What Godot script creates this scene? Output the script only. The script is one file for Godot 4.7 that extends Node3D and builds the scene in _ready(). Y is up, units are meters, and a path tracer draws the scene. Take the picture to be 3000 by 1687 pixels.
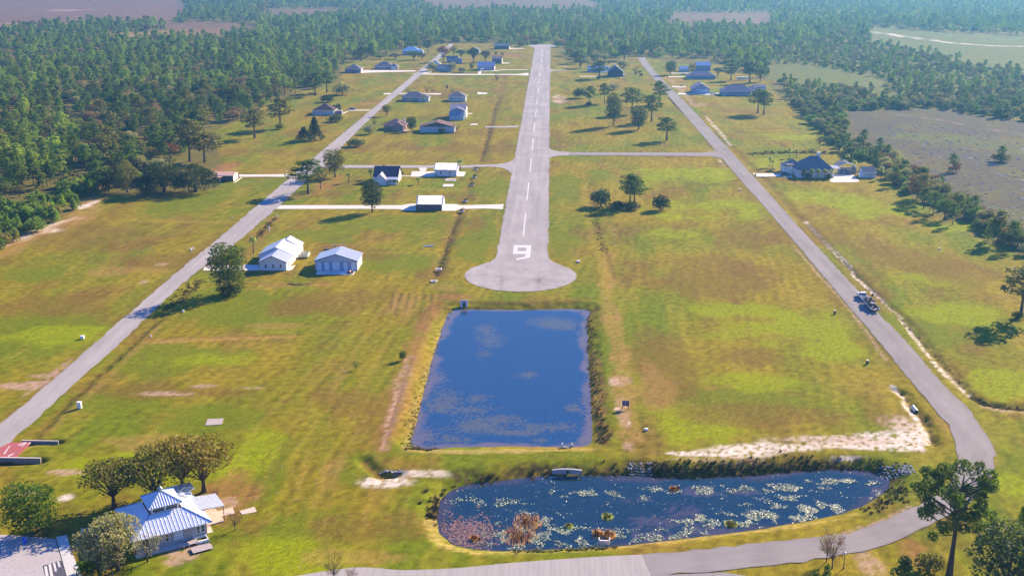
extends Node3D
# An airpark seen from the air: runway along -z, x to the right, metres.

var rng := RandomNumberGenerator.new()
var noise_a := FastNoiseLite.new()
var noise_b := FastNoiseLite.new()
var mats := {}
var taken := {}

func _ready() -> void:
	rng.seed = 20177
	set_view_and_light()
	noise_a.seed = 11
	noise_a.noise_type = FastNoiseLite.TYPE_SIMPLEX_SMOOTH
	noise_a.frequency = 0.02
	noise_a.fractal_octaves = 4
	noise_b.seed = 29
	noise_b.noise_type = FastNoiseLite.TYPE_SIMPLEX
	noise_b.frequency = 0.25
	noise_b.fractal_octaves = 2
	build_ground()
	build_roads()
	build_water()
	build_houses()
	build_vehicles()
	build_details()
	build_trees()
	build_forest()

func set_view_and_light() -> void:
	var cam := Camera3D.new()
	cam.name = "camera"
	cam.position = Vector3(0, 95.74, 0)
	cam.rotation_degrees = Vector3(-16.78, 2.014, 0)
	cam.fov = 29.236
	cam.near = 0.5
	cam.far = 20000.0
	add_child(cam)
	cam.current = true
	var sky_mat := ProceduralSkyMaterial.new()
	sky_mat.sky_top_color = Color(0.20, 0.42, 0.80)
	sky_mat.sky_horizon_color = Color(0.60, 0.74, 0.93)
	sky_mat.sky_curve = 0.18
	sky_mat.ground_bottom_color = Color(0.3, 0.3, 0.25)
	sky_mat.ground_horizon_color = Color(0.45, 0.55, 0.7)
	sky_mat.sun_angle_max = 20.0
	var sky := Sky.new()
	sky.sky_material = sky_mat
	var env := Environment.new()
	env.background_mode = Environment.BG_SKY
	env.sky = sky
	env.tonemap_mode = Environment.TONE_MAPPER_LINEAR
	env.tonemap_exposure = 2.5
	env.background_energy_multiplier = 0.58
	env.sdfgi_enabled = true
	env.ssao_enabled = true
	env.ssil_enabled = true
	env.volumetric_fog_enabled = true
	env.volumetric_fog_density = 0.00017
	env.volumetric_fog_albedo = Color(0.44, 0.73, 0.98)
	env.volumetric_fog_anisotropy = 0.45
	var we := WorldEnvironment.new()
	we.name = "environment"
	we.environment = env
	add_child(we)
	var sun := DirectionalLight3D.new()
	sun.name = "sun"
	sun.light_energy = 1.6
	sun.light_color = Color(1.0, 0.90, 0.74)
	sun.light_angular_distance = 0.5
	sun.shadow_enabled = true
	var to_sun := Vector3(0.656, tan(deg_to_rad(27.0)), -0.755).normalized()
	sun.look_at_from_position(Vector3.ZERO, -to_sun, Vector3.UP)
	add_child(sun)

# ---------------------------------------------------------------- helpers

func numbered(called: String) -> String:
	if not taken.has(called):
		taken[called] = 0
		return called
	taken[called] += 1
	return "%s_%03d" % [called, taken[called]]

func tag(o: Node, label: String, category: String, group := "", kind := "") -> void:
	if label: o.set_meta("label", label)
	if category: o.set_meta("category", category)
	if group: o.set_meta("group", group)
	if kind: o.set_meta("kind", kind)

func thing(called: String, label: String, category: String, at: Vector3, turn := 0.0, group := "") -> Node3D:
	var o := Node3D.new()
	o.name = numbered(called)
	add_child(o)
	o.position = at
	o.rotation.y = turn
	tag(o, label, category, group)
	return o

func part(parent: Node, called: String, mesh: Mesh, m: Material, at := Vector3.ZERO, turn := Vector3.ZERO) -> MeshInstance3D:
	var o := MeshInstance3D.new()
	o.name = called
	o.mesh = mesh
	o.material_override = m
	parent.add_child(o, true)
	o.position = at
	o.rotation = turn
	return o

func whole(called: String, mesh: Mesh, m: Material, label: String, category: String, at := Vector3.ZERO, turn := 0.0, group := "", kind := "") -> MeshInstance3D:
	var o := MeshInstance3D.new()
	o.name = numbered(called)
	o.mesh = mesh
	o.material_override = m
	add_child(o)
	o.position = at
	o.rotation.y = turn
	tag(o, label, category, group, kind)
	return o

func lin(c: Color) -> Color:
	return c.linear_to_srgb()

func mat(key: String, c := Color.WHITE, rough := 0.85, metal := 0.0, spec := 0.5) -> StandardMaterial3D:
	# c is a linear base colour
	if mats.has(key): return mats[key]
	var m := StandardMaterial3D.new()
	m.albedo_color = c.linear_to_srgb()
	m.roughness = rough
	m.metallic = metal
	m.metallic_specular = spec
	mats[key] = m
	return m

func grain_image(seed_: int, freq: float, lo: float, hi: float, size := 512, octaves := 4) -> ImageTexture:
	var n := FastNoiseLite.new()
	n.seed = seed_
	n.noise_type = FastNoiseLite.TYPE_SIMPLEX_SMOOTH
	n.frequency = freq
	n.fractal_octaves = octaves
	n.fractal_gain = 0.65
	var im := n.get_seamless_image(size, size)
	im.convert(Image.FORMAT_RGB8)
	var data := im.get_data()
	for i in data.size():
		data[i] = int(clampf(lo + (hi - lo) * data[i] / 255.0, 0, 1) * 255.0)
	return ImageTexture.create_from_image(Image.create_from_data(size, size, false, Image.FORMAT_RGB8, data))

func grained(key: String, c: Color, rough: float, tex: Texture2D, scale: float, spec := 0.4) -> StandardMaterial3D:
	if mats.has(key): return mats[key]
	var m := mat(key, c, rough, 0.0, spec)
	m.albedo_texture = tex
	m.uv1_triplanar = true
	m.uv1_world_triplanar = true
	m.uv1_scale = Vector3.ONE * scale
	return m

func start() -> SurfaceTool:
	var st := SurfaceTool.new()
	st.begin(Mesh.PRIMITIVE_TRIANGLES)
	st.set_smooth_group(-1)
	return st

func tri(st: SurfaceTool, a: Vector3, b: Vector3, c: Vector3) -> void:
	st.add_vertex(a)
	st.add_vertex(b)
	st.add_vertex(c)

func quad(st: SurfaceTool, a: Vector3, b: Vector3, c: Vector3, d: Vector3) -> void:
	tri(st, a, b, c)
	tri(st, a, c, d)

func done(st: SurfaceTool) -> ArrayMesh:
	st.generate_normals()
	return st.commit()

func add_box(st: SurfaceTool, lo: Vector3, hi: Vector3) -> void:
	var p := [Vector3(lo.x, lo.y, lo.z), Vector3(hi.x, lo.y, lo.z), Vector3(hi.x, hi.y, lo.z), Vector3(lo.x, hi.y, lo.z),
		Vector3(lo.x, lo.y, hi.z), Vector3(hi.x, lo.y, hi.z), Vector3(hi.x, hi.y, hi.z), Vector3(lo.x, hi.y, hi.z)]
	for f in [[4, 7, 6, 5], [1, 2, 3, 0], [5, 6, 2, 1], [0, 3, 7, 4], [7, 3, 2, 6], [0, 4, 5, 1]]:
		quad(st, p[f[0]], p[f[1]], p[f[2]], p[f[3]])

func box(lo: Vector3, hi: Vector3) -> ArrayMesh:
	var st := start()
	add_box(st, lo, hi)
	return done(st)

func soft_box(size: Vector3, b: float) -> ArrayMesh:
	# a box with chamfered edges, base at y = 0
	var st := start()
	var hx := size.x / 2.0
	var hz := size.z / 2.0
	var rings := [[0.0, b], [b, 0.0], [size.y - b, 0.0], [size.y, b]]
	var loops := []
	for r in rings:
		var x: float = hx - r[1]
		var z: float = hz - r[1]
		loops.append([Vector3(-x + b, r[0], z), Vector3(x - b, r[0], z), Vector3(x, r[0], z - b), Vector3(x, r[0], -z + b), Vector3(x - b, r[0], -z), Vector3(-x + b, r[0], -z), Vector3(-x, r[0], -z + b), Vector3(-x, r[0], z - b)])
	for i in 3:
		for j in 8:
			var n := (j + 1) % 8
			quad(st, loops[i][j], loops[i + 1][j], loops[i + 1][n], loops[i][n])
	for j in range(1, 7):
		tri(st, loops[3][0], loops[3][j + 1], loops[3][j])
		tri(st, loops[0][0], loops[0][j], loops[0][j + 1])
	return done(st)

func add_slab(st: SurfaceTool, c: Array, t: float) -> void:
	# c: 3 or 4 corners, counter-clockwise seen from above; thickness t downwards
	var n := c.size()
	var low := []
	for p in c: low.append(p - Vector3(0, t, 0))
	for i in range(1, n - 1):
		tri(st, c[0], c[i + 1], c[i])
		tri(st, low[0], low[i], low[i + 1])
	for i in n:
		var j := (i + 1) % n
		quad(st, c[i], c[j], low[j], low[i])

func slab(c: Array, t: float) -> ArrayMesh:
	var st := start()
	add_slab(st, c, t)
	return done(st)

func add_tube(st: SurfaceTool, a: Vector3, b: Vector3, ra: float, rb: float, sides := 6) -> void:
	var d := (b - a).normalized()
	var u := d.cross(Vector3.UP if absf(d.y) < 0.9 else Vector3.RIGHT).normalized()
	var w := d.cross(u)
	for i in sides:
		var s := TAU * i / sides
		var e := TAU * (i + 1) / sides
		var p := u * cos(s) + w * sin(s)
		var q := u * cos(e) + w * sin(e)
		quad(st, a + p * ra, a + q * ra, b + q * rb, b + p * rb)
		tri(st, a, a + q * ra, a + p * ra)
		tri(st, b, b + p * rb, b + q * rb)

func tube(a: Vector3, b: Vector3, ra: float, rb: float, sides := 8) -> ArrayMesh:
	var st := start()
	add_tube(st, a, b, ra, rb, sides)
	return done(st)

func sheet(poly: Array, y: float, thick := 0.0) -> ArrayMesh:
	# a flat polygon lying at height y, with edges down to y - thick
	var pts := PackedVector2Array(poly)
	if Geometry2D.is_polygon_clockwise(pts): pts.reverse()
	var st := start()
	var ids := Geometry2D.triangulate_polygon(pts)
	for i in range(0, ids.size(), 3):
		var t := [pts[ids[i]], pts[ids[i + 1]], pts[ids[i + 2]]]
		if (t[1] - t[0]).cross(t[2] - t[0]) < 0.0: t.reverse()
		for p in t: st.add_vertex(Vector3(p.x, y, p.y))
	if thick > 0.0:
		for i in pts.size():
			var a := pts[i]
			var b := pts[(i + 1) % pts.size()]
			quad(st, Vector3(a.x, y, a.y), Vector3(a.x, y - thick, a.y), Vector3(b.x, y - thick, b.y), Vector3(b.x, y, b.y))
	return done(st)

func smooth(line: Array, n := 4) -> Array:
	# Catmull-Rom through the points
	var out := []
	for i in line.size() - 1:
		var p0: Vector2 = line[maxi(i - 1, 0)]
		var p1: Vector2 = line[i]
		var p2: Vector2 = line[i + 1]
		var p3: Vector2 = line[mini(i + 2, line.size() - 1)]
		for j in n:
			out.append(p1.cubic_interpolate(p2, p0, p3, float(j) / n))
	out.append(line[-1])
	return out

func setting(called: String, mesh: Mesh, m: Material) -> MeshInstance3D:
	var o := MeshInstance3D.new()
	o.name = numbered(called)
	o.mesh = mesh
	o.material_override = m
	o.set_meta("kind", "structure")
	add_child(o)
	return o

# ---------------------------------------------------------------- ground

class Band:
	var x0: float
	var z0: float
	var dx: float
	var dz: float
	var nx: int
	var nz: int
	var col: PackedColorArray
	var hgt: PackedFloat32Array

var bands: Array[Band] = []
var kinds := {
	"olive": Color(0.275, 0.222, 0.016), "green": Color(0.17, 0.215, 0.010), "bright": Color(0.29, 0.345, 0.006), "yellow": Color(0.42, 0.32, 0.035),
	"brown": Color(0.22, 0.138, 0.030), "dark": Color(0.10, 0.072, 0.016), "tan": Color(0.45, 0.265, 0.085), "rust": Color(0.36, 0.165, 0.07),
	"sand": Color(0.84, 0.73, 0.63), "pink": Color(0.54, 0.36, 0.26), "mud": Color(0.085, 0.055, 0.028), "straw": Color(0.50, 0.38, 0.12),
	"floor": Color(0.17, 0.15, 0.04), "cleared": Color(0.125, 0.112, 0.085), "marsh": Color(0.16, 0.19, 0.05), "ploughed": Color(0.25, 0.14, 0.10)}

func make_band(x0: float, x1: float, z0: float, z1: float, dx: float, dz: float) -> Band:
	var b := Band.new()
	b.x0 = x0
	b.z0 = z0
	b.dx = dx
	b.dz = dz
	b.nx = int(round((x1 - x0) / dx)) + 1
	b.nz = int(round((z1 - z0) / dz)) + 1
	b.col.resize(b.nx * b.nz)
	b.hgt.resize(b.nx * b.nz)
	var olive: Color = kinds.olive
	var green: Color = kinds.green
	var brown: Color = kinds.brown
	var yellow: Color = kinds.yellow
	for j in b.nz:
		var z := z0 + j * dz
		for i in b.nx:
			var x := x0 + i * dx
			var n := noise_a.get_noise_2d(x, z * 0.55)
			var m := noise_a.get_noise_2d(x * 1.9 + 800.0, z * 1.1)
			var s := noise_a.get_noise_2d(x * 4.2 - 300.0, z * 0.7)
			var g := noise_b.get_noise_2d(x * 1.3, z * 1.3)
			var c := olive.lerp(green, clampf(n * 1.6 + 0.35, 0.0, 1.0)).lerp(brown, clampf(m * 1.8 - 0.1, 0.0, 0.75)).lerp(yellow, clampf(s * 1.3, 0.0, 0.28))
			var mow := sin((x * 0.93 + z * 0.12) * 2.1 + n * 9.0) * (0.07 if absf(x + 20.0) < 95.0 else 0.04)
			c = c * (0.9 + 0.26 * g + mow + 0.3 * (rng.randf() - 0.5))
			b.col[j * b.nx + i] = c
			b.hgt[j * b.nx + i] = g * 0.03 - 0.03
	bands.append(b)
	return b

func spot(kind: String, cx: float, cz: float, rx: float, rz: float, a := 0.8, grain := 0.5, turn := 0.0) -> void:
	# a patch of another ground: soft, ragged outline; grain breaks it into flecks
	var k: Color = kinds[kind]
	var reach := maxf(rx, rz) * 1.6
	if turn == 0.0: reach = rx * 1.6
	var reach_z := maxf(rx, rz) * 1.6 if turn != 0.0 else rz * 1.6
	var ct := cos(turn)
	var sn := sin(turn)
	for b in bands:
		var i0 := maxi(0, int((cx - reach - b.x0) / b.dx))
		var i1 := mini(b.nx - 1, int((cx + reach - b.x0) / b.dx))
		var j0 := maxi(0, int((cz - reach_z - b.z0) / b.dz))
		var j1 := mini(b.nz - 1, int((cz + reach_z - b.z0) / b.dz))
		for j in range(j0, j1 + 1):
			var z := b.z0 + j * b.dz
			for i in range(i0, i1 + 1):
				var x := b.x0 + i * b.dx
				var ux := ((x - cx) * ct + (z - cz) * sn) / rx
				var uz := ((z - cz) * ct - (x - cx) * sn) / rz
				var d := sqrt(ux * ux + uz * uz) + noise_a.get_noise_2d(x * 1.1, z * 0.8 + 99.0) * 1.1 + noise_a.get_noise_2d(x * 4.5, z * 3.0) * 0.5
				var t := clampf((1.15 - d) / 0.6, 0.0, 1.0)
				if t <= 0.0: continue
				t = t * t * (3.0 - 2.0 * t)
				if grain > 0.0: t *= clampf(1.0 - grain + grain * (noise_b.get_noise_2d(x * 2.2 + 40.0, z * 1.6) * 2.2 + 0.6 + t * 0.6), 0.0, 1.0)
				var at := j * b.nx + i
				b.col[at] = b.col[at].lerp(k * (0.9 + 0.25 * noise_b.get_noise_2d(x * 3.0, z * 3.0) + 0.3 * (rng.randf() - 0.5)), t * a)

func strip(kind: String, line: Array, w: float, a := 0.8, grain := 0.5, dip := 0.0, dip_w := 0.0) -> void:
	# the same along a line of half-width w; dip digs a ditch of that depth and half-width dip_w
	var k: Color = kinds[kind]
	var reach := maxf(w * 1.6, dip_w)
	for q in line.size() - 1:
		var p: Vector2 = line[q]
		var e: Vector2 = line[q + 1]
		var pe := e - p
		var l2 := maxf(pe.length_squared(), 0.001)
		for b in bands:
			var i0 := maxi(0, int((minf(p.x, e.x) - reach - b.x0) / b.dx))
			var i1 := mini(b.nx - 1, int((maxf(p.x, e.x) + reach - b.x0) / b.dx) + 1)
			var j0 := maxi(0, int((minf(p.y, e.y) - reach - b.z0) / b.dz))
			var j1 := mini(b.nz - 1, int((maxf(p.y, e.y) + reach - b.z0) / b.dz) + 1)
			for j in range(j0, j1 + 1):
				var z := b.z0 + j * b.dz
				for i in range(i0, i1 + 1):
					var x := b.x0 + i * b.dx
					var s := clampf(((x - p.x) * pe.x + (z - p.y) * pe.y) / l2, 0.0, 1.0)
					var ox := x - p.x - pe.x * s
					var oz := z - p.y - pe.y * s
					var d := sqrt(ox * ox + oz * oz)
					if d > reach: continue
					var at := j * b.nx + i
					if dip > 0.0 and d < dip_w:
						var f := 1.0 - d / dip_w
						b.hgt[at] = minf(b.hgt[at], -dip * f * f * (3.0 - 2.0 * f) * (0.8 + 0.5 * noise_b.get_noise_2d(x, z * 0.6)))
					var t := clampf((1.25 - d / w - noise_a.get_noise_2d(x * 3.0, z * 2.0) * 0.9) / 0.6, 0.0, 1.0)
					if t <= 0.0: continue
					if grain > 0.0: t *= clampf(1.0 - grain + grain * (noise_b.get_noise_2d(x * 2.4 + 40.0, z * 1.6) * 2.6 + 0.6), 0.0, 1.0)
					b.col[at] = b.col[at].lerp(k * (0.9 + 0.3 * noise_b.get_noise_2d(x * 3.0, z * 3.0)), t * a)

func area(kind: String, poly: Array, a := 1.0, grain := 0.4, edge := 6.0) -> void:
	var k: Color = kinds[kind]
	var pts := PackedVector2Array(poly)
	var lo := pts[0]
	var hi := pts[0]
	for p in pts:
		lo = lo.min(p)
		hi = hi.max(p)
	for b in bands:
		var i0 := maxi(0, int((lo.x - b.x0) / b.dx))
		var i1 := mini(b.nx - 1, int((hi.x - b.x0) / b.dx) + 1)
		var j0 := maxi(0, int((lo.y - b.z0) / b.dz))
		var j1 := mini(b.nz - 1, int((hi.y - b.z0) / b.dz) + 1)
		for j in range(j0, j1 + 1):
			var z := b.z0 + j * b.dz
			for i in range(i0, i1 + 1):
				var x := b.x0 + i * b.dx
				var n := noise_a.get_noise_2d(x * 2.0, z)
				if not Geometry2D.is_point_in_polygon(Vector2(x + n * edge, z + n * edge), pts): continue
				var t := clampf(1.0 - grain + grain * (noise_a.get_noise_2d(x * 1.5 + 70.0, z * 0.9) * 2.0 + 0.6), 0.0, 1.0)
				var at := j * b.nx + i
				b.col[at] = b.col[at].lerp(k * (0.9 + 0.25 * noise_b.get_noise_2d(x, z)), t * a)

func dig(poly: Array, depth: float, bank: float) -> void:
	# a pond bed: flat at -depth inside the shore, rising to the ground over `bank` metres outside it
	var pts := PackedVector2Array(poly)
	var n := pts.size()
	var lo := pts[0]
	var hi := pts[0]
	for p in pts:
		lo = lo.min(p)
		hi = hi.max(p)
	for b in bands:
		var i0 := maxi(0, int((lo.x - bank - b.x0) / b.dx))
		var i1 := mini(b.nx - 1, int((hi.x + bank - b.x0) / b.dx) + 1)
		var j0 := maxi(0, int((lo.y - bank - b.z0) / b.dz))
		var j1 := mini(b.nz - 1, int((hi.y + bank - b.z0) / b.dz) + 1)
		for j in range(j0, j1 + 1):
			for i in range(i0, i1 + 1):
				var p := Vector2(b.x0 + i * b.dx, b.z0 + j * b.dz)
				var d := 1e9
				for q in n:
					d = minf(d, p.distance_squared_to(Geometry2D.get_closest_point_to_segment(p, pts[q], pts[(q + 1) % n])))
				d = sqrt(d)
				if Geometry2D.is_point_in_polygon(p, pts): d = -d
				var at := j * b.nx + i
				var wob := noise_b.get_noise_2d(p.x * 0.8, p.y * 0.8)
				var y := 0.0
				if d < 0.0: y = -depth + maxf(d * 0.35, -1.2)
				else:
					var f := clampf(1.0 - d / bank, 0.0, 1.0)
					y = -depth * pow(f, 1.3) + wob * 0.25 * f * (1.0 - f) * 4.0
				b.hgt[at] = minf(b.hgt[at], y)

func color_at(x: float, z: float) -> Color:
	for b in bands:
		var i := int(round((x - b.x0) / b.dx))
		var j := int(round((z - b.z0) / b.dz))
		if i >= 0 and j >= 0 and i < b.nx and j < b.nz: return b.col[j * b.nx + i]
	return kinds.olive

func build_ground() -> void:
	make_band(-192, 186, -366, -120, 0.6, 0.7)
	make_band(-430, 430, -778, -366, 1.25, 2.0)
	make_band(-740, 740, -1338, -778, 2.5, 4.0)
	make_band(-1640, 1640, -3338, -1338, 10.0, 12.5)
	paint_ground()
	var st := SurfaceTool.new()
	st.begin(Mesh.PRIMITIVE_TRIANGLES)
	var first := 0
	for b in bands:
		for j in b.nz:
			for i in b.nx:
				var x := b.x0 + i * b.dx
				var z := b.z0 + j * b.dz
				st.set_color(b.col[j * b.nx + i])
				st.set_uv(Vector2(x, z) / 14.0)
				st.add_vertex(Vector3(x, b.hgt[j * b.nx + i], z))
		for j in b.nz - 1:
			for i in b.nx - 1:
				var v := first + j * b.nx + i
				for o in [0, 1, b.nx, 1, b.nx + 1, b.nx]: st.add_index(v + o)
		first += b.nx * b.nz
	# the land all round, out to the horizon: rings of plain forest floor and fields, butted to the bands
	var lands := [[-9000, 9000, -16000, -3338], [-9000, -1640, -3338, -1338], [1640, 9000, -3338, -1338], [-9000, -740, -1338, -778], [740, 9000, -1338, -778],
		[-9000, -430, -778, -366], [430, 9000, -778, -366], [-9000, -192, -366, -120], [186, 9000, -366, -120], [-9000, 9000, -120, 4000]]
	for l in lands:
		for p in [[0, 2], [1, 2], [1, 3], [0, 3]]:
			var c: Color = kinds.floor.lerp(kinds.olive, 0.5)
			st.set_color(c)
			st.set_uv(Vector2(l[p[0]], l[p[1]]) / 14.0)
			st.add_vertex(Vector3(l[p[0]], -0.04, l[p[1]]))
		for o in [0, 1, 2, 0, 2, 3]: st.add_index(first + o)
		first += 4
	st.generate_normals()
	var m := mat("ground", Color.WHITE, 0.95, 0.0, 0.15)
	m.vertex_color_use_as_albedo = true
	m.albedo_texture = grain_image(5, 0.045, 0.45, 1.45, 1024, 6)
	setting("ground", st.commit(), m)

func paint_ground() -> void:
	# what the far and wooded land is made of
	area("floor", [Vector2(-280.41, -318.14), Vector2(-192.40, -296.72), Vector2(-187.16, -357.68), Vector2(-186.67, -374.35), Vector2(-183.99, -412.38), Vector2(-190.27, -449.58), Vector2(-161.96, -438.71), Vector2(-141.21, -463.79), Vector2(-160.61, -530.98), Vector2(-192.90, -619.16), Vector2(-187.21, -693.36), Vector2(-189.89, -767.92), Vector2(-177.65, -815.45), Vector2(-168.09, -891.82), Vector2(-192.85, -1026.62), Vector2(-160.80, -1111.65), Vector2(-128.82, -1266.82), Vector2(1.01, -1289.10), Vector2(16.20, -1074.33), Vector2(40.53, -1015.73), Vector2(83.90, -1120.25), Vector2(114.41, -1037.42), Vector2(184.21, -1020.79), Vector2(162.29, -798.51), Vector2(152.09, -631.29), Vector2(154.85, -542.07), Vector2(146.50, -407.38), Vector2(156.31, -356.88), Vector2(199.27, -264.56), Vector2(608.07, -694.87), Vector2(1512.72, -3137.91), Vector2(13.02, -3459.33), Vector2(-1489.25, -3032.34), Vector2(-1072.36, -1294.62)], 0.95, 0.3, 5.0)
	area("marsh", [Vector2(179.70, -904.05), Vector2(238.68, -801.19), Vector2(287.86, -683.61), Vector2(348.37, -609.92), Vector2(514.72, -915.84), Vector2(434.84, -1048.69), Vector2(348.12, -1227.84), Vector2(231.12, -1172.56)], 0.7, 0.4, 8.0)
	area("ploughed", [Vector2(-1902.77, -2829.50), Vector2(-955.91, -2862.80), Vector2(-640.98, -1975.13), Vector2(-534.32, -1571.79), Vector2(-649.21, -1604.72), Vector2(-732.47, -1546.95), Vector2(-689.36, -1389.27), Vector2(-775.60, -1137.16)], 1.0, 0.35, 10.0)
	area("tan", [Vector2(-580.91, -1407.57), Vector2(-495.91, -1277.64), Vector2(-406.77, -1318.03), Vector2(-392.41, -1385.52), Vector2(-451.73, -1539.34), Vector2(-511.31, -1487.01)], 0.7, 0.3, 6.0)
	area("ploughed", [Vector2(-533.17, -1519.37), Vector2(-449.99, -1426.95), Vector2(-375.23, -1414.80), Vector2(-425.94, -1631.70), Vector2(-549.44, -1708.49)], 0.8, 0.4, 6.0)
	area("ploughed", [Vector2(-469.76, -1777.49), Vector2(-384.74, -1735.81), Vector2(-338.17, -1853.51), Vector2(-398.10, -2103.57), Vector2(-523.75, -2099.15)], 0.8, 0.4, 6.0)
	area("ploughed", [Vector2(153.75, -1560.63), Vector2(297.78, -1548.59), Vector2(379.53, -1983.11), Vector2(212.90, -1963.58)], 0.9, 0.4, 8.0)
	area("ploughed", [Vector2(-224.77, -2078.38), Vector2(93.02, -2029.64), Vector2(86.50, -2732.64), Vector2(-312.44, -2718.61)], 0.8, 0.4, 8.0)
	area("marsh", [Vector2(447.13, -1606.31), Vector2(481.65, -1521.93), Vector2(538.17, -1461.70), Vector2(626.78, -1380.40), Vector2(393.91, -855.97), Vector2(402.51, -968.39), Vector2(380.42, -1023.95), Vector2(377.97, -1148.99), Vector2(362.43, -1295.85)], 1.0, 0.3, 10.0)
	area("marsh", [Vector2(203.68, -1048.39), Vector2(240.83, -1019.04), Vector2(269.04, -907.20), Vector2(236.50, -765.51), Vector2(226.54, -829.66), Vector2(201.37, -859.78), Vector2(176.50, -903.94)], 1.0, 0.3, 8.0)
	area("cleared", [Vector2(186.55, -715.77), Vector2(250.07, -733.33), Vector2(283.75, -673.41), Vector2(359.20, -629.83), Vector2(191.83, -322.05), Vector2(158.38, -362.00), Vector2(156.55, -383.55), Vector2(158.92, -430.74), Vector2(162.09, -474.45), Vector2(162.64, -542.35), Vector2(160.23, -610.14)], 1.0, 0.35, 8.0)
	area("marsh", [Vector2(192.68, -632.72), Vector2(228.14, -619.52), Vector2(259.54, -580.87), Vector2(244.43, -545.22), Vector2(214.32, -591.97), Vector2(184.40, -604.16)], 0.7, 0.5, 8.0)
	area("marsh", [Vector2(176.20, -435.65), Vector2(199.92, -419.08), Vector2(184.58, -384.54), Vector2(172.00, -395.83)], 0.6, 0.5, 6.0)
	for l in [[Vector2(251.88, -642.27), Vector2(267.83, -620.91), Vector2(290.35, -594.64)], [Vector2(217.72, -702.15), Vector2(235.61, -681.77), Vector2(243.10, -662.21)]]: strip("pink", l, 1.8, 0.5, 0.8)
	strip("sand", [Vector2(422.56, -1488.10), Vector2(437.79, -1380.42), Vector2(457.30, -1299.19), Vector2(487.10, -1259.99), Vector2(567.24, -1246.31)], 5.0, 0.9, 0.2)
	strip("sand", [Vector2(363.92, -1865.91), Vector2(519.21, -1847.28), Vector2(638.99, -1828.01)], 7.0, 0.7, 0.5)
	strip("sand", [Vector2(704.26, -1940.95), Vector2(861.11, -1908.13)], 9.0, 0.7, 0.5)
	for s in [[-881.1, -2040.4, 43.4, 29.9], [-684.8, -1725.4, 36.7, 16.1], [-766.3, -1620.6, 34.6, 38.1]]: spot("pink", s[0], s[1], s[2], s[3], 0.7, 0.6)
	# bright and dull lawns
	for s in [[-131.8, -273.6, 17.9, 17.5], [-164.5, -327.0, 12.4, 11.1], [-142.6, -424.9, 23.7, 14.3], [-134.4, -477.4, 15.8, 10.7], [-85.4, -286.5, 18.6, 13.8], [-114.6, -299.7, 10.3, 9.4], [-88.7, -254.9, 20.7, 11.2], [-100.4, -226.1, 10.7, 5.7], [-56.5, -193.4, 6.9, 18.8], [-70.3, -218.4, 12.9, 8.5], [-36.9, -194.7, 5.4, 10.4],
		[-24.3, -460.6, 5.9, 23.1], [-26.2, -367.2, 6.1, 21.6], [-23.5, -402.3, 3.0, 19.2], [7.2, -489.3, 6.2, 36.8], [5.2, -380.7, 5.3, 31.6], [14.4, -271.9, 1.8, 24.7], [-56.9, -400.5, 26.7, 11.5], [-85.7, -381.0, 17.1, 8.2], [-46.8, -345.1, 14.2, 9.7], [-96.2, -308.0, 10.5, 6.3],
		[21.3, -507.8, 7.4, 29.6], [78.1, -947.5, 23.5, 19.6], [36.1, -899.3, 19.1, 17.8], [46.4, -231.3, 13.3, 6.9], [101.7, -292.7, 15.3, 7.7], [103.7, -276.3, 10.4, 8.2], [1.8, -201.0, 14.2, 3.3], [-29.0, -205.6, 3.2, 5.7], [8.3, -163.9, 11.9, 1.8], [85.2, -198.6, 5.4, 4.6], [-39.6, -169.7, 7.6, 6.8]]:
		spot("green", s[0], s[1], s[2] * 1.1, s[3] * 1.1, 0.85, 0.4)
	for s in [[-129.4, -269.7, 11.5, 7.8], [61.2, -503.0, 21.9, 13.6], [65.7, -432.3, 17.4, 16.0], [43.6, -385.5, 12.8, 8.2], [62.5, -281.4, 14.8, 11.2], [70.7, -263.2, 11.0, 9.9], [55.8, -298.2, 10.1, 7.3], [28.8, -216.6, 7.6, 7.9], [54.1, -243.5, 11.2, 5.1], [112.6, -444.9, 21.0, 12.3], [131.5, -427.2, 20.2, 11.3], [146.2, -398.2, 13.1, 9.3], [117.8, -332.3, 9.8, 7.1], [112.8, -296.6, 12.2, 7.2], [106.2, -245.5, 7.4, 7.7], [103.8, -527.8, 11.4, 14.8], [125.3, -609.0, 19.6, 8.4], [-80.5, -253.4, 11.8, 5.0], [-59.3, -203.0, 4.8, 11.2], [37.0, -470.3, 10.3, 12.0], [87.3, -190.4, 3.7, 4.9], [-83.2, -192.7, 12.4, 4.1], [-40.6, -161.6, 7.9, 3.8]]:
		spot("bright", s[0], s[1], s[2] * 1.25, s[3] * 1.2, 0.9, 0.45)
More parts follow.
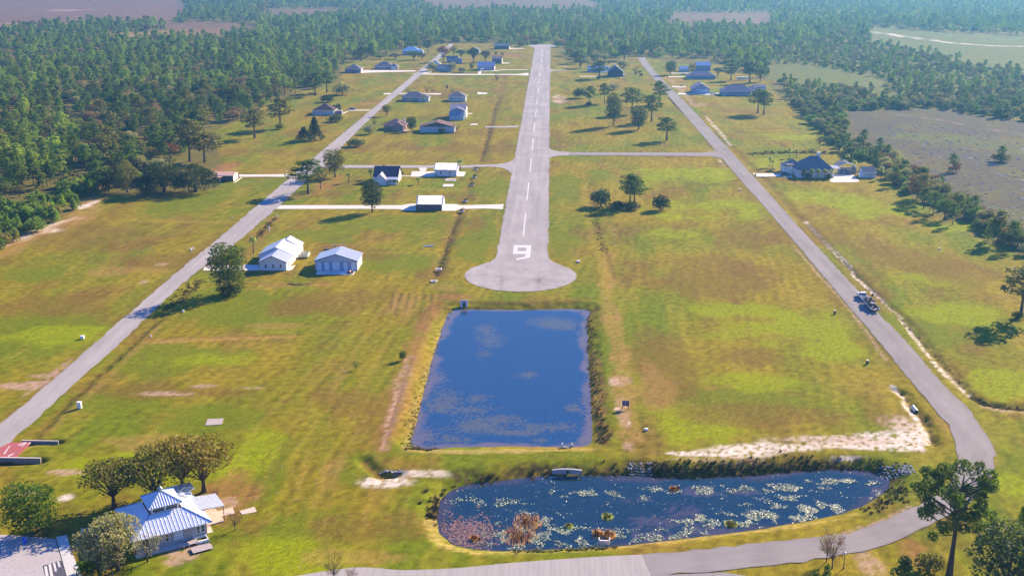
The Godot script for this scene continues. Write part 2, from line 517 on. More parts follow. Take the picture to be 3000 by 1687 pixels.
	for s in [[-158.7, -373.4, 36.4, 19.2], [-123.9, -345.0, 23.4, 12.7], [-139.3, -295.1, 18.1, 9.5], [-55.4, -304.0, 17.3, 13.0], [-72.1, -295.5, 7.9, 6.6], [-83.6, -232.5, 21.8, 3.8], [-46.1, -228.4, 16.0, 11.5], [-27.4, -171.5, 10.4, 6.9], [-58.6, -227.6, 10.7, 6.9], [-27.2, -401.6, 3.0, 11.5], [4.3, -607.0, 5.5, 38.9], [46.5, -330.7, 23.3, 19.5], [25.7, -260.3, 8.9, 22.8], [66.9, -380.9, 15.4, 14.9], [53.6, -223.7, 22.4, 5.7], [93.5, -381.9, 15.4, 15.0], [113.6, -356.2, 19.6, 18.2], [126.7, -337.3, 14.9, 11.9], [95.9, -315.0, 10.5, 10.5], [53.2, -462.8, 15.2, 16.6], [-64.0, -354.4, 14.6, 8.1], [-52.8, -570.3, 24.8, 14.9], [105.7, -608.3, 15.3, 7.0], [109.3, -490.4, 16.0, 9.2], [125.6, -713.7, 22.9, 9.4], [-54.3, -815.0, 23.3, 12.3], [-24.3, -586.0, 5.3, 39.0], [-159.1, -554.6, 22.3, 18.9], [-138.8, -621.4, 13.5, 14.7], [-35.1, -331.4, 5.0, 7.2], [51.3, -259.6, 11.8, 7.4], [-140.7, -362.3, 8.2, 10.7], [-69.8, -267.0, 6.2, 6.1]]:
		spot("brown", s[0], s[1], s[2], s[3], 0.7, 0.5)
	for s in [[-43.1, -298.7, 6.8, 12.6], [-136.3, -332.3, 15.1, 5.5], [-72.9, -279.6, 13.9, 3.3], [19.4, -330.0, 2.2, 22.1], [-33.1, -233.7, 2.2, 28.3], [-49.3, -235.7, 1.8, 14.5], [-30.2, -318.5, 6.0, 5.8], [-42.4, -191.3, 3.0, 11.7], [-29.4, -161.9, 7.9, 2.5], [-81.5, -205.6, 9.8, 3.1], [-151.7, -500.2, 5.5, 9.7], [3.4, -206.6, 9.7, 1.5], [87.5, -214.0, 3.3, 12.0], [24.3, -243.2, 3.7, 15.2], [-119.5, -744.8, 16.1, 12.4], [-129.6, -501.0, 9.2, 7.8]]:
		spot("tan", s[0], s[1], s[2], s[3], 0.45, 0.5)
	spot("rust", -58.5, -181.5, 5.1, 7.7, 0.7, 0.4)
	spot("rust", -154.5, -510.4, 4.1, 14.2, 0.7, 0.3)
	spot("rust", 61.3, -167.9, 3.3, 6.6, 0.6, 0.4)
	spot("rust", -38.5, -1116.2, 23.7, 18.1, 0.7, 0.3)
	spot("rust", -29.3, -308.3, 5.8, 3.1, 0.6, 0.4)
	# bare sand
	for s in [[-184.1, -384.6, 10.1, 6.0], [-185.3, -371.6, 4.2, 3.9], [-186.0, -422.9, 4.4, 3.6]]: spot("sand", s[0], s[1], s[2] * 0.8, s[3], 0.95, 0.3, 0.0)
	strip("sand", [Vector2(-188.51, -357.63), Vector2(-186.84, -368.64), Vector2(-185.59, -381.46), Vector2(-184.00, -394.48), Vector2(-180.36, -403.71)], 2.0, 0.95, 0.25)
	strip("tan", [Vector2(-186.23, -344.84), Vector2(-185.02, -364.81), Vector2(-183.36, -379.74), Vector2(-179.27, -401.10), Vector2(-186.41, -437.85)], 5.0, 0.7, 0.4)
	strip("sand", [Vector2(-185.62, -420.05), Vector2(-184.59, -433.33)], 1.6, 0.9, 0.3)
	for s in [[28.9, -203.7, 8.0, 0.9], [40.3, -205.2, 9.6, 1.1], [53.6, -208.0, 12.1, 1.9], [65.1, -209.2, 10.6, 2.7], [76.1, -216.2, 2.5, 7.0], [59.7, -203.3, 4.8, 0.9], [71.3, -208.2, 4.8, 1.9], [46.9, -206.6, 12.9, 1.9], [60.8, -210.9, 12.3, 2.7], [70.2, -212.9, 7.4, 3.6], [33.7, -203.5, 11.1, 1.3], [75.4, -211.2, 2.1, 5.9]]: spot("sand", s[0], s[1], s[2], s[3] * 0.9, 0.8, 0.95)
	for s in [[59.1, -210.9, 11.5, 2.0], [33.3, -201.0, 9.4, 0.9], [74.3, -221.2, 3.4, 4.3]]: spot("pink", s[0], s[1], s[2], s[3], 0.5, 0.85)
	spot("sand", -31.0, -188.6, 5.3, 2.8, 0.95, 0.6)
	spot("sand", -24.3, -193.0, 4.6, 1.4, 0.7, 0.8)
	spot("sand", 15.6, -242.6, 1.1, 2.0, 1.0, 0.0)
	for s in [[17.4, -243.5, 2.8, 3.6], [16.5, -221.5, 1.9, 8.6], [17.1, -217.0, 1.2, 2.1], [16.4, -207.1, 1.9, 3.1]]: spot("pink", s[0], s[1], s[2], s[3], 0.8, 0.6)
	for s in [[17.4, -218.5, 0.9, 1.5], [15.3, -226.0, 0.5, 0.9]]: spot("sand", s[0], s[1], s[2], s[3], 0.9, 0.4)
	for s in [[-124.5, -234.7, 4.6, 2.9], [-119.5, -236.1, 6.5, 1.5], [-119.9, -241.2, 4.7, 1.3]]: spot("pink", s[0], s[1], s[2], s[3], 0.85, 0.7)
	for s in [[-85.9, -231.2, 5.4, 1.2], [-67.9, -235.4, 5.5, 1.0], [-80.2, -236.2, 3.7, 1.5]]: spot("pink", s[0], s[1], s[2], s[3], 0.8, 0.7)
	for s in [[-125.5, -339.7, 2.1, 2.4], [-124.0, -319.3, 1.7, 3.4]]: spot("pink", s[0], s[1], s[2], s[3], 0.7, 0.6)
	spot("sand", -88.7, -180.6, 1.5, 1.5, 0.95, 0.2)
	for s in [[-58.4, -179.7, 1.9, 2.1], [-60.8, -162.1, 2.3, 3.3], [53.2, -162.4, 2.6, 5.0], [-94.2, -190.9, 4.6, 1.4], [-97.2, -182.2, 2.2, 1.2]]: spot("pink", s[0], s[1], s[2], s[3], 0.8, 0.7)
	spot("sand", 4.1, -786.1, 2.5, 6.9, 0.95, 0.5)
	spot("sand", 4.5, -759.5, 2.7, 5.4, 0.95, 0.5)
	spot("pink", 6.5, -770.9, 5.5, 19.8, 0.7, 0.5)
	for s in [[57.7, -1035.5, 2.6, 7.8], [11.8, -1014.8, 2.2, 11.3], [102.2, -748.4, 10.7, 10.4]]: spot("pink", s[0], s[1], s[2], s[3], 0.7, 0.5)
	for s in [[98.5, -833.5, 14.8, 25.5], [96.7, -902.1, 6.4, 29.7]]: spot("tan", s[0], s[1], s[2], s[3], 0.7, 0.4)
	# mowing and ploughing lines west of the pond
	for i in 26:
		var x := -54.0 + i * 1.4
		strip(["tan", "brown", "green", "yellow", "dark"][i % 5], [Vector2(x, -300), Vector2(x - 2.0, -255), Vector2(x - 8.0, -212 + i * 0.6), Vector2(x - 6.0, -172)], 0.4, 0.3, 0.6)
	for i in 13:
		var x := -46.0 + i * 1.15
		strip("tan" if i % 2 else "mud", [Vector2(x, -311), Vector2(x + 1.0, -296 + (i % 3) * 3.0)], 0.4, 0.6, 0.4)
	strip("tan", [Vector2(-101.37, -266.38), Vector2(-85.10, -269.43), Vector2(-67.30, -271.63)], 1.8, 0.75, 0.5, 0.15, 2.0)
	strip("brown", [Vector2(-99.63, -268.92), Vector2(-67.59, -272.89)], 0.5, 0.8, 0.5)
	strip("rust", [Vector2(-89.27, -317.56), Vector2(-68.02, -320.42)], 1.4, 0.6, 0.5, 0.12, 1.5)
	strip("tan", [Vector2(-90.46, -312.94), Vector2(-70.09, -318.65), Vector2(-36.53, -321.53)], 0.8, 0.5, 0.5)
	strip("yellow", [Vector2(-172.80, -403.97), Vector2(-147.05, -400.28), Vector2(-116.26, -398.14)], 1.6, 0.55, 0.4)
	strip("yellow", [Vector2(-88.58, -458.90), Vector2(-65.59, -464.75), Vector2(-37.86, -460.69)], 1.4, 0.5, 0.4)
	strip("yellow", [Vector2(-66.92, -355.62), Vector2(-40.50, -358.62)], 1.0, 0.5, 0.4)
	# wheel tracks round the pond
	strip("rust", [Vector2(-32.75, -302.33), Vector2(-34.33, -280.90), Vector2(-34.00, -256.36), Vector2(-33.86, -233.00), Vector2(-33.74, -213.16), Vector2(-33.55, -203.38)], 2.2, 0.6, 0.5)
	strip("pink", [Vector2(-34.49, -256.34), Vector2(-34.02, -234.19), Vector2(-33.78, -219.43), Vector2(-33.15, -203.40)], 1.3, 0.7, 0.7)
	strip("mud", [Vector2(-33.80, -256.37), Vector2(-33.57, -234.21), Vector2(-33.35, -219.45), Vector2(-32.86, -205.30)], 0.5, 0.5, 0.5)
	strip("tan", [Vector2(19.59, -357.12), Vector2(17.21, -320.04), Vector2(17.43, -289.54), Vector2(17.78, -258.18), Vector2(17.62, -232.44), Vector2(17.49, -210.95)], 2.4, 0.6, 0.5)
	strip("yellow", [Vector2(15.21, -486.96), Vector2(14.38, -402.73), Vector2(16.27, -357.01), Vector2(17.22, -307.94)], 1.2, 0.5, 0.4)
	strip("brown", [Vector2(18.76, -487.08), Vector2(17.34, -402.83), Vector2(18.93, -357.10), Vector2(20.06, -328.71)], 0.8, 0.7, 0.4, 0.25, 1.6)
	strip("brown", [Vector2(69.50, -659.33), Vector2(68.60, -586.84)], 0.1, 0.1, 0.4)
	# ditch along the taxiway lots, west of the runway
	strip("brown", [Vector2(-35.69, -331.19), Vector2(-35.42, -376.80), Vector2(-34.72, -421.11)], 2.6, 0.75, 0.4, 0.8, 3.0)
	strip("mud", [Vector2(-35.32, -331.21), Vector2(-35.14, -376.81), Vector2(-34.45, -417.64)], 0.7, 0.8, 0.5)
	strip("brown", [Vector2(-34.59, -435.60), Vector2(-35.12, -494.50), Vector2(-34.60, -514.20)], 2.0, 0.6, 0.4, 0.5, 2.5)
	strip("brown", [Vector2(-33.70, -529.99), Vector2(-35.43, -639.81), Vector2(-37.18, -791.49), Vector2(-38.54, -926.94)], 2.6, 0.7, 0.4, 0.7, 3.0)
	strip("mud", [Vector2(-33.31, -530.00), Vector2(-34.97, -639.83), Vector2(-36.47, -747.48)], 0.9, 0.8, 0.5)
	# verge and ditch of the west road
	strip("brown", [Vector2(-106.83, -204.62), Vector2(-107.61, -228.04), Vector2(-107.48, -253.78), Vector2(-107.68, -278.33), Vector2(-107.69, -322.04)], 2.2, 0.6, 0.6, 0.5, 2.6)
	strip("brown", [Vector2(-106.96, -208.56), Vector2(-107.69, -230.40), Vector2(-107.16, -242.91), Vector2(-107.57, -256.63)], 0.6, 0.75, 0.85)
	strip("tan", [Vector2(-105.35, -210.64), Vector2(-104.55, -231.71), Vector2(-104.58, -256.73), Vector2(-105.00, -278.42)], 1.0, 0.5, 0.6)
	strip("rust", [Vector2(-101.15, -352.88), Vector2(-102.73, -380.22), Vector2(-104.47, -405.05)], 3.0, 0.6, 0.5)
	strip("brown", [Vector2(-104.08, -374.39), Vector2(-104.79, -406.36)], 0.8, 0.8, 0.5, 0.4, 1.8)
	strip("rust", [Vector2(-104.10, -440.75), Vector2(-96.66, -465.35), Vector2(-94.73, -492.41)], 4.0, 0.5, 0.4)
	strip("brown", [Vector2(-117.19, -213.95), Vector2(-118.12, -257.71), Vector2(-118.23, -376.76)], 1.3, 0.6, 0.5)
	strip("pink", [Vector2(-118.92, -228.82), Vector2(-118.18, -237.39), Vector2(-118.24, -251.99)], 1.0, 0.7, 0.7)
	# verge and ditch of the east road
	strip("brown", [Vector2(82.15, -781.00), Vector2(87.91, -652.67), Vector2(94.44, -563.20), Vector2(95.76, -473.93), Vector2(95.07, -411.52), Vector2(95.14, -375.72), Vector2(95.54, -348.19), Vector2(96.01, -315.67), Vector2(97.61, -297.78), Vector2(97.04, -266.02), Vector2(96.13, -234.99)], 2.4, 0.6, 0.4, 0.6, 3.0)
	strip("sand", [Vector2(95.96, -411.55), Vector2(96.23, -387.61), Vector2(96.48, -366.15), Vector2(96.72, -345.40), Vector2(95.39, -334.52), Vector2(96.77, -312.23), Vector2(97.33, -293.56), Vector2(95.46, -271.26), Vector2(94.85, -257.52), Vector2(95.08, -246.52), Vector2(96.09, -237.08)], 0.75, 0.85, 0.6)
	strip("mud", [Vector2(96.05, -403.89), Vector2(96.33, -379.08), Vector2(96.62, -354.02), Vector2(97.33, -293.56), Vector2(96.96, -272.22), Vector2(97.16, -257.60), Vector2(96.82, -242.13)], 0.45, 0.7, 0.7)
	strip("mud", [Vector2(96.37, -236.39), Vector2(97.76, -232.30), Vector2(100.92, -230.39), Vector2(105.86, -229.90)], 1.1, 0.8, 0.5, 0.9, 2.4)
	strip("pink", [Vector2(96.48, -230.24), Vector2(99.49, -228.03), Vector2(104.51, -226.58)], 0.9, 0.8, 0.6)
	strip("brown", [Vector2(97.47, -224.72), Vector2(101.43, -225.18), Vector2(104.11, -225.60)], 0.9, 0.9, 0.4)
	strip("sand", [Vector2(95.94, -692.74), Vector2(95.71, -630.24), Vector2(94.86, -581.45)], 0.9, 0.7, 0.7)
	strip("pink", [Vector2(95.36, -912.86), Vector2(95.71, -853.91), Vector2(95.54, -749.55)], 2.0, 0.7, 0.6)
	strip("sand", [Vector2(82.03, -539.00), Vector2(82.03, -514.08)], 0.6, 0.8, 0.5)
	strip("brown", [Vector2(84.43, -535.84), Vector2(83.17, -460.49), Vector2(83.32, -415.04), Vector2(83.42, -372.05), Vector2(84.23, -336.72), Vector2(84.41, -303.78), Vector2(82.24, -312.89), Vector2(84.31, -286.98), Vector2(84.16, -262.14), Vector2(84.17, -247.66)], 1.6, 0.5, 0.5)
	strip("pink", [Vector2(83.82, -372.07), Vector2(84.30, -352.12), Vector2(84.37, -334.13), Vector2(85.22, -308.37), Vector2(84.52, -283.04), Vector2(83.49, -258.77)], 0.6, 0.7, 0.7)
	strip("mud", [Vector2(80.01, -240.08), Vector2(81.41, -235.86), Vector2(80.67, -228.35), Vector2(81.34, -223.20), Vector2(80.84, -217.00), Vector2(79.32, -210.49)], 0.7, 0.85, 0.4, 1.0, 2.0)
	strip("sand", [Vector2(79.89, -241.53), Vector2(80.34, -235.82), Vector2(79.64, -228.32), Vector2(79.56, -223.14), Vector2(79.15, -216.34), Vector2(77.99, -210.44)], 0.9, 0.9, 0.4)
	# ditches beside the cross roads
	strip("brown", [Vector2(14.24, -558.41), Vector2(32.23, -559.75), Vector2(50.15, -559.68), Vector2(76.99, -559.92)], 0.9, 0.6, 0.4, 0.4, 2.0)
	strip("brown", [Vector2(13.95, -545.68), Vector2(37.31, -545.50), Vector2(66.38, -545.18), Vector2(80.36, -541.37)], 0.9, 0.6, 0.4, 0.4, 2.0)
	strip("brown", [Vector2(-94.75, -507.86), Vector2(-82.86, -509.77)], 1.2, 0.6, 0.3, 0.3, 2.0)
	strip("brown", [Vector2(-69.05, -510.26), Vector2(-62.42, -510.49)], 1.2, 0.6, 0.3)
	strip("mud", [Vector2(100.11, -556.01), Vector2(122.10, -561.48), Vector2(145.44, -558.77), Vector2(156.36, -547.69)], 2.2, 0.8, 0.4, 0.8, 3.5)
	strip("brown", [Vector2(113.02, -638.91), Vector2(136.19, -641.24), Vector2(153.81, -638.83)], 1.4, 0.7, 0.4, 0.5, 2.5)
	strip("brown", [Vector2(110.36, -560.91), Vector2(127.54, -558.03), Vector2(147.42, -562.21)], 1.0, 0.7, 0.4)
	# pond banks
	strip("straw", [Vector2(-26.80, -293.29), Vector2(-28.04, -271.44), Vector2(-28.68, -248.31), Vector2(-28.79, -228.49), Vector2(-28.89, -211.31), Vector2(-28.97, -205.44)], 1.4, 0.6, 0.7)
	strip("yellow", [Vector2(-28.86, -291.43), Vector2(-30.11, -271.37), Vector2(-30.47, -243.01), Vector2(-30.62, -221.70), Vector2(-30.44, -207.31)], 2.0, 0.3, 0.5)
	strip("straw", [Vector2(-28.68, -203.18), Vector2(-18.19, -202.80), Vector2(-6.20, -203.60), Vector2(9.05, -204.88)], 0.8, 0.8, 0.2)
	strip("rust", [Vector2(11.08, -263.71), Vector2(11.26, -241.94), Vector2(11.24, -223.18), Vector2(11.47, -208.78)], 1.6, 0.7, 0.6)
	strip("brown", [Vector2(-22.69, -298.18), Vector2(-9.08, -296.45), Vector2(11.13, -297.89)], 2.4, 0.8, 0.3)
	strip("brown", [Vector2(-25.40, -303.73), Vector2(-9.29, -303.16), Vector2(11.41, -306.96)], 1.5, 0.6, 0.3)
	strip("mud", [Vector2(-15.79, -192.41), Vector2(1.79, -195.95), Vector2(17.34, -197.54), Vector2(24.82, -195.03), Vector2(40.12, -195.22), Vector2(55.67, -196.63), Vector2(66.20, -196.14)], 2.6, 0.8, 0.5)
	strip("mud", [Vector2(21.94, -197.00), Vector2(40.67, -198.36), Vector2(56.44, -199.80), Vector2(65.83, -197.50)], 2.6, 0.75, 0.6)
	strip("straw", [Vector2(-17.18, -166.18), Vector2(-11.66, -164.42), Vector2(1.68, -165.28), Vector2(8.42, -166.82), Vector2(22.19, -170.24), Vector2(36.33, -173.49), Vector2(47.29, -176.41), Vector2(55.14, -179.88)], 1.0, 0.7, 0.4)
	strip("straw", [Vector2(-20.40, -184.87), Vector2(-20.55, -175.76), Vector2(-19.13, -168.79), Vector2(-16.45, -165.55)], 1.4, 0.6, 0.5)
	strip("brown", [Vector2(-36.42, -198.68), Vector2(-34.67, -195.19), Vector2(-31.83, -191.84), Vector2(-28.85, -192.46)], 0.8, 0.9, 0.2, 1.2, 2.2)
	strip("pink", [Vector2(49.53, -171.87), Vector2(57.46, -175.86), Vector2(66.10, -182.65)], 0.5, 0.7, 0.6)
	strip("mud", [Vector2(-107.59, -203.88), Vector2(-103.89, -204.18), Vector2(-100.39, -204.63)], 0.9, 0.9, 0.2, 1.1, 1.6)
	strip("mud", [Vector2(-112.05, -194.96), Vector2(-105.32, -195.19), Vector2(-100.47, -195.98)], 1.4, 0.9, 0.2, 1.3, 2.2)
	# shores
	dig(pond_shore(), 1.3, 4.5)
	dig(lily_pond_shore(), 1.6, 4.5)

func pond_shore() -> Array:
	return smooth([Vector2(-26.22, -299.57), Vector2(-9.17, -299.43), Vector2(10.10, -300.47), Vector2(10.45, -289.43), Vector2(9.72, -261.13), Vector2(9.64, -239.90), Vector2(9.31, -221.56), Vector2(8.79, -210.91), Vector2(5.12, -208.45), Vector2(-6.35, -208.43), Vector2(-18.60, -207.62), Vector2(-27.60, -207.30), Vector2(-28.13, -220.24), Vector2(-28.67, -243.56), Vector2(-28.82, -268.62), Vector2(-28.33, -295.11)], 3)

func lily_pond_shore() -> Array:
	return smooth([Vector2(-19.80, -178.55), Vector2(-19.59, -185.42), Vector2(-16.41, -190.36), Vector2(-9.69, -192.75), Vector2(-2.06, -195.06), Vector2(9.55, -195.81), Vector2(18.86, -196.48), Vector2(24.94, -195.49), Vector2(32.72, -196.28), Vector2(40.57, -197.24), Vector2(48.69, -199.26), Vector2(58.24, -200.30), Vector2(63.53, -199.78), Vector2(65.87, -196.59), Vector2(65.12, -193.22), Vector2(61.12, -188.25), Vector2(53.84, -182.62), Vector2(44.38, -178.61), Vector2(33.20, -174.95), Vector2(22.45, -172.08), Vector2(12.65, -169.58), Vector2(5.11, -168.51), Vector2(-5.07, -167.36), Vector2(-11.87, -167.39), Vector2(-16.10, -169.10), Vector2(-18.67, -172.85)], 2)

# ---------------------------------------------------------------- roads

func build_roads() -> void:
	var wear := grain_image(8, 0.02, 0.90, 1.07, 512, 5)
	var asphalt := mat("runway_asphalt", Color(0.35, 0.325, 0.325), 0.9, 0.0, 0.2)
	asphalt.albedo_texture = wear
	asphalt.uv1_triplanar = true
	asphalt.uv1_world_triplanar = true
	asphalt.uv1_scale = Vector3(0.11, 0.11, 0.006)
	asphalt.detail_enabled = false
	var road_w := mat("west_road_asphalt", Color(0.365, 0.34, 0.335), 0.9, 0.0, 0.2)
	road_w.albedo_texture = wear
	road_w.uv1_triplanar = true
	road_w.uv1_world_triplanar = true
	road_w.uv1_scale = Vector3(0.12, 0.12, 0.007)
	var road_e := mat("east_road_asphalt", Color(0.265, 0.245, 0.245), 0.9, 0.0, 0.2)
	road_e.albedo_texture = wear
	road_e.uv1_triplanar = true
	road_e.uv1_world_triplanar = true
	road_e.uv1_scale = Vector3(0.06, 0.06, 0.016)
	var concrete := grained("concrete", Color(0.66, 0.61, 0.55), 0.9, wear, 0.11, 0.2)
	# runway: a worn strip, its turning circle and flared taxiway mouths
	var worn := mat("worn_asphalt", Color.WHITE, 0.9, 0.0, 0.2)
	worn.vertex_color_use_as_albedo = true
	worn.albedo_texture = grain_image(12, 0.08, 0.82, 1.14, 512, 5)
	var rl := [Vector2(-17.7, -346), Vector2(-17.75, -600), Vector2(-18.2, -1250)]
	var rr := [Vector2(-0.35, -346), Vector2(-0.6, -600), Vector2(-1.2, -1250)]
	setting("runway", ribbon(rl, rr, 330, 24, 0.05, Color(0.35, 0.325, 0.325), 0.22), worn)
	setting("turning_circle", disc(Vector2(-9.0, -331.0), 17.5, 0.056, Color(0.35, 0.325, 0.325)), worn)
	for f in [-1.0, 1.0]:
		setting("runway_shoulder", sheet([Vector2(-9.0 + f * 8.5, -356.0), Vector2(-9.0 + f * 9.0, -350.5), Vector2(-9.0 + f * 10.4, -346.6), Vector2(-9.0 + f * 12.6, -343.6), Vector2(-9.0 + f * 8.0, -343.0)], 0.048, 0.1), asphalt)
	setting("taxiway_mouth", sheet([Vector2(-17.6, -540)] + smooth([Vector2(-18.44, -533.01), Vector2(-20.52, -527.18), Vector2(-24.29, -522.65), Vector2(-29.26, -520.61)], 4) + smooth([Vector2(-28.96, -515.11), Vector2(-23.87, -513.48), Vector2(-20.33, -508.24), Vector2(-18.74, -502.45)], 4) + [Vector2(-17.6, -500)], 0.045, 0.1), asphalt)
	setting("taxiway_mouth", sheet(smooth([Vector2(-0.94, -533.62), Vector2(-0.10, -540.85), Vector2(3.41, -545.65), Vector2(9.29, -547.54)], 4) + smooth([Vector2(9.43, -557.19), Vector2(4.07, -559.11), Vector2(0.46, -564.33), Vector2(-0.89, -571.55)], 4), 0.045, 0.1), asphalt)
	setting("runway_turnaround", sheet([Vector2(-26.84, -1244.10), Vector2(-18.61, -1216.84), Vector2(-1.44, -1217.45), Vector2(6.28, -1240.32), Vector2(-0.87, -1263.50), Vector2(-19.33, -1262.85)], 0.055, 0.1), asphalt)
	# roads
	var wl := smooth([Vector2(-116.67, -187.51), Vector2(-116.79, -213.13), Vector2(-116.79, -249.27), Vector2(-117.51, -329.67), Vector2(-116.97, -373.93), Vector2(-117.05, -494.48), Vector2(-116.36, -662.66), Vector2(-115.60, -835.45), Vector2(-113.90, -1117.84), Vector2(-115.39, -1267.29)], 3)
	var wr := smooth([Vector2(-110.02, -1267.48), Vector2(-107.49, -1109.01), Vector2(-109.23, -827.95), Vector2(-110.52, -687.02), Vector2(-107.97, -494.80), Vector2(-108.70, -374.22), Vector2(-111.51, -329.88), Vector2(-110.98, -286.07), Vector2(-110.38, -262.12), Vector2(-110.39, -240.72), Vector2(-110.24, -216.53), Vector2(-110.34, -204.50), Vector2(-110.18, -183.95)], 3)
	wr.reverse()
	setting("road_west", ribbon(wl, wr, 420, 12, 0.06, Color(0.365, 0.34, 0.335), 0.14), worn)
	var inner := smooth([Vector2(83.60, -1105.31), Vector2(82.67, -967.61), Vector2(83.50, -740.03), Vector2(84.53, -562.85), Vector2(84.59, -485.95), Vector2(85.22, -425.26), Vector2(85.36, -364.20), Vector2(85.47, -302.71), Vector2(85.49, -289.04), Vector2(85.40, -266.48), Vector2(85.09, -246.17), Vector2(85.28, -233.91), Vector2(85.15, -223.34), Vector2(85.35, -219.49), Vector2(83.55, -209.97), Vector2(80.90, -201.65), Vector2(76.92, -193.35), Vector2(72.16, -186.97), Vector2(66.14, -182.12), Vector2(57.34, -175.43), Vector2(51.46, -172.34), Vector2(45.00, -170.51), Vector2(37.67, -168.86), Vector2(23.84, -165.58), Vector2(15.84, -164.04)], 4)
	var outer := smooth([Vector2(91.67, -1105.59), Vector2(89.44, -969.87), Vector2(91.60, -717.09), Vector2(91.99, -566.67), Vector2(91.88, -502.78), Vector2(91.91, -461.38), Vector2(91.79, -398.17), Vector2(91.90, -341.07), Vector2(92.21, -314.35), Vector2(92.09, -294.41), Vector2(92.74, -271.17), Vector2(92.16, -251.03), Vector2(92.39, -235.55), Vector2(92.76, -230.66), Vector2(91.86, -219.71), Vector2(90.89, -210.23), Vector2(89.00, -203.53), Vector2(85.10, -195.12), Vector2(80.17, -187.71), Vector2(74.96, -182.08), Vector2(68.70, -177.09), Vector2(59.89, -170.23), Vector2(52.92, -166.49), Vector2(44.38, -163.36), Vector2(36.26, -161.24), Vector2(30.81, -159.96), Vector2(16.86, -157.55)], 4)
	setting("road_east", ribbon(inner, outer, 420, 12, 0.06, Color(0.265, 0.245, 0.245), 0.2), worn)
	setting("road_south", sheet(smooth([Vector2(15.84, -164.04), Vector2(7.97, -163.01), Vector2(-5.65, -160.68), Vector2(-14.69, -158.72), Vector2(-23.24, -157.81), Vector2(-27.16, -158.25), Vector2(-30.66, -158.41), Vector2(-33.45, -157.81), Vector2(-39.21, -155.89), Vector2(-44.39, -153.61)], 3) + [Vector2(-43.39, -149.59), Vector2(-5.28, -150.27), Vector2(16.53, -153.70), Vector2(16.86, -157.55)], 0.062, 0.12), road_w)
	setting("road_branch", sheet([Vector2(16.86, -157.55), Vector2(28.76, -158.99), Vector2(32.39, -158.06), Vector2(26.52, -156.45), Vector2(16.53, -153.70)], 0.058, 0.1), road_e)
	setting("taxi_road_west", sheet([Vector2(-29.26, -520.61), Vector2(-39.32, -519.64), Vector2(-33.58, -518.48), Vector2(-55.93, -517.39), Vector2(-97.48, -516.85), Vector2(-109.80, -516.42), Vector2(-110.48, -508.80), Vector2(-107.23, -509.22), Vector2(-95.62, -509.63), Vector2(-55.30, -511.34), Vector2(-33.20, -512.42), Vector2(-38.92, -514.16), Vector2(-28.96, -515.11)], 0.052, 0.1), road_w)
	setting("taxi_road_east", sheet([Vector2(9.43, -557.19), Vector2(29.08, -556.49), Vector2(49.97, -557.57), Vector2(76.72, -557.81), Vector2(84.53, -562.85), Vector2(85.30, -541.73), Vector2(79.49, -547.65), Vector2(66.65, -547.54), Vector2(43.33, -548.06), Vector2(19.87, -547.92), Vector2(9.29, -547.54)], 0.052, 0.1), road_e)
	setting("taxi_road_north", sheet([Vector2(-112.17, -941.97), Vector2(-80.03, -939.24), Vector2(-33.05, -939.93), Vector2(-27.14, -941.10), Vector2(-19.42, -951.09), Vector2(-18.73, -927.17), Vector2(-26.87, -931.58), Vector2(-32.79, -932.32), Vector2(-79.32, -930.68), Vector2(-113.25, -934.24)], 0.052, 0.1), concrete)
	setting("taxi_stub", sheet([Vector2(-38.68, -642.62), Vector2(-22.72, -645.97), Vector2(-18.61, -647.05), Vector2(-18.97, -640.56), Vector2(-22.49, -639.52), Vector2(-38.07, -638.06)], 0.052, 0.1), road_w)
	setting("taxi_stub", sheet([Vector2(-1.30, -985.23), Vector2(1.60, -977.00), Vector2(13.88, -975.37), Vector2(13.83, -971.27), Vector2(1.59, -967.79), Vector2(-1.64, -958.63)], 0.052, 0.1), road_w)
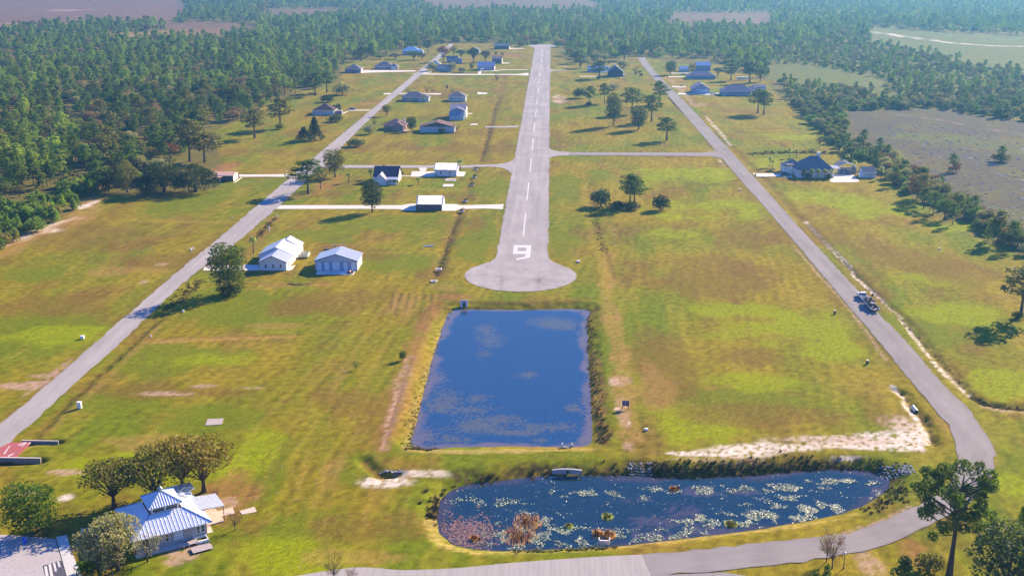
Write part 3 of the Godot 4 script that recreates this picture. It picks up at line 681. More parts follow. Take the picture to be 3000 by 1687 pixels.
	# concrete drives and aprons
	var drives := {"hangar_drive": [Vector2(-112.28, -428.11), Vector2(-92.34, -429.08), Vector2(-75.17, -429.59), Vector2(-59.55, -430.14), Vector2(-56.47, -433.08), Vector2(-54.01, -433.43), Vector2(-52.50, -420.75), Vector2(-57.56, -420.74), Vector2(-58.99, -423.06), Vector2(-74.10, -423.13), Vector2(-108.79, -421.65), Vector2(-112.26, -419.66)],
		"hangar_apron": [Vector2(-43.18, -432.92), Vector2(-37.44, -433.13), Vector2(-36.10, -430.79), Vector2(-26.14, -432.20), Vector2(-18.58, -433.79), Vector2(-18.56, -424.48), Vector2(-25.74, -425.43), Vector2(-35.55, -424.06), Vector2(-37.16, -420.78), Vector2(-42.03, -420.86)],
		"garage_apron": [Vector2(-63.99, -502.41), Vector2(-53.38, -502.55), Vector2(-52.15, -490.53), Vector2(-58.31, -489.52), Vector2(-63.15, -489.35)],
		"garage_drive": [Vector2(-61.99, -511.83), Vector2(-57.95, -511.97), Vector2(-57.84, -502.86), Vector2(-60.27, -502.78)],
		"garage_pad": [Vector2(-42.98, -502.33), Vector2(-38.99, -502.12), Vector2(-39.04, -491.32), Vector2(-42.27, -491.21)],
		"lawn_slab": [Vector2(-46.63, -485.71), Vector2(-42.04, -485.87), Vector2(-41.90, -480.43), Vector2(-46.57, -480.48)],
		"lawn_slab_": [Vector2(-46.63, -473.34), Vector2(-42.05, -473.51), Vector2(-41.95, -468.01), Vector2(-46.52, -467.85)],
		"house_walk": [Vector2(-67.96, -492.23), Vector2(-63.53, -491.59), Vector2(-63.46, -490.13), Vector2(-67.76, -490.76)],
		"white_house_drive": [Vector2(-110.92, -338.80), Vector2(-97.08, -339.99), Vector2(-93.85, -340.11), Vector2(-91.93, -333.64), Vector2(-95.36, -333.52), Vector2(-109.91, -333.01)],
		"white_house_step": [Vector2(-84.12, -337.75), Vector2(-81.97, -340.35), Vector2(-81.79, -335.03), Vector2(-82.78, -333.45)],
		"hangar_slab": [Vector2(-73.62, -334.08), Vector2(-61.49, -334.20), Vector2(-61.24, -329.85), Vector2(-73.13, -329.67)],
		"pink_house_drive": [Vector2(-142.06, -491.83), Vector2(-130.53, -492.24), Vector2(-117.92, -493.81), Vector2(-117.47, -487.12), Vector2(-129.28, -487.25), Vector2(-140.28, -486.31)],
		"pink_house_walk": [Vector2(-139.25, -472.68), Vector2(-139.19, -484.50), Vector2(-138.59, -484.77), Vector2(-138.48, -472.94)],
		"brick_house_drive": [Vector2(-164.71, -969.00), Vector2(-143.47, -968.71), Vector2(-117.29, -967.21), Vector2(-117.57, -957.98), Vector2(-141.02, -951.77), Vector2(-159.78, -945.45), Vector2(-164.62, -941.98)],
		"brown_house_drive": [Vector2(-131.40, -711.77), Vector2(-116.74, -713.05), Vector2(-116.70, -708.93), Vector2(-130.18, -707.25)],
		"brown_house_walk": [Vector2(-136.50, -695.12), Vector2(-131.75, -696.75), Vector2(-130.59, -707.23), Vector2(-129.78, -705.00), Vector2(-130.62, -693.87), Vector2(-135.50, -691.95)],
		"wide_house_slab": [Vector2(-47.63, -653.02), Vector2(-43.41, -654.03), Vector2(-43.33, -648.90), Vector2(-47.30, -648.43)],
		"stilt_house_walk": [Vector2(-53.91, -699.59), Vector2(-49.59, -699.35), Vector2(-49.32, -695.46), Vector2(-53.88, -695.69)],
		"red_house_walk": [Vector2(-86.84, -625.70), Vector2(-82.35, -628.57), Vector2(-79.73, -627.07), Vector2(-85.94, -622.57)],
		"far_house_drive": [Vector2(-118.75, -937.07), Vector2(-110.40, -952.18), Vector2(-102.80, -960.87), Vector2(-101.92, -952.47), Vector2(-109.09, -940.66)],
		"brick_hangar_pad": [Vector2(-121.39, -802.67), Vector2(-104.67, -804.54), Vector2(-103.54, -795.66), Vector2(-120.20, -794.57)],
		"blue_garage_pad": [Vector2(-53.88, -812.32), Vector2(-46.25, -806.83), Vector2(-46.27, -799.73), Vector2(-52.95, -798.09)],
		"blue_garage_path": [Vector2(-70.59, -805.97), Vector2(-66.12, -809.00), Vector2(-65.21, -797.66), Vector2(-70.71, -797.47)],
		"long_house_drive": [Vector2(-110.73, -804.56), Vector2(-78.86, -802.83), Vector2(-79.80, -795.05), Vector2(-111.48, -797.44)],
		"manor_drive": [Vector2(92.78, -503.38), Vector2(99.64, -503.05), Vector2(99.64, -503.06), Vector2(103.35, -503.19), Vector2(109.84, -502.04), Vector2(109.16, -493.54), Vector2(102.59, -495.88), Vector2(98.28, -495.73), Vector2(98.17, -495.13), Vector2(93.18, -494.96)],
		"manor_court": [Vector2(124.52, -489.34), Vector2(130.31, -502.76), Vector2(138.28, -501.89), Vector2(137.45, -496.21), Vector2(137.11, -486.85), Vector2(135.50, -483.90), Vector2(123.67, -483.16)],
		"east_garage_drive": [Vector2(91.67, -811.44), Vector2(104.40, -809.16), Vector2(114.79, -811.71), Vector2(121.98, -811.96), Vector2(120.56, -804.33), Vector2(113.15, -799.53), Vector2(103.67, -803.20), Vector2(91.24, -801.42)],
		"east_drive": [Vector2(92.23, -854.63), Vector2(102.81, -854.39), Vector2(102.04, -847.77), Vector2(91.48, -847.40)],
		"east_far_drive": [Vector2(97.02, -926.10), Vector2(109.56, -925.83), Vector2(108.92, -920.20), Vector2(96.38, -919.76)],
		"east_far_drive_": [Vector2(101.49, -955.41), Vector2(117.86, -955.24), Vector2(117.23, -949.99), Vector2(100.95, -950.16)],
		"barn_edging": [Vector2(24.20, -937.47), Vector2(24.59, -926.37), Vector2(39.01, -925.94), Vector2(38.86, -922.19), Vector2(23.83, -922.28)],
		"brick_hangar_drive": [Vector2(-45.92, -1042.12), Vector2(-38.83, -1040.39), Vector2(-38.98, -1034.50), Vector2(-45.53, -1033.10)],
		"dark_house_drive": [Vector2(-45.66, -1212.04), Vector2(-28.80, -1205.75), Vector2(-28.70, -1201.56), Vector2(-45.16, -1198.90)],
		"plane_apron": [Vector2(-64.24, -971.10), Vector2(-45.26, -971.77), Vector2(-44.94, -964.90), Vector2(-59.92, -962.67), Vector2(-59.29, -936.21), Vector2(-61.96, -936.11), Vector2(-62.44, -959.20)],
		"taxi_loop": [Vector2(-45.58, -978.73), Vector2(-19.86, -979.63), Vector2(-19.78, -975.44), Vector2(-45.35, -973.85)],
		"cottage_slab": [Vector2(-45.92, -484.71), Vector2(-42.09, -484.84), Vector2(-42.14, -480.54), Vector2(-46.60, -480.65)]}
	for d in drives:
		setting(d.rstrip("_"), sheet(drives[d], 0.045, 0.1), concrete)
	# paint
	var paint := mat("runway_paint", Color(0.72, 0.71, 0.71), 0.7, 0.0, 0.3)
	paint.albedo_texture = grain_image(3, 0.06, 0.62, 1.2, 256, 4)
	paint.uv1_triplanar = true
	paint.uv1_world_triplanar = true
	paint.uv1_scale = Vector3.ONE * 0.4
	for i in 14:
		var z := -381.3 - 60.55 * i
		var x := -9.35 - 0.028 * i
		if i >= 9: z = -381.3 - 60.0 * i
		setting("runway_dash", box(Vector3(x - 0.24, 0.045, z - 36.5), Vector3(x + 0.24, 0.06, z)), paint)
	var nine := thing("runway_number", "large white painted number nine on the grey runway", "marking", Vector3(0, 0, 0))
	
	var strokes := [[Vector2(-12.32, -368.10), Vector2(-6.33, -368.46), Vector2(-6.35, -365.14), Vector2(-12.32, -364.93)], [Vector2(-12.32, -364.93), Vector2(-10.87, -364.99), Vector2(-10.80, -360.19), Vector2(-12.23, -360.14)], [Vector2(-12.23, -360.14), Vector2(-7.90, -360.29), Vector2(-7.89, -356.70), Vector2(-12.21, -356.55)], [Vector2(-7.87, -365.09), Vector2(-6.35, -365.14), Vector2(-6.39, -352.29), Vector2(-7.95, -353.18)], [Vector2(-10.90, -350.80), Vector2(-7.95, -353.18), Vector2(-6.39, -352.29), Vector2(-10.83, -348.69)]]
	for s in strokes: part(nine, "stroke", sheet(s, 0.062, 0.01), paint)
	build_clubhouse_paving(concrete, wear)

func even(line: Array, n: int) -> Array:
	# n + 1 points at even steps along a line
	var far := [0.0]
	for i in line.size() - 1: far.append(far[-1] + line[i].distance_to(line[i + 1]))
	var out := []
	var at := 0
	for i in n + 1:
		var d: float = far[-1] * i / n
		while at < line.size() - 2 and far[at + 1] < d: at += 1
		out.append(line[at].lerp(line[at + 1], clampf((d - far[at]) / maxf(far[at + 1] - far[at], 0.0001), 0.0, 1.0)))
	return out

func ribbon(left: Array, right: Array, n: int, across: int, y: float, c: Color, wear: float) -> ArrayMesh:
	# a paved strip between two edges: worn wheel lines, patches, ragged rims
	var l := even(left, n)
	var r := even(right, n)
	var st := SurfaceTool.new()
	st.begin(Mesh.PRIMITIVE_TRIANGLES)
	var run := 0.0
	for i in n + 1:
		if i > 0: run += l[i].distance_to(l[i - 1])
		var dir: Vector2 = (r[i] - l[i]).normalized()
		for j in across + 1:
			var t := float(j) / across
			var p: Vector2 = l[i].lerp(r[i], t)
			var rim := 0.0
			if j == 0 or j == across:
				rim = noise_b.get_noise_2d(run * 1.2, j * 50.0) * 0.5
				p += dir * rim
			var s := noise_a.get_noise_2d(p.x * 14.0, run * 0.55) * 0.9 + noise_a.get_noise_2d(p.x * 3.0 + 60.0, p.y * 2.0) * 0.7 + noise_b.get_noise_2d(p.x * 2.0, p.y * 2.0) * 0.4
			var tone := 1.0 + wear * s - (0.10 if j == 0 or j == across else 0.0) + 0.05 * (rng.randf() - 0.5)
			st.set_color(Color(c.r * tone, c.g * tone, c.b * tone))
			st.set_uv(p / 6.0)
			st.add_vertex(Vector3(p.x, y, p.y))
	var up: bool = (r[0] - l[0]).cross(l[1] - l[0]) > 0.0
	for i in n:
		for j in across:
			var v := i * (across + 1) + j
			for o in ([0, 1, across + 1, 1, across + 2, across + 1] if up else [0, across + 1, 1, 1, across + 1, across + 2]): st.add_index(v + o)
	st.generate_normals()
	return st.commit()

func disc(c: Vector2, radius: float, y: float, col: Color) -> ArrayMesh:
	# the turning circle, with tyre arcs and oily patches worn into it
	var st := SurfaceTool.new()
	st.begin(Mesh.PRIMITIVE_TRIANGLES)
	var rings := 34
	var sides := 120
	for i in rings + 1:
		for j in sides + 1:
			var a := TAU * j / sides
			var rr := radius * i / rings
			if i == rings: rr += noise_b.get_noise_2d(cos(a) * 30.0, sin(a) * 30.0) * 0.25
			var p := c + Vector2(cos(a), sin(a)) * rr
			var q := p - c
			var s := noise_a.get_noise_2d(p.x * 10.0, p.y * 2.0) * 0.16 + noise_a.get_noise_2d(p.x * 4.0 + 9.0, p.y * 4.0) * 0.16
			for arc in [[-9.5, -2.0, 9.0], [9.5, -2.0, 9.0], [-12.0, 6.0, 7.0], [12.5, 5.0, 6.5], [7.0, 9.0, 5.0]]:
				var d := absf(q.distance_to(Vector2(arc[0], arc[1])) - arc[2]) + noise_b.get_noise_2d(p.x, p.y) * 0.5
				if d < 1.0 and q.length() > 3.0: s -= 0.13 * (1.0 - d)
			s -= 0.16 * clampf(1.0 - absf(absf(q.x) - 5.6) / 1.3, 0.0, 1.0) * clampf(q.y / 10.0 + 0.9, 0.0, 1.0)
			st.set_color(col * (1.05 + s + 0.05 * (rng.randf() - 0.5)))
			st.set_uv(p / 6.0)
			st.add_vertex(Vector3(p.x, y, p.y))
	for i in rings:
		for j in sides:
			var v := i * (sides + 1) + j
			for o in [0, sides + 1, 1, 1, sides + 1, sides + 2]: st.add_index(v + o)
	st.generate_normals()
	return st.commit()

func build_clubhouse_paving(concrete: Material, wear: Texture2D) -> void:
	setting("parking_lot", sheet([Vector2(-112.98, -166.97), Vector2(-98.40, -166.87), Vector2(-94.24, -166.82), Vector2(-87.79, -166.24), Vector2(-84.15, -165.65), Vector2(-80.54, -159.53), Vector2(-77.32, -154.24), Vector2(-72.31, -145.97), Vector2(-100.18, -144.99)], 0.05, 0.1), grained("lot_concrete", Color(0.42, 0.39, 0.40), 0.9, wear, 0.11, 0.2))
	setting("footpath", sheet([Vector2(-84.32, -166.28), Vector2(-82.74, -166.90), Vector2(-79.02, -160.63), Vector2(-74.51, -153.95), Vector2(-71.45, -149.27), Vector2(-74.40, -149.16), Vector2(-77.32, -154.24)], 0.11, 0.15), grained("path_concrete", Color(0.55, 0.55, 0.55), 0.9, wear, 0.15, 0.2))
	setting("footpath", sheet([Vector2(-60.62, -175.59), Vector2(-56.95, -177.90), Vector2(-55.90, -175.76), Vector2(-59.18, -173.73)], 0.06, 0.1), grained("tan_concrete", Color(0.62, 0.5, 0.42), 0.9, wear, 0.15, 0.2))
	setting("footpath", sheet([Vector2(-55.35, -176.57), Vector2(-53.04, -178.33), Vector2(-52.13, -176.46), Vector2(-54.47, -175.36)], 0.06, 0.1), mats.tan_concrete)
	setting("footpath", sheet([Vector2(-60.28, -171.60), Vector2(-59.27, -171.86), Vector2(-57.83, -168.90), Vector2(-59.14, -168.22)], 0.06, 0.1), mats.tan_concrete)
	setting("road_apron", sheet([Vector2(-111.19, -201.62), Vector2(-110.25, -203.79), Vector2(-106.14, -204.43), Vector2(-105.78, -201.81), Vector2(-105.84, -196.88), Vector2(-112.90, -196.63), Vector2(-116.97, -196.49)], 0.07, 0.1), red_tiles())
	var bay := thing("ramp_pad", "dark painted ramp pad with white stripes beside the car park", "marking", Vector3.ZERO)
	part(bay, "pad", sheet([Vector2(-82.54, -157.06), Vector2(-80.09, -158.87), Vector2(-76.29, -152.49), Vector2(-78.97, -151.02)], 0.058, 0.02), mat("pad_paint", Color(0.07, 0.07, 0.10), 0.8))
	for i in 4:
		part(bay, "stripe", sheet([[Vector2(-82.14, -156.82), Vector2(-81.81, -157.05), Vector2(-78.90, -151.71), Vector2(-79.28, -151.49)], [Vector2(-81.73, -157.45), Vector2(-81.39, -157.69), Vector2(-78.34, -152.07), Vector2(-78.70, -151.85)], [Vector2(-81.19, -157.91), Vector2(-80.90, -158.11), Vector2(-79.47, -155.54), Vector2(-79.68, -155.32)], [Vector2(-80.63, -158.30), Vector2(-80.40, -158.49), Vector2(-79.44, -156.92), Vector2(-79.66, -156.69)]][i], 0.064, 0.004), mats.runway_paint)

func red_tiles() -> StandardMaterial3D:
	return grained("red_pavement", Color(0.42, 0.12, 0.12), 0.8, grain_image(41, 0.05, 0.5, 1.5, 256, 4), 0.25, 0.3)

# ---------------------------------------------------------------- water

func water_sheet(poly: Array, y: float, step: float, deep: Color, shallow: Color, weed: Color, seed_: int, spots: Array) -> ArrayMesh:
	# a fine sheet so that water weed and the muddy shallows can be told from deep water
	var pts := PackedVector2Array(poly)
	var lo := pts[0]
	var hi := pts[0]
	for p in pts:
		lo = lo.min(p)
		hi = hi.max(p)
	lo -= Vector2.ONE * 2.0
	hi += Vector2.ONE * 2.0
	var nx := int((hi.x - lo.x) / step) + 2
	var nz := int((hi.y - lo.y) / step) + 2
	var st := SurfaceTool.new()
	st.begin(Mesh.PRIMITIVE_TRIANGLES)
	var keep := PackedByteArray()
	keep.resize(nx * nz)
	for j in nz:
		for i in nx:
			var p := lo + Vector2(i, j) * step
			var d := 1e9
			for q in pts.size(): d = minf(d, p.distance_squared_to(Geometry2D.get_closest_point_to_segment(p, pts[q], pts[(q + 1) % pts.size()])))
			d = sqrt(d)
			var inside := Geometry2D.is_point_in_polygon(p, pts)
			keep[j * nx + i] = 1 if inside or d < 1.6 else 0
			var n := noise_a.get_noise_2d(p.x * 3.0 + seed_, p.y * 3.0)
			var c := deep.lerp(shallow, clampf((1.7 + n * 3.0 - d) / 1.2, 0.0, 1.0) if inside else 1.0)
			for s in spots:
				var u := Vector2((p.x - s[0]) / s[2], (p.y - s[1]) / s[3]).length() + n * 1.1 + noise_b.get_noise_2d(p.x * 3.0, p.y * 3.0) * 0.9
				c = c.lerp(weed if s.size() < 5 else shallow, clampf((1.0 - u) * 2.2, 0.0, 0.75))
			st.set_color(c * (1.0 + 0.10 * noise_b.get_noise_2d(p.x * 2.0, p.y * 2.0)))
			st.set_normal(Vector3.UP)
			st.add_vertex(Vector3(p.x, y, p.y))
	for j in nz - 1:
		for i in nx - 1:
			var v := j * nx + i
			if keep[v] and keep[v + 1] and keep[v + nx] and keep[v + nx + 1]:
				for o in [0, 1, nx, 1, nx + 1, nx]: st.add_index(v + o)
	return st.commit()

func build_water() -> void:
	var m := mat("water", Color.WHITE, 0.04, 0.0, 1.0)
	m.vertex_color_use_as_albedo = true
	m.normal_enabled = true
	var rip := FastNoiseLite.new()
	rip.seed = 9
	rip.frequency = 0.03
	rip.fractal_octaves = 4
	var im := rip.get_seamless_image(512, 512)
	im.convert(Image.FORMAT_RGBA8)
	im.bump_map_to_normal_map(1.2)
	m.normal_texture = ImageTexture.create_from_image(im)
	m.normal_scale = 0.25
	m.uv1_triplanar = true
	m.uv1_world_triplanar = true
	m.uv1_scale = Vector3.ONE * 0.12
	setting("pond_water", water_sheet(pond_shore(), -1.2, 0.5, Color(0.016, 0.052, 0.14), Color(0.13, 0.105, 0.12), Color(0.10, 0.10, 0.085), 0,
		[[-15.9, -278.5, 3.2, 7.8], [-16.6, -262.8, 2.2, 3.5], [2.1, -287.3, 6.5, 4.1], [9.5, -279.2, 1.7, 3.3], [-17.5, -226.6, 5.3, 3.2], [-16.9, -218.0, 6.0, 3.8], [-16.2, -233.6, 2.7, 2.9], [-6.6, -215.1, 5.0, 1.2], [-11.1, -222.4, 6.1, 2.6], [-23.2, -231.2, 3.6, 7.0], [0.2, -218.5, 5.1, 2.1], [-20.6, -211.6, 5.0, 2.4], [-4.7, -249.2, 2.5, 2.1], [-1.5, -211.3, 1.5, 1.0], [5.4, -228.6, 1.2, 1.6], [-27.5, -245.8, 1.9, 5.7, 1], [9.4, -214.8, 2.2, 6.1, 1], [-26.4, -211.5, 1.8, 6.0, 1], [9.5, -232.5, 1.3, 9.4, 1]]), m)
	setting("lily_pond_water", water_sheet(lily_pond_shore(), -1.5, 0.7, Color(0.008, 0.024, 0.036), Color(0.045, 0.035, 0.04), Color(0.075, 0.055, 0.075), 300,
		[[-14.8, -170.5, 4.1, 5.5], [18.8, -178.6, 5.0, 2.4], [24.9, -181.9, 2.9, 3.7], [18.3, -172.9, 4.2, 1.4], [29.6, -174.7, 4.2, 1.7], [18.0, -186.2, 3.7, 1.3], [28.0, -189.8, 4.5, 1.3], [62.9, -191.1, 1.5, 3.3], [39.2, -190.2, 4.5, 1.3]]), m)
	lilies()

func lilies() -> void:
	# floating pads, thousands of them: one mass
	var st := start()
	for i in 7:
		var a := TAU * i / 8.0 + 0.3
		var b := TAU * (i + 1) / 8.0 + 0.3
		tri(st, Vector3(0, 0.02, 0), Vector3(cos(a), 0.0, sin(a)), Vector3(cos(b), 0.0, sin(b)))
	var pad := done(st)
	var pts := PackedVector2Array(lily_pond_shore())
	var lo := pts[0]
	var hi := pts[0]
	for p in pts:
		lo = lo.min(p)
		hi = hi.max(p)
	var places := []
	var beds := [[7.7, -188.3, 9.0, 1.6, 0.5], [-1.8, -178.0, 4.3, 4.4, 0.4], [-5.2, -172.1, 7.6, 4.7, 0.5], [3.8, -172.4, 6.2, 3.6, 0.55], [12.8, -172.7, 6.2, 2.8, 0.3], [22.5, -173.0, 7.6, 2.8, 0.45], [27.4, -179.0, 5.0, 3.6, 0.5], [35.9, -179.3, 5.7, 3.6, 0.5], [43.5, -181.8, 6.5, 3.3, 0.7], [49.4, -182.8, 5.1, 4.3, 0.8], [55.1, -179.9, 4.3, 2.1, 0.7], [62.2, -188.6, 1.8, 3.2, 0.9], [57.5, -195.0, 7.6, 1.4, 0.6], [43.3, -192.0, 10.6, 1.7, 0.5], [28.1, -190.6, 9.8, 1.7, 0.45], [-10.8, -184.4, 8.1, 1.9, 0.25], [38.5, -186.2, 4.4, 1.6, 0.35], [46.2, -188.0, 4.4, 1.3, 0.4], [-15.3, -167.6, 2.7, 2.4, 0.15], [16.6, -187.0, 2.2, 1.6, 0.6]]
	for t in 300000:
		var p := Vector2(rng.randf_range(lo.x, hi.x), rng.randf_range(lo.y, hi.y))
		var chance := 0.006
		for s in beds:
			var u := Vector2((p.x - s[0]) / s[2], (p.y - s[1]) / s[3]).length()
			if u < 1.2: chance = maxf(chance, s[4] * (1.2 - u))
		chance *= clampf(noise_b.get_noise_2d(p.x * 0.9, p.y * 0.9) * 4.0 + 0.3, 0.0, 1.0)
		if rng.randf() > chance: continue
		if not Geometry2D.is_point_in_polygon(p, pts): continue
		places.append(p)
	var mm := MultiMesh.new()
	mm.transform_format = MultiMesh.TRANSFORM_3D
	mm.use_colors = true
	mm.mesh = pad
	mm.instance_count = places.size()
	for i in places.size():
		var r := rng.randf_range(0.06, 0.15)
		var b := Basis(Vector3.UP, rng.randf() * TAU).scaled(Vector3(r, 1.0, r)) * Basis(Vector3.RIGHT, rng.randf_range(-0.1, 0.1))
		mm.set_instance_transform(i, Transform3D(b, Vector3(places[i].x, -1.48 + rng.randf() * 0.015, places[i].y)))
		mm.set_instance_color(i, Color(0.22, 0.30, 0.15).lerp(Color(0.44, 0.48, 0.37), rng.randf()) * rng.randf_range(0.75, 1.1))
	var o := MultiMeshInstance3D.new()
	o.name = "lily_pads"
	o.multimesh = mm
	var m := mat("lily", Color.WHITE, 0.45, 0.0, 0.5)
	m.vertex_color_use_as_albedo = true
	o.material_override = m
	tag(o, "pale green lily pads floating in drifts on the dark long pond", "lily pads", "", "stuff")
	add_child(o)

# ---------------------------------------------------------------- buildings

func siding(key: String, c: Color) -> StandardMaterial3D:
	if mats.has(key): return mats[key]
	if not mats.has("siding_tex"): mats["siding_tex"] = grain_image(17, 0.04, 0.86, 1.08, 256, 4)
	return grained(key, c, 0.8, mats.siding_tex, 0.35, 0.3)

func shingle(key: String, c: Color) -> StandardMaterial3D:
	if mats.has(key): return mats[key]
	if not mats.has("shingle_tex"): mats["shingle_tex"] = grain_image(18, 0.09, 0.7, 1.2, 256, 5)
	return grained(key, c, 0.9, mats.shingle_tex, 0.5, 0.25)

func metal_roof(key: String, c: Color) -> StandardMaterial3D:
	if mats.has(key): return mats[key]
	if not mats.has("siding_tex"): mats["siding_tex"] = grain_image(17, 0.04, 0.86, 1.08, 256, 4)
	var m := grained(key, c, 0.34, mats.siding_tex, 0.2, 0.6)
	m.metallic = 0.55
	return m

func gable_z(parent: Node, w: float, d: float, hw: float, rise: float, over: float, wall: Material, roof: Material, trim: Material, at := Vector3.ZERO, shift := 0.0) -> Node:
	# walls with gables facing +z and -z, ridge along z at x = shift
	var st := start()
	var x := w / 2.0
	var z := d / 2.0
	var top := hw + rise
	for s in [1.0, -1.0]:
		var a := Vector3(-x, 0, s * z)
		var b := Vector3(x, 0, s * z)
		var c := Vector3(x, hw, s * z)
		var e := Vector3(shift, top, s * z)
		var f := Vector3(-x, hw, s * z)
		if s > 0:
			quad(st, a, f, c, b)
			tri(st, f, e, c)
		else:
			quad(st, a, b, c, f)
			tri(st, f, c, e)
	quad(st, Vector3(x, 0, z), Vector3(x, hw, z), Vector3(x, hw, -z), Vector3(x, 0, -z))
	quad(st, Vector3(-x, 0, -z), Vector3(-x, hw, -z), Vector3(-x, hw, z), Vector3(-x, 0, z))
	part(parent, "wall", done(st), wall, at)
	var rt := start()
	var t := 0.16
	var yr := top + t + 0.02
	var er := hw + t + 0.02 - over * rise / (x - shift)
	var el := hw + t + 0.02 - over * rise / (x + shift)
	add_slab(rt, [Vector3(shift, yr, z + over), Vector3(x + over, er, z + over), Vector3(x + over, er, -z - over), Vector3(shift, yr, -z - over)], t)
	add_slab(rt, [Vector3(-x - over, el, z + over), Vector3(shift, yr, z + over), Vector3(shift, yr, -z - over), Vector3(-x - over, el, -z - over)], t)
	var r := part(parent, "roof", done(rt), roof, at)
	if trim:
		for s in [[Vector3(shift, yr, 0), Vector3(x + over, er, 0)], [Vector3(shift, yr, 0), Vector3(-x - over, el, 0)]]:
			var bt := start()
			var p: Vector3 = s[0]
			var q: Vector3 = s[1]
			var zf := z + over + 0.03
			add_slab(bt, [Vector3(minf(p.x, q.x), (q if q.x < p.x else p).y + 0.03, zf), Vector3(maxf(p.x, q.x), (p if q.x < p.x else q).y + 0.03, zf), Vector3(maxf(p.x, q.x), (p if q.x < p.x else q).y + 0.03, zf - 0.06), Vector3(minf(p.x, q.x), (q if q.x < p.x else p).y + 0.03, zf - 0.06)], 0.28)
			part(r, "fascia", done(bt), trim)
	return r

func gable_x(parent: Node, w: float, d: float, hw: float, rise: float, over: float, wall: Material, roof: Material, trim: Material, at := Vector3.ZERO) -> Node:
	# ridge along x
	var st := start()
	var x := w / 2.0
	var z := d / 2.0
	var top := hw + rise
	quad(st, Vector3(-x, 0, z), Vector3(-x, hw, z), Vector3(x, hw, z), Vector3(x, 0, z))
	quad(st, Vector3(x, 0, -z), Vector3(x, hw, -z), Vector3(-x, hw, -z), Vector3(-x, 0, -z))
	quad(st, Vector3(x, 0, z), Vector3(x, hw, z), Vector3(x, hw, -z), Vector3(x, 0, -z))
	tri(st, Vector3(x, hw, z), Vector3(x, top, 0), Vector3(x, hw, -z))
	quad(st, Vector3(-x, 0, -z), Vector3(-x, hw, -z), Vector3(-x, hw, z), Vector3(-x, 0, z))
	tri(st, Vector3(-x, hw, -z), Vector3(-x, top, 0), Vector3(-x, hw, z))
	part(parent, "wall", done(st), wall, at)
	var rt := start()
	var t := 0.16
	var yr := top + t + 0.02
	var e := hw + t + 0.02 - over * rise / z
	add_slab(rt, [Vector3(-x - over, e, z + over), Vector3(x + over, e, z + over), Vector3(x + over, yr, 0), Vector3(-x - over, yr, 0)], t)
	add_slab(rt, [Vector3(-x - over, yr, 0), Vector3(x + over, yr, 0), Vector3(x + over, e, -z - over), Vector3(-x - over, e, -z - over)], t)
	var r := part(parent, "roof", done(rt), roof, at)
	if trim:
		part(r, "fascia", box(Vector3(-x - over - 0.02, e - 0.3, z + over + 0.002), Vector3(x + over + 0.02, e + 0.02, z + over + 0.06)), trim)
	return r

func hip(parent: Node, w: float, d: float, hw: float, rise: float, over: float, wall: Material, roof: Material, trim: Material, at := Vector3.ZERO) -> Node:
	part(parent, "wall", box(Vector3(-w / 2, 0, -d / 2), Vector3(w / 2, hw, d / 2)), wall, at)
	var x := w / 2.0 + over
	var z := d / 2.0 + over
	var a := Vector3.ZERO
	var b := Vector3.ZERO
	if w >= d:
		a = Vector3(-(x - z), hw + rise, 0)
		b = Vector3(x - z, hw + rise, 0)
	else:
		a = Vector3(0, hw + rise, -(z - x))
		b = Vector3(0, hw + rise, z - x)
	var y := hw + 0.02
	var c := [Vector3(-x, y, z), Vector3(x, y, z), Vector3(x, y, -z), Vector3(-x, y, -z)]
	var st := start()
	if w >= d:
		quad(st, c[0], a, b, c[1])
		tri(st, c[1], b, c[2])
		quad(st, c[2], b, a, c[3])
		tri(st, c[3], a, c[0])
	else:
		tri(st, c[0], b, c[1])
		quad(st, c[1], b, a, c[2])
		tri(st, c[2], a, c[3])
		quad(st, c[3], a, b, c[0])
	quad(st, c[0], c[1], c[2], c[3])
	var r := part(parent, "roof", done(st), roof, at)
	if trim:
		var ft := start()
		add_box(ft, Vector3(-x - 0.03, y - 0.2, z - 0.05), Vector3(x + 0.03, y + 0.03, z + 0.03))
		add_box(ft, Vector3(x - 0.05, y - 0.2, -z), Vector3(x + 0.03, y + 0.03, z - 0.05))
		part(r, "fascia", done(ft), trim)
	return r

func glass_mat() -> StandardMaterial3D:
	return mat("window_glass", Color(0.03, 0.04, 0.06), 0.08, 0.0, 0.8)

func window(parent: Node, at: Vector3, w: float, h: float, face := 0.0, frame: Material = null, called := "window", fill: Material = null) -> void:
	# at: the middle of its sill on the wall; face: turn about y (0 looks to +z)
	var o := Node3D.new()
	o.name = called
	parent.add_child(o, true)
	o.position = at
	o.rotation.y = face
	var f := frame if frame else mat("white_trim", Color(0.82, 0.82, 0.82), 0.6)
	var st := start()
	for r in [[-w / 2 - 0.1, -0.1, w / 2 + 0.1, 0.0], [-w / 2 - 0.1, h, w / 2 + 0.1, h + 0.1], [-w / 2 - 0.1, 0.0, -w / 2, h], [w / 2, 0.0, w / 2 + 0.1, h], [-w / 2, h * 0.5 - 0.03, w / 2, h * 0.5 + 0.03]]:
		add_box(st, Vector3(r[0], r[1], -0.02), Vector3(r[2], r[3], 0.07))
	part(o, "frame", done(st), f)
	part(o, "pane", box(Vector3(-w / 2 + 0.002, 0.002, -0.02), Vector3(w / 2 - 0.002, h - 0.002, 0.03)), fill if fill else glass_mat())

func door(parent: Node, at: Vector3, w: float, h: float, m: Material, face := 0.0, called := "door") -> void:
	part(parent, called, box(Vector3(-w / 2, 0.0, -0.02), Vector3(w / 2, h, 0.05)), m, at, Vector3(0, face, 0))

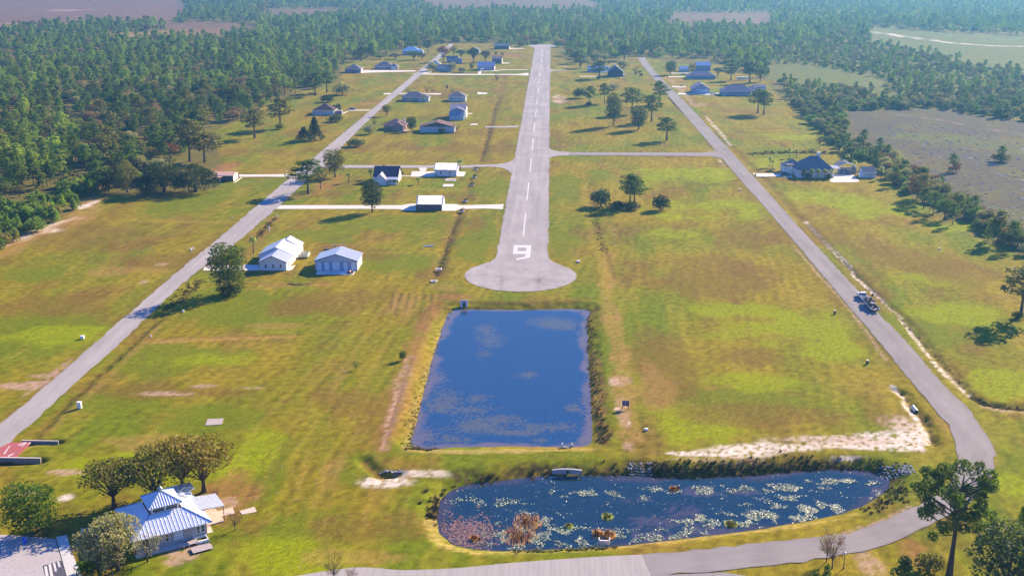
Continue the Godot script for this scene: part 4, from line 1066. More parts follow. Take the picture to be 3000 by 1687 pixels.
func seams(roof: Node, a: Vector3, b: Vector3, c: Vector3, d: Vector3, n: int, m: Material) -> void:
	# standing seams from the line a-b (eave) up to the line d-c (ridge)
	for i in range(1, n):
		var t := float(i) / n
		var p := a.lerp(b, t)
		var q := d.lerp(c, t)
		if p.distance_to(q) < 0.3: continue
		var st := start()
		add_tube(st, p + Vector3(0, 0.02, 0), q + Vector3(0, 0.02, 0), 0.035, 0.035, 4)
		part(roof, "seam", done(st), m)

func build_houses() -> void:
	var white := siding("white_siding", Color(0.80, 0.80, 0.80))
	var cream := siding("cream_siding", Color(0.72, 0.70, 0.66))
	var blue_grey := siding("blue_grey_siding", Color(0.42, 0.47, 0.56))
	var dark_brown := siding("brown_siding", Color(0.16, 0.10, 0.10))
	var brick := siding("brick_wall", Color(0.34, 0.22, 0.22))
	var dark_blue := siding("dark_siding", Color(0.10, 0.10, 0.16))
	var trim := mat("white_trim", Color(0.82, 0.82, 0.82), 0.6)
	var white_roof := metal_roof("white_metal_roof", Color(0.80, 0.83, 0.86))
	var blue_trim := mat("blue_trim", Color(0.12, 0.22, 0.45), 0.6)
	var grey_shingle := shingle("grey_shingle", Color(0.20, 0.18, 0.22))
	var brown_shingle := shingle("brown_shingle", Color(0.20, 0.12, 0.12))
	var navy_shingle := shingle("navy_shingle", Color(0.05, 0.055, 0.10))
	var slate := shingle("slate_shingle", Color(0.19, 0.20, 0.22))
	var steel := mat("grey_steel", Color(0.40, 0.41, 0.43), 0.4, 0.6)
	# 1 white house with long metal roof
	var h := thing("house", "long white house with a blue-white metal roof in three steps", "house", Vector3(-87.6, 0, -333.7))
	var r := gable_z(h, 8.6, 8.5, 2.8, 1.95, 0.35, white, white_roof, blue_trim, Vector3(0, 0, -4.25), -0.1)
	var x := 4.65
	seams(r, Vector3(x, 2.83, 4.6), Vector3(x, 2.83, -4.6), Vector3(-0.1, 4.95, -4.6), Vector3(-0.1, 4.95, 4.6), 9, white_roof)
	gable_z(h, 10.8, 11.0, 2.8, 2.5, 0.35, white, white_roof, blue_trim, Vector3(-1.1, 0, -14.0), 0.1)
	gable_z(h, 8.4, 5.0, 2.8, 2.3, 0.35, white, white_roof, blue_trim, Vector3(0.1, 0, -22.0))
	for wx in [-2.3, 0.1, 2.5]: window(h, Vector3(wx, 0.9, 0.0), 0.6, 1.1)
	window(h, Vector3(4.3, 0.9, -3.0), 0.9, 1.2, PI / 2)
	window(h, Vector3(4.3, 0.9, -12.0), 0.9, 1.2, PI / 2)
	door(h, Vector3(4.3, 0.0, -6.0), 1.0, 2.1, mat("grey_door", Color(0.4, 0.42, 0.45), 0.6), PI / 2)
	part(h, "porch_post", box(Vector3(-6.4, 0, -8.9), Vector3(-6.2, 2.7, -8.7)), trim)
	var dk := thing("deck", "pale wooden deck with railing on the white house's side", "deck", Vector3(-81.3, 0, -350.5))
	part(dk, "platform", box(Vector3(-1.6, 0.3, -1.8), Vector3(1.6, 0.5, 1.8)), mat("deck_wood", Color(0.55, 0.48, 0.26), 0.85))
	for s in [[-1.6, 1.75, 1.6, 1.8], [-1.6, -1.8, 1.6, -1.75], [1.55, -1.75, 1.6, 1.75]]:
		part(dk, "railing", box(Vector3(s[0], 0.502, s[1]), Vector3(s[2], 1.4, s[3])), mat("rail_wood", Color(0.75, 0.72, 0.6), 0.8))
	for s in [[-1.5, 1.6], [1.5, 1.6], [-1.5, -1.6], [1.5, -1.6]]:
		part(dk, "leg", box(Vector3(s[0] - 0.06, 0, s[1] - 0.06), Vector3(s[0] + 0.06, 0.298, s[1] + 0.06)), mats.deck_wood)
	# 2 hangar with striped doors
	h = thing("hangar", "white aircraft hangar with pale and grey-blue door panels", "hangar", Vector3(-67.5, 0, -334.4))
	r = gable_z(h, 13.4, 9.3, 3.2, 2.15, 0.3, siding("pale_blue_siding", Color(0.58, 0.62, 0.70)), white_roof, blue_trim, Vector3(0, 0, -4.65))
	seams(r, Vector3(7.0, 3.3, 4.9), Vector3(7.0, 3.3, -4.9), Vector3(0, 5.55, -4.9), Vector3(0, 5.55, 4.9), 10, white_roof)
	for s in [[1480, 1555, 1], [1557, 1618, 0], [1620, 1700, 1], [1702, 1763, 0], [1765, 1834, 1], [1836, 1905, 1], [1907, 1973, 0], [1975, 2050, 1], [2052, 2118, 0], [2120, 2190, 1]]:
		part(h, "door_panel", box(Vector3((s[0] - 1837.0) * 0.01686, 0.02, -0.02), Vector3((s[1] - 1837.0) * 0.01686 - 0.02, 2.8, 0.08 if s[2] else 0.05)), siding("pale_panel", Color(0.78, 0.84, 0.88)) if s[2] else siding("grey_panel", Color(0.34, 0.42, 0.56)))
	part(h, "door_rail", box(Vector3(-6.3, 2.81, -0.02), Vector3(6.3, 2.95, 0.12)), steel)
	# 3 cottage with navy roof
	h = thing("house", "white cottage with a steep navy roof and pale front gable", "house", Vector3(-72.0, 0, -479.5))
	gable_x(h, 10.6, 12.0, 2.9, 3.7, 0.35, white, navy_shingle, trim)
	gable_z(h, 5.3, 7.0, 2.4, 2.35, 0.3, siding("blue_white_siding", Color(0.66, 0.72, 0.80)), shingle("pale_shingle", Color(0.42, 0.42, 0.47)), trim, Vector3(-1.85, 0, 6.3))
	part(h, "porch_roof", slab([Vector3(0.9, 2.5, 9.2), Vector3(5.4, 2.5, 9.2), Vector3(5.4, 3.0, 6.36), Vector3(0.9, 3.0, 6.36)], 0.14), white_roof)
	part(h, "porch_wall", box(Vector3(1.0, 0, 8.2), Vector3(5.0, 0.8, 8.4)), white)
	for px in [1.2, 3.1, 5.1]: part(h, "porch_post", box(Vector3(px - 0.09, 0, 8.9), Vector3(px + 0.09, 2.38, 9.08)), trim)
	part(h, "porch_floor", box(Vector3(0.9, 0.02, 6.0), Vector3(5.3, 0.2, 8.88)), mat("porch_floor", Color(0.35, 0.35, 0.38), 0.8))
	window(h, Vector3(-2.6, 0.8, 9.8), 0.4, 0.5)
	window(h, Vector3(5.3, 0.9, 2.2), 0.8, 1.3, PI / 2)
	window(h, Vector3(5.3, 0.9, -2.2), 0.8, 1.3, PI / 2)
	window(h, Vector3(5.3, 3.6, 0.0), 0.8, 1.0, PI / 2)
	part(h, "chimney", box(Vector3(-2.0, 5.4, -1.2), Vector3(-1.2, 7.0, -0.6)), brick)
	# 4 garage with pale metal roof and two windows
	h = thing("garage", "pale blue garage with a white metal roof and two windows", "garage", Vector3(-47.3, 0, -496.3))
	r = gable_x(h, 9.9, 10.4, 3.0, 1.9, 0.35, siding("blue_white_siding", Color.WHITE), metal_roof("lilac_metal_roof", Color(0.66, 0.64, 0.72)), trim)
	seams(r, Vector3(-5.3, 3.1, 5.55), Vector3(5.3, 3.1, 5.55), Vector3(5.3, 5.1, 0), Vector3(-5.3, 5.1, 0), 14, mats.lilac_metal_roof)
	for wx in [-2.2, 1.9]: window(h, Vector3(wx, 1.0, 5.2), 0.7, 1.2)
	door(h, Vector3(4.95, 0, 0), 4.5, 2.6, trim, PI / 2, "garage_door")
	part(h, "air_unit", box(Vector3(-4.8, 0, 5.22), Vector3(-4.0, 1.0, 5.9)), steel)
	# 5 dark garage with rusty pale roof
	h = thing("garage", "dark brown garage with a stained pale metal roof and sunlit white end", "garage", Vector3(-47.2, 0, -426.8))
	var stained := metal_roof("stained_roof", Color(0.72, 0.70, 0.78))
	stained.albedo_texture = grain_image(77, 0.03, 0.55, 1.25, 256, 5)
	r = gable_x(h, 9.8, 10.8, 2.55, 2.0, 0.35, siding("plum_siding", Color(0.13, 0.10, 0.14)), stained, trim)
	seams(r, Vector3(-5.2, 2.6, 5.75), Vector3(5.2, 2.6, 5.75), Vector3(5.2, 4.75, 0), Vector3(-5.2, 4.75, 0), 12, stained)
	part(h, "sunlit_end_foot", slab([Vector3(4.9, 0.05, 5.38), Vector3(4.98, 0.05, 5.38), Vector3(4.98, 0.05, -5.38), Vector3(4.9, 0.05, -5.38)], 0.04), white)
	var ew := start()
	quad(ew, Vector3(4.96, 0.0, 5.4), Vector3(4.96, 2.53, 5.4), Vector3(4.96, 2.53, -5.4), Vector3(4.96, 0.0, -5.4))
	tri(ew, Vector3(4.96, 2.53, 5.4), Vector3(4.96, 4.5, 0), Vector3(4.96, 2.53, -5.4))
	part(h, "sunlit_end", done(ew), white)  # sunlight on the east end, painted as a white face over dark siding
	for wx in [-2.9, 2.0]: window(h, Vector3(wx, 1.1, 5.4), 0.9, 0.6, 0.0, mat("plum_trim", Color(0.2, 0.17, 0.22), 0.7))
	door(h, Vector3(4.98, 0, 0), 5.0, 2.3, siding("door_cream", Color(0.75, 0.74, 0.72)), PI / 2, "garage_door")
	part(h, "lamp", soft_box(Vector3(0.3, 0.35, 0.2), 0.05), trim, Vector3(-3.8, 1.3, 5.55))
	build_manor(white, slate, trim)
	# 7 two-storey house
	h = thing("house", "two-storey pale blue house with a lilac roof and lower front wing", "house", Vector3(-57.2, 0, -668.4))
	gable_x(h, 9.4, 13.0, 5.6, 2.6, 0.4, siding("sky_siding", Color(0.36, 0.44, 0.58)), shingle("lilac_shingle", Color(0.30, 0.27, 0.36)), trim, Vector3(0.4, 0, -13.5))
	gable_z(h, 8.6, 3.0, 5.4, 1.7, 0.4, siding("steel_siding", Color(0.25, 0.32, 0.45)), mats.lilac_shingle, trim, Vector3(0.2, 0, -5.6))
	part(h, "wing_wall", box(Vector3(-4.35, 0, -4.0), Vector3(4.35, 2.6, 0.0)), siding("bright_siding", Color(0.40, 0.52, 0.68)))
	part(h, "wing_roof", slab([Vector3(-4.6, 2.7, 0.3), Vector3(4.6, 2.7, 0.3), Vector3(4.6, 4.6, -4.05), Vector3(-4.6, 4.6, -4.05)], 0.15), shingle("blue_shingle", Color(0.27, 0.29, 0.42)))
	part(h, "balcony", box(Vector3(2.6, 3.4, -4.0), Vector3(5.6, 3.6, -2.6)), trim)
	for bx in [2.7, 5.5]: part(h, "balcony_post", box(Vector3(bx - 0.08, 0, -2.9), Vector3(bx + 0.08, 4.4, -2.74)), trim)
	part(h, "balcony_rail", box(Vector3(2.6, 4.2, -2.68), Vector3(5.6, 4.4, -2.62)), trim)
	# 8 wide house
	h = thing("house", "wide low house with a brown roof and dark gable over pale wall", "house", Vector3(-64.2, 0, -619.6))
	gable_z(h, 19.6, 11.0, 3.0, 2.7, 0.4, siding("wall_blue", Color(0.52, 0.58, 0.66)), brown_shingle, null, Vector3(0, 0, -5.5))
	var gt := start()
	tri(gt, Vector3(-9.8, 3.02, 0.03), Vector3(0, 5.68, 0.03), Vector3(9.8, 3.02, 0.03))
	part(h, "gable_cladding", done(gt), dark_brown)
	part(h, "gable_trim", box(Vector3(-9.8, 2.9, 0.002), Vector3(9.8, 3.06, 0.08)), trim)
	# 9 red-brown house
	h = thing("house", "red-brown roofed brick house between shrubs beside the road", "house", Vector3(-88.6, 0, -631.0))
	hip(h, 12.0, 11.0, 2.8, 3.0, 0.5, brick, brown_shingle, trim, Vector3(-0.5, 0, -2.0))
	gable_z(h, 6.5, 6.0, 2.8, 2.3, 0.4, brick, brown_shingle, trim, Vector3(1.6, 0, 4.0))
	window(h, Vector3(0.6, 0.9, 7.0), 1.0, 1.2)
	window(h, Vector3(2.8, 0.9, 7.0), 1.0, 1.2)
	part(h, "chimney", box(Vector3(4.0, 2.5, -1.0), Vector3(4.8, 6.2, -0.2)), white)
	# 10, 11 brick houses in the north-west lot
	h = thing("house", "small square brick house with a hip roof at the drive's end", "house", Vector3(-168.6, 0, -951.0))
	hip(h, 13.4, 12.5, 3.3, 3.6, 0.5, siding("violet_brick", Color(0.28, 0.22, 0.30)), grey_shingle, trim)
	door(h, Vector3(6.7, 0, 1.0), 5.0, 2.6, cream, PI / 2, "garage_door")
	h = thing("house", "low brick house with hip roof and a white garage door", "house", Vector3(-146.5, 0, -980.0))
	hip(h, 16.0, 12.0, 2.7, 3.6, 0.5, mats.violet_brick, grey_shingle, trim, Vector3(0, 0, 0))
	hip(h, 7.0, 8.0, 2.7, 2.4, 0.5, mats.violet_brick, grey_shingle, trim, Vector3(8.6, 0, 2.3))
	door(h, Vector3(8.8, 0, 6.3), 4.6, 2.2, trim, 0.0, "garage_door")
	for wx in [-4.5, -1.0]: window(h, Vector3(wx, 0.9, 6.0), 1.4, 1.2)
	# 12 house with pale blue roof in the trees
	h = thing("house", "house with pale blue hip roof half hidden by dark trees", "house", Vector3(-141.0, 0, -1128.0))
	hip(h, 17.0, 12.0, 4.2, 3.6, 0.6, blue_grey, metal_roof("ice_roof", Color(0.50, 0.66, 0.76)), trim)
	hip(h, 6.0, 6.0, 3.4, 2.4, 0.5, blue_grey, mats.ice_roof, trim, Vector3(9.5, 0, 4.0))
	# 13.. the north lots
	h = thing("hangar", "lilac metal hangar with a sunlit white end behind a parked aeroplane", "hangar", Vector3(-56.8, 0, -977.5))
	gable_x(h, 14.7, 13.0, 3.2, 3.4, 0.3, siding("lilac_siding", Color(0.36, 0.33, 0.44)), metal_roof("violet_roof", Color(0.42, 0.38, 0.50)), null)
	part(h, "sunlit_end", box(Vector3(7.36, 0, -6.4), Vector3(7.42, 3.2, 6.4)), white)  # white sheet paints the sun glare on the east end
	part(h, "door_panel", box(Vector3(5.0, 0, 6.5), Vector3(5.5, 3.0, 6.6)), dark_blue)
	h = thing("hangar", "plum brick hangar with a sunlit white end beside dark oaks", "hangar", Vector3(-50.3, 0, -1041.0))
	gable_x(h, 9.0, 12.0, 4.2, 2.2, 0.3, siding("plum_brick", Color(0.20, 0.14, 0.22)), grey_shingle, null)
	part(h, "sunlit_end", box(Vector3(4.51, 0, -5.9), Vector3(4.57, 4.2, 5.9)), white)  # sun-facing end whitened in colour, the brick itself is plum
	h = thing("house", "small lilac gabled house under the wide oaks", "house", Vector3(-86.5, 0, -1040.0))
	gable_z(h, 7.0, 9.0, 3.0, 2.2, 0.4, mats.lilac_siding, grey_shingle, trim)
	gable_x(h, 10.0, 8.0, 3.0, 2.6, 0.4, mats.lilac_siding, grey_shingle, trim, Vector3(-6.0, 0, -6.0))
	window(h, Vector3(0, 0.9, 4.5), 1.6, 1.4)
	h = thing("house", "grey-blue low house behind grey shrubs near the west road", "house", Vector3(-92.8, 0, -966.0))
	gable_x(h, 13.0, 9.0, 3.0, 2.4, 0.4, blue_grey, slate, trim)
	h = thing("house", "pale roofed house beside the west road behind brown tree", "house", Vector3(-104.0, 0, -1000.0))
	hip(h, 9.0, 9.0, 3.0, 3.0, 0.5, cream, shingle("pale_shingle", Color.WHITE), trim)
	h = thing("house", "dark low house with sunlit white end at the wood's edge", "house", Vector3(-53.0, 0, -1204.0))
	gable_x(h, 15.6, 11.0, 3.0, 2.6, 0.4, dark_blue, slate, null)
	part(h, "sunlit_end", box(Vector3(7.81, 0, -5.4), Vector3(7.87, 3.0, 5.4)), white)  # sunlit side put in as white colour on the dark house
	h = thing("house", "pale grey roofed house peeping over the wide oaks", "house", Vector3(-78.0, 0, -1150.0))
	gable_z(h, 9.0, 11.0, 3.0, 2.4, 0.4, blue_grey, slate, trim, Vector3(0, 0, 0))
	h = thing("house", "long lilac hipped house with reddish shrubs in front", "house", Vector3(-94.0, 0, -761.0))
	hip(h, 16.0, 11.0, 2.8, 3.2, 0.5, mats.lilac_siding, grey_shingle, trim, Vector3(0, 0, -1.5))
	hip(h, 7.0, 8.0, 2.8, 2.2, 0.5, siding("wall_blue", Color.WHITE), grey_shingle, trim, Vector3(7.0, 0, 2.0))
	for wx in [-4.0, 0.5]: window(h, Vector3(wx, 0.8, 4.0), 1.2, 1.2)
	h = thing("garage", "square pale blue garage with grey hip roof on the lawn", "garage", Vector3(-64.2, 0, -762.0))
	hip(h, 11.4, 10.5, 3.3, 3.0, 0.5, siding("wall_blue", Color.WHITE), grey_shingle, trim)
	for wx in [-3.6, 2.6]: window(h, Vector3(wx, 0.8, 5.25), 0.8, 1.0)
	# brown-roofed house west of the west road
	h = thing("house", "pale walled house with dark brown roof and pink gable slope", "house", Vector3(-142.4, 0, -694.0))
	hip(h, 13.5, 13.0, 2.8, 3.6, 0.5, siding("wall_blue", Color.WHITE), shingle("plum_shingle", Color(0.10, 0.06, 0.08)), trim)
	gable_z(h, 5.4, 6.0, 2.8, 2.0, 0.3, cream, shingle("pink_shingle", Color(0.5, 0.33, 0.28)), trim, Vector3(2.4, 0, -0.9))
	part(h, "wing_wall", box(Vector3(7.0, 0, -2.0), Vector3(11.0, 2.2, 4.0)), siding("taupe_siding", Color(0.28, 0.22, 0.21)))
	part(h, "wing_post", box(Vector3(11.02, 0, 3.4), Vector3(11.5, 2.5, 4.0)), trim)
	door(h, Vector3(-0.4, 0, 6.5), 0.9, 2.1, mats.grey_door)
	# pink house beside the oaks
	h = thing("house", "small salmon-roofed house with sunlit white end beside big dark oaks", "house", Vector3(-144.6, 0, -479.8))
	r = gable_x(h, 9.0, 7.4, 2.6, 0.9, 0.35, siding("maroon_siding", Color(0.13, 0.075, 0.085)), shingle("salmon_shingle", Color(0.74, 0.44, 0.33)), trim)
	var pw := start()
	quad(pw, Vector3(4.54, 0.0, 3.7), Vector3(4.54, 2.58, 3.7), Vector3(4.54, 2.58, -3.7), Vector3(4.54, 0.0, -3.7))
	tri(pw, Vector3(4.54, 2.58, 3.7), Vector3(4.54, 3.45, 0), Vector3(4.54, 2.58, -3.7))
	part(h, "sunlit_end", done(pw), white)  # white stands for sun on this gable, the siding is maroon
	window(h, Vector3(4.55, 0.6, 0.2), 0.8, 1.3, PI / 2, null, "window", mat("rust_shutter", Color(0.45, 0.16, 0.08), 0.7))
	part(h, "porch_roof", slab([Vector3(-4.4, 2.2, 6.0), Vector3(-0.6, 2.2, 6.0), Vector3(0.6, 2.55, 3.5), Vector3(-4.4, 2.55, 3.5)], 0.15), mats.salmon_shingle)
	part(h, "porch_post", box(Vector3(-0.9, 0, 5.6), Vector3(-0.7, 2.05, 5.8)), trim)
	# east side
	h = thing("barn", "dark timber barn house with pale roof edges and red trim", "barn", Vector3(53.0, 0, -929.0))
	gable_z(h, 12.0, 12.0, 4.0, 4.6, 0.5, siding("indigo_siding", Color(0.07, 0.06, 0.13)), shingle("teal_shingle", Color(0.16, 0.24, 0.32)), trim)
	part(h, "porch_roof", slab([Vector3(-12.0, 2.6, 6.0), Vector3(-6.2, 4.1, 6.0), Vector3(-6.2, 4.1, -6.0), Vector3(-12.0, 2.6, -6.0)], 0.15), mats.teal_shingle)
	for px in [-11.8, -9.0]: part(h, "porch_post", box(Vector3(px - 0.1, 0, 5.5), Vector3(px + 0.1, 2.5, 5.7)), trim)
	for wv in [[-2.0, 1.0], [1.8, 1.0], [-1.8, 4.4], [1.2, 4.4], [3.6, 1.0]]: window(h, Vector3(wv[0], wv[1], 6.0), 0.9, 1.1, 0.0, mat("indigo_trim", Color(0.2, 0.2, 0.35), 0.6))
	part(h, "side_porch", box(Vector3(6.02, 0, 1.0), Vector3(8.0, 1.6, 5.0)), trim)
	h = thing("shed", "long light blue metal shed behind the dark barn", "shed", Vector3(40.0, 0, -962.0))
	gable_x(h, 18.0, 8.0, 3.0, 1.8, 0.3, blue_grey, metal_roof("ice_roof", Color.WHITE), null)
	h = thing("garage", "lilac gabled garage with white door facing parked cars", "garage", Vector3(108.5, 0, -815.5))
	gable_z(h, 12.4, 13.0, 3.5, 3.6, 0.5, mats.lilac_siding, shingle("lilac_shingle", Color.WHITE), trim)
	door(h, Vector3(0.6, 0, 6.5), 8.6, 2.9, siding("pale_door", Color(0.5, 0.6, 0.7)), 0.0, "garage_door")
	h = thing("house", "long low blue-grey ranch house with hip roof and windows", "house", Vector3(133.0, 0, -802.5))
	hip(h, 22.5, 12.5, 3.2, 3.8, 0.6, mats.steel_siding, shingle("violet_shingle", Color(0.21, 0.18, 0.27)), trim)
	hip(h, 10.0, 8.0, 3.2, 2.4, 0.5, mats.steel_siding, mats.violet_shingle, trim, Vector3(11.0, 0, -5.0))
	for wx in [-0.2, 3.2]: window(h, Vector3(wx, 0.8, 6.25), 1.2, 1.5)
	window(h, Vector3(9.0, 0.9, 6.25), 0.8, 1.1)
	door(h, Vector3(-9.6, 0, 6.25), 0.6, 2.3, trim)
	h = thing("shed", "small lilac shed with three doors behind a pine", "shed", Vector3(153.5, 0, -828.0))
	gable_x(h, 8.5, 6.0, 2.8, 1.4, 0.3, mats.lilac_siding, mats.lilac_shingle, null)
	for wx in [-1.6, 0.9, 3.0]: door(h, Vector3(wx, 0, 3.0), 1.2, 2.1, trim)
	h = thing("house", "dark blue low house with violet roof before the tall sheds", "house", Vector3(121.2, 0, -911.0))
	hip(h, 22.0, 12.0, 2.6, 3.4, 0.5, mats.steel_siding, mats.violet_shingle, null)
	h = thing("shed", "small pale blue metal shed beside a round tree", "shed", Vector3(113.7, 0, -964.0))
	gable_x(h, 8.0, 8.0, 2.7, 1.9, 0.3, blue_grey, metal_roof("sky_roof", Color(0.40, 0.50, 0.66)), null)
	h = thing("shed", "tall lilac shed with white-topped roof behind the dark house", "shed", Vector3(131.5, 0, -978.0))
	gable_x(h, 12.4, 10.0, 4.4, 2.6, 0.3, mats.steel_siding, mats.sky_roof, null)
	build_clubhouse(trim)

func build_manor(white: Material, slate: Material, trim: Material) -> void:
	var h := thing("house", "large white house with grey hip roof, chimney and pool cage", "house", Vector3(119.3, 0, -500.0))
	hip(h, 16.4, 13.0, 3.3, 5.6, 0.5, white, slate, trim)
	hip(h, 9.0, 8.0, 3.3, 2.8, 0.4, white, slate, trim, Vector3(-8.0, 0, -6.5))
	part(h, "chimney", box(Vector3(1.6, 5.5, -1.6), Vector3(2.9, 10.0, -0.6)), white)
	part(h, "chimney_cap", box(Vector3(1.5, 10.002, -1.7), Vector3(3.0, 10.3, -0.5)), trim)
	for px in [-10.6, -9.4]: part(h, "column", tube(Vector3(px, 0, -1.2), Vector3(px, 4.3, -1.2), 0.2, 0.18, 10), trim)
	part(h, "porch_roof", slab([Vector3(-11.6, 4.4, -0.8), Vector3(-8.6, 4.4, -0.8), Vector3(-8.6, 4.6, -3.2), Vector3(-11.6, 4.6, -3.2)], 0.2), slate)
	for gx in [-2.6, 1.0, 4.6]: door(h, Vector3(gx, 0, 6.5), 2.7, 2.5, siding("garage_white", Color(0.70, 0.70, 0.72)), 0.0, "garage_door")
	window(h, Vector3(-6.0, 0.9, 6.5), 1.2, 1.4)
	door(h, Vector3(-8.2, 0, 3.0), 1.0, 2.2, mats.grey_door, -PI / 2)
	part(h, "patio_roof", slab([Vector3(8.8, 3.1, 0.5), Vector3(12.4, 3.1, 0.5), Vector3(12.4, 3.4, -6.0), Vector3(8.8, 3.4, -6.0)], 0.15), metal_roof("patio_metal", Color(0.62, 0.58, 0.62)))
	var cage := thing("pool_cage", "white framed screened pool enclosure beside the large house", "pool cage", Vector3(135.6, 0, -507.0))
	var fr: Material = mats.white_trim
	var sc := mat("insect_screen", Color(0.16, 0.17, 0.24), 0.6)
	sc.transparency = BaseMaterial3D.TRANSPARENCY_ALPHA
	sc.albedo_color.a = 0.55
	part(cage, "screen_roof", slab([Vector3(-4.3, 3.0, 3.6), Vector3(0, 5.0, 3.6), Vector3(0, 5.0, -5.0), Vector3(-4.3, 3.0, -5.0)], 0.02), sc)
	part(cage, "screen_roof", slab([Vector3(0, 5.0, 3.6), Vector3(4.3, 3.0, 3.6), Vector3(4.3, 3.0, -5.0), Vector3(0, 5.0, -5.0)], 0.02), sc)
	part(cage, "screen_wall", box(Vector3(-4.3, 0.1, 3.58), Vector3(4.3, 2.95, 3.6)), sc)
	part(cage, "screen_wall", box(Vector3(4.28, 0.1, -5.0), Vector3(4.3, 2.95, 3.56)), sc)
	for px in [-4.3, -1.4, 1.4, 4.3]: part(cage, "post", box(Vector3(px - 0.07, 0, 3.62), Vector3(px + 0.07, 3.0, 3.74)), fr)
	for zz in [3.66, -0.7, -5.0]:
		part(cage, "rafter", tube(Vector3(-4.3, 3.08, zz), Vector3(0, 5.08, zz), 0.07, 0.07, 4), fr)
		part(cage, "rafter", tube(Vector3(0, 5.08, zz), Vector3(4.3, 3.08, zz), 0.07, 0.07, 4), fr)
	part(cage, "beam", box(Vector3(-4.37, 3.0, 3.6), Vector3(4.37, 3.12, 3.75)), fr)
	part(cage, "beam", box(Vector3(4.3, 3.0, -5.0), Vector3(4.42, 3.12, 3.58)), fr)
	part(cage, "pool", box(Vector3(-2.5, 0.02, -3.5), Vector3(2.0, 0.06, 2.0)), mat("pool_water", Color(0.2, 0.42, 0.55), 0.1))
	var s := thing("shed", "small white shed with a dark hip roof by the large house", "shed", Vector3(143.4, 0, -497.5))
	gable_x(s, 5.6, 7.0, 2.5, 1.9, 0.35, white, slate, mats.white_trim)
	door(s, Vector3(0.6, 0, 3.5), 3.0, 2.0, mats.garage_white, 0.0, "garage_door")
	part(s, "porch_wall", box(Vector3(-4.2, 0, 0.6), Vector3(-2.82, 2.2, 2.8)), siding("sky_siding", Color.WHITE))

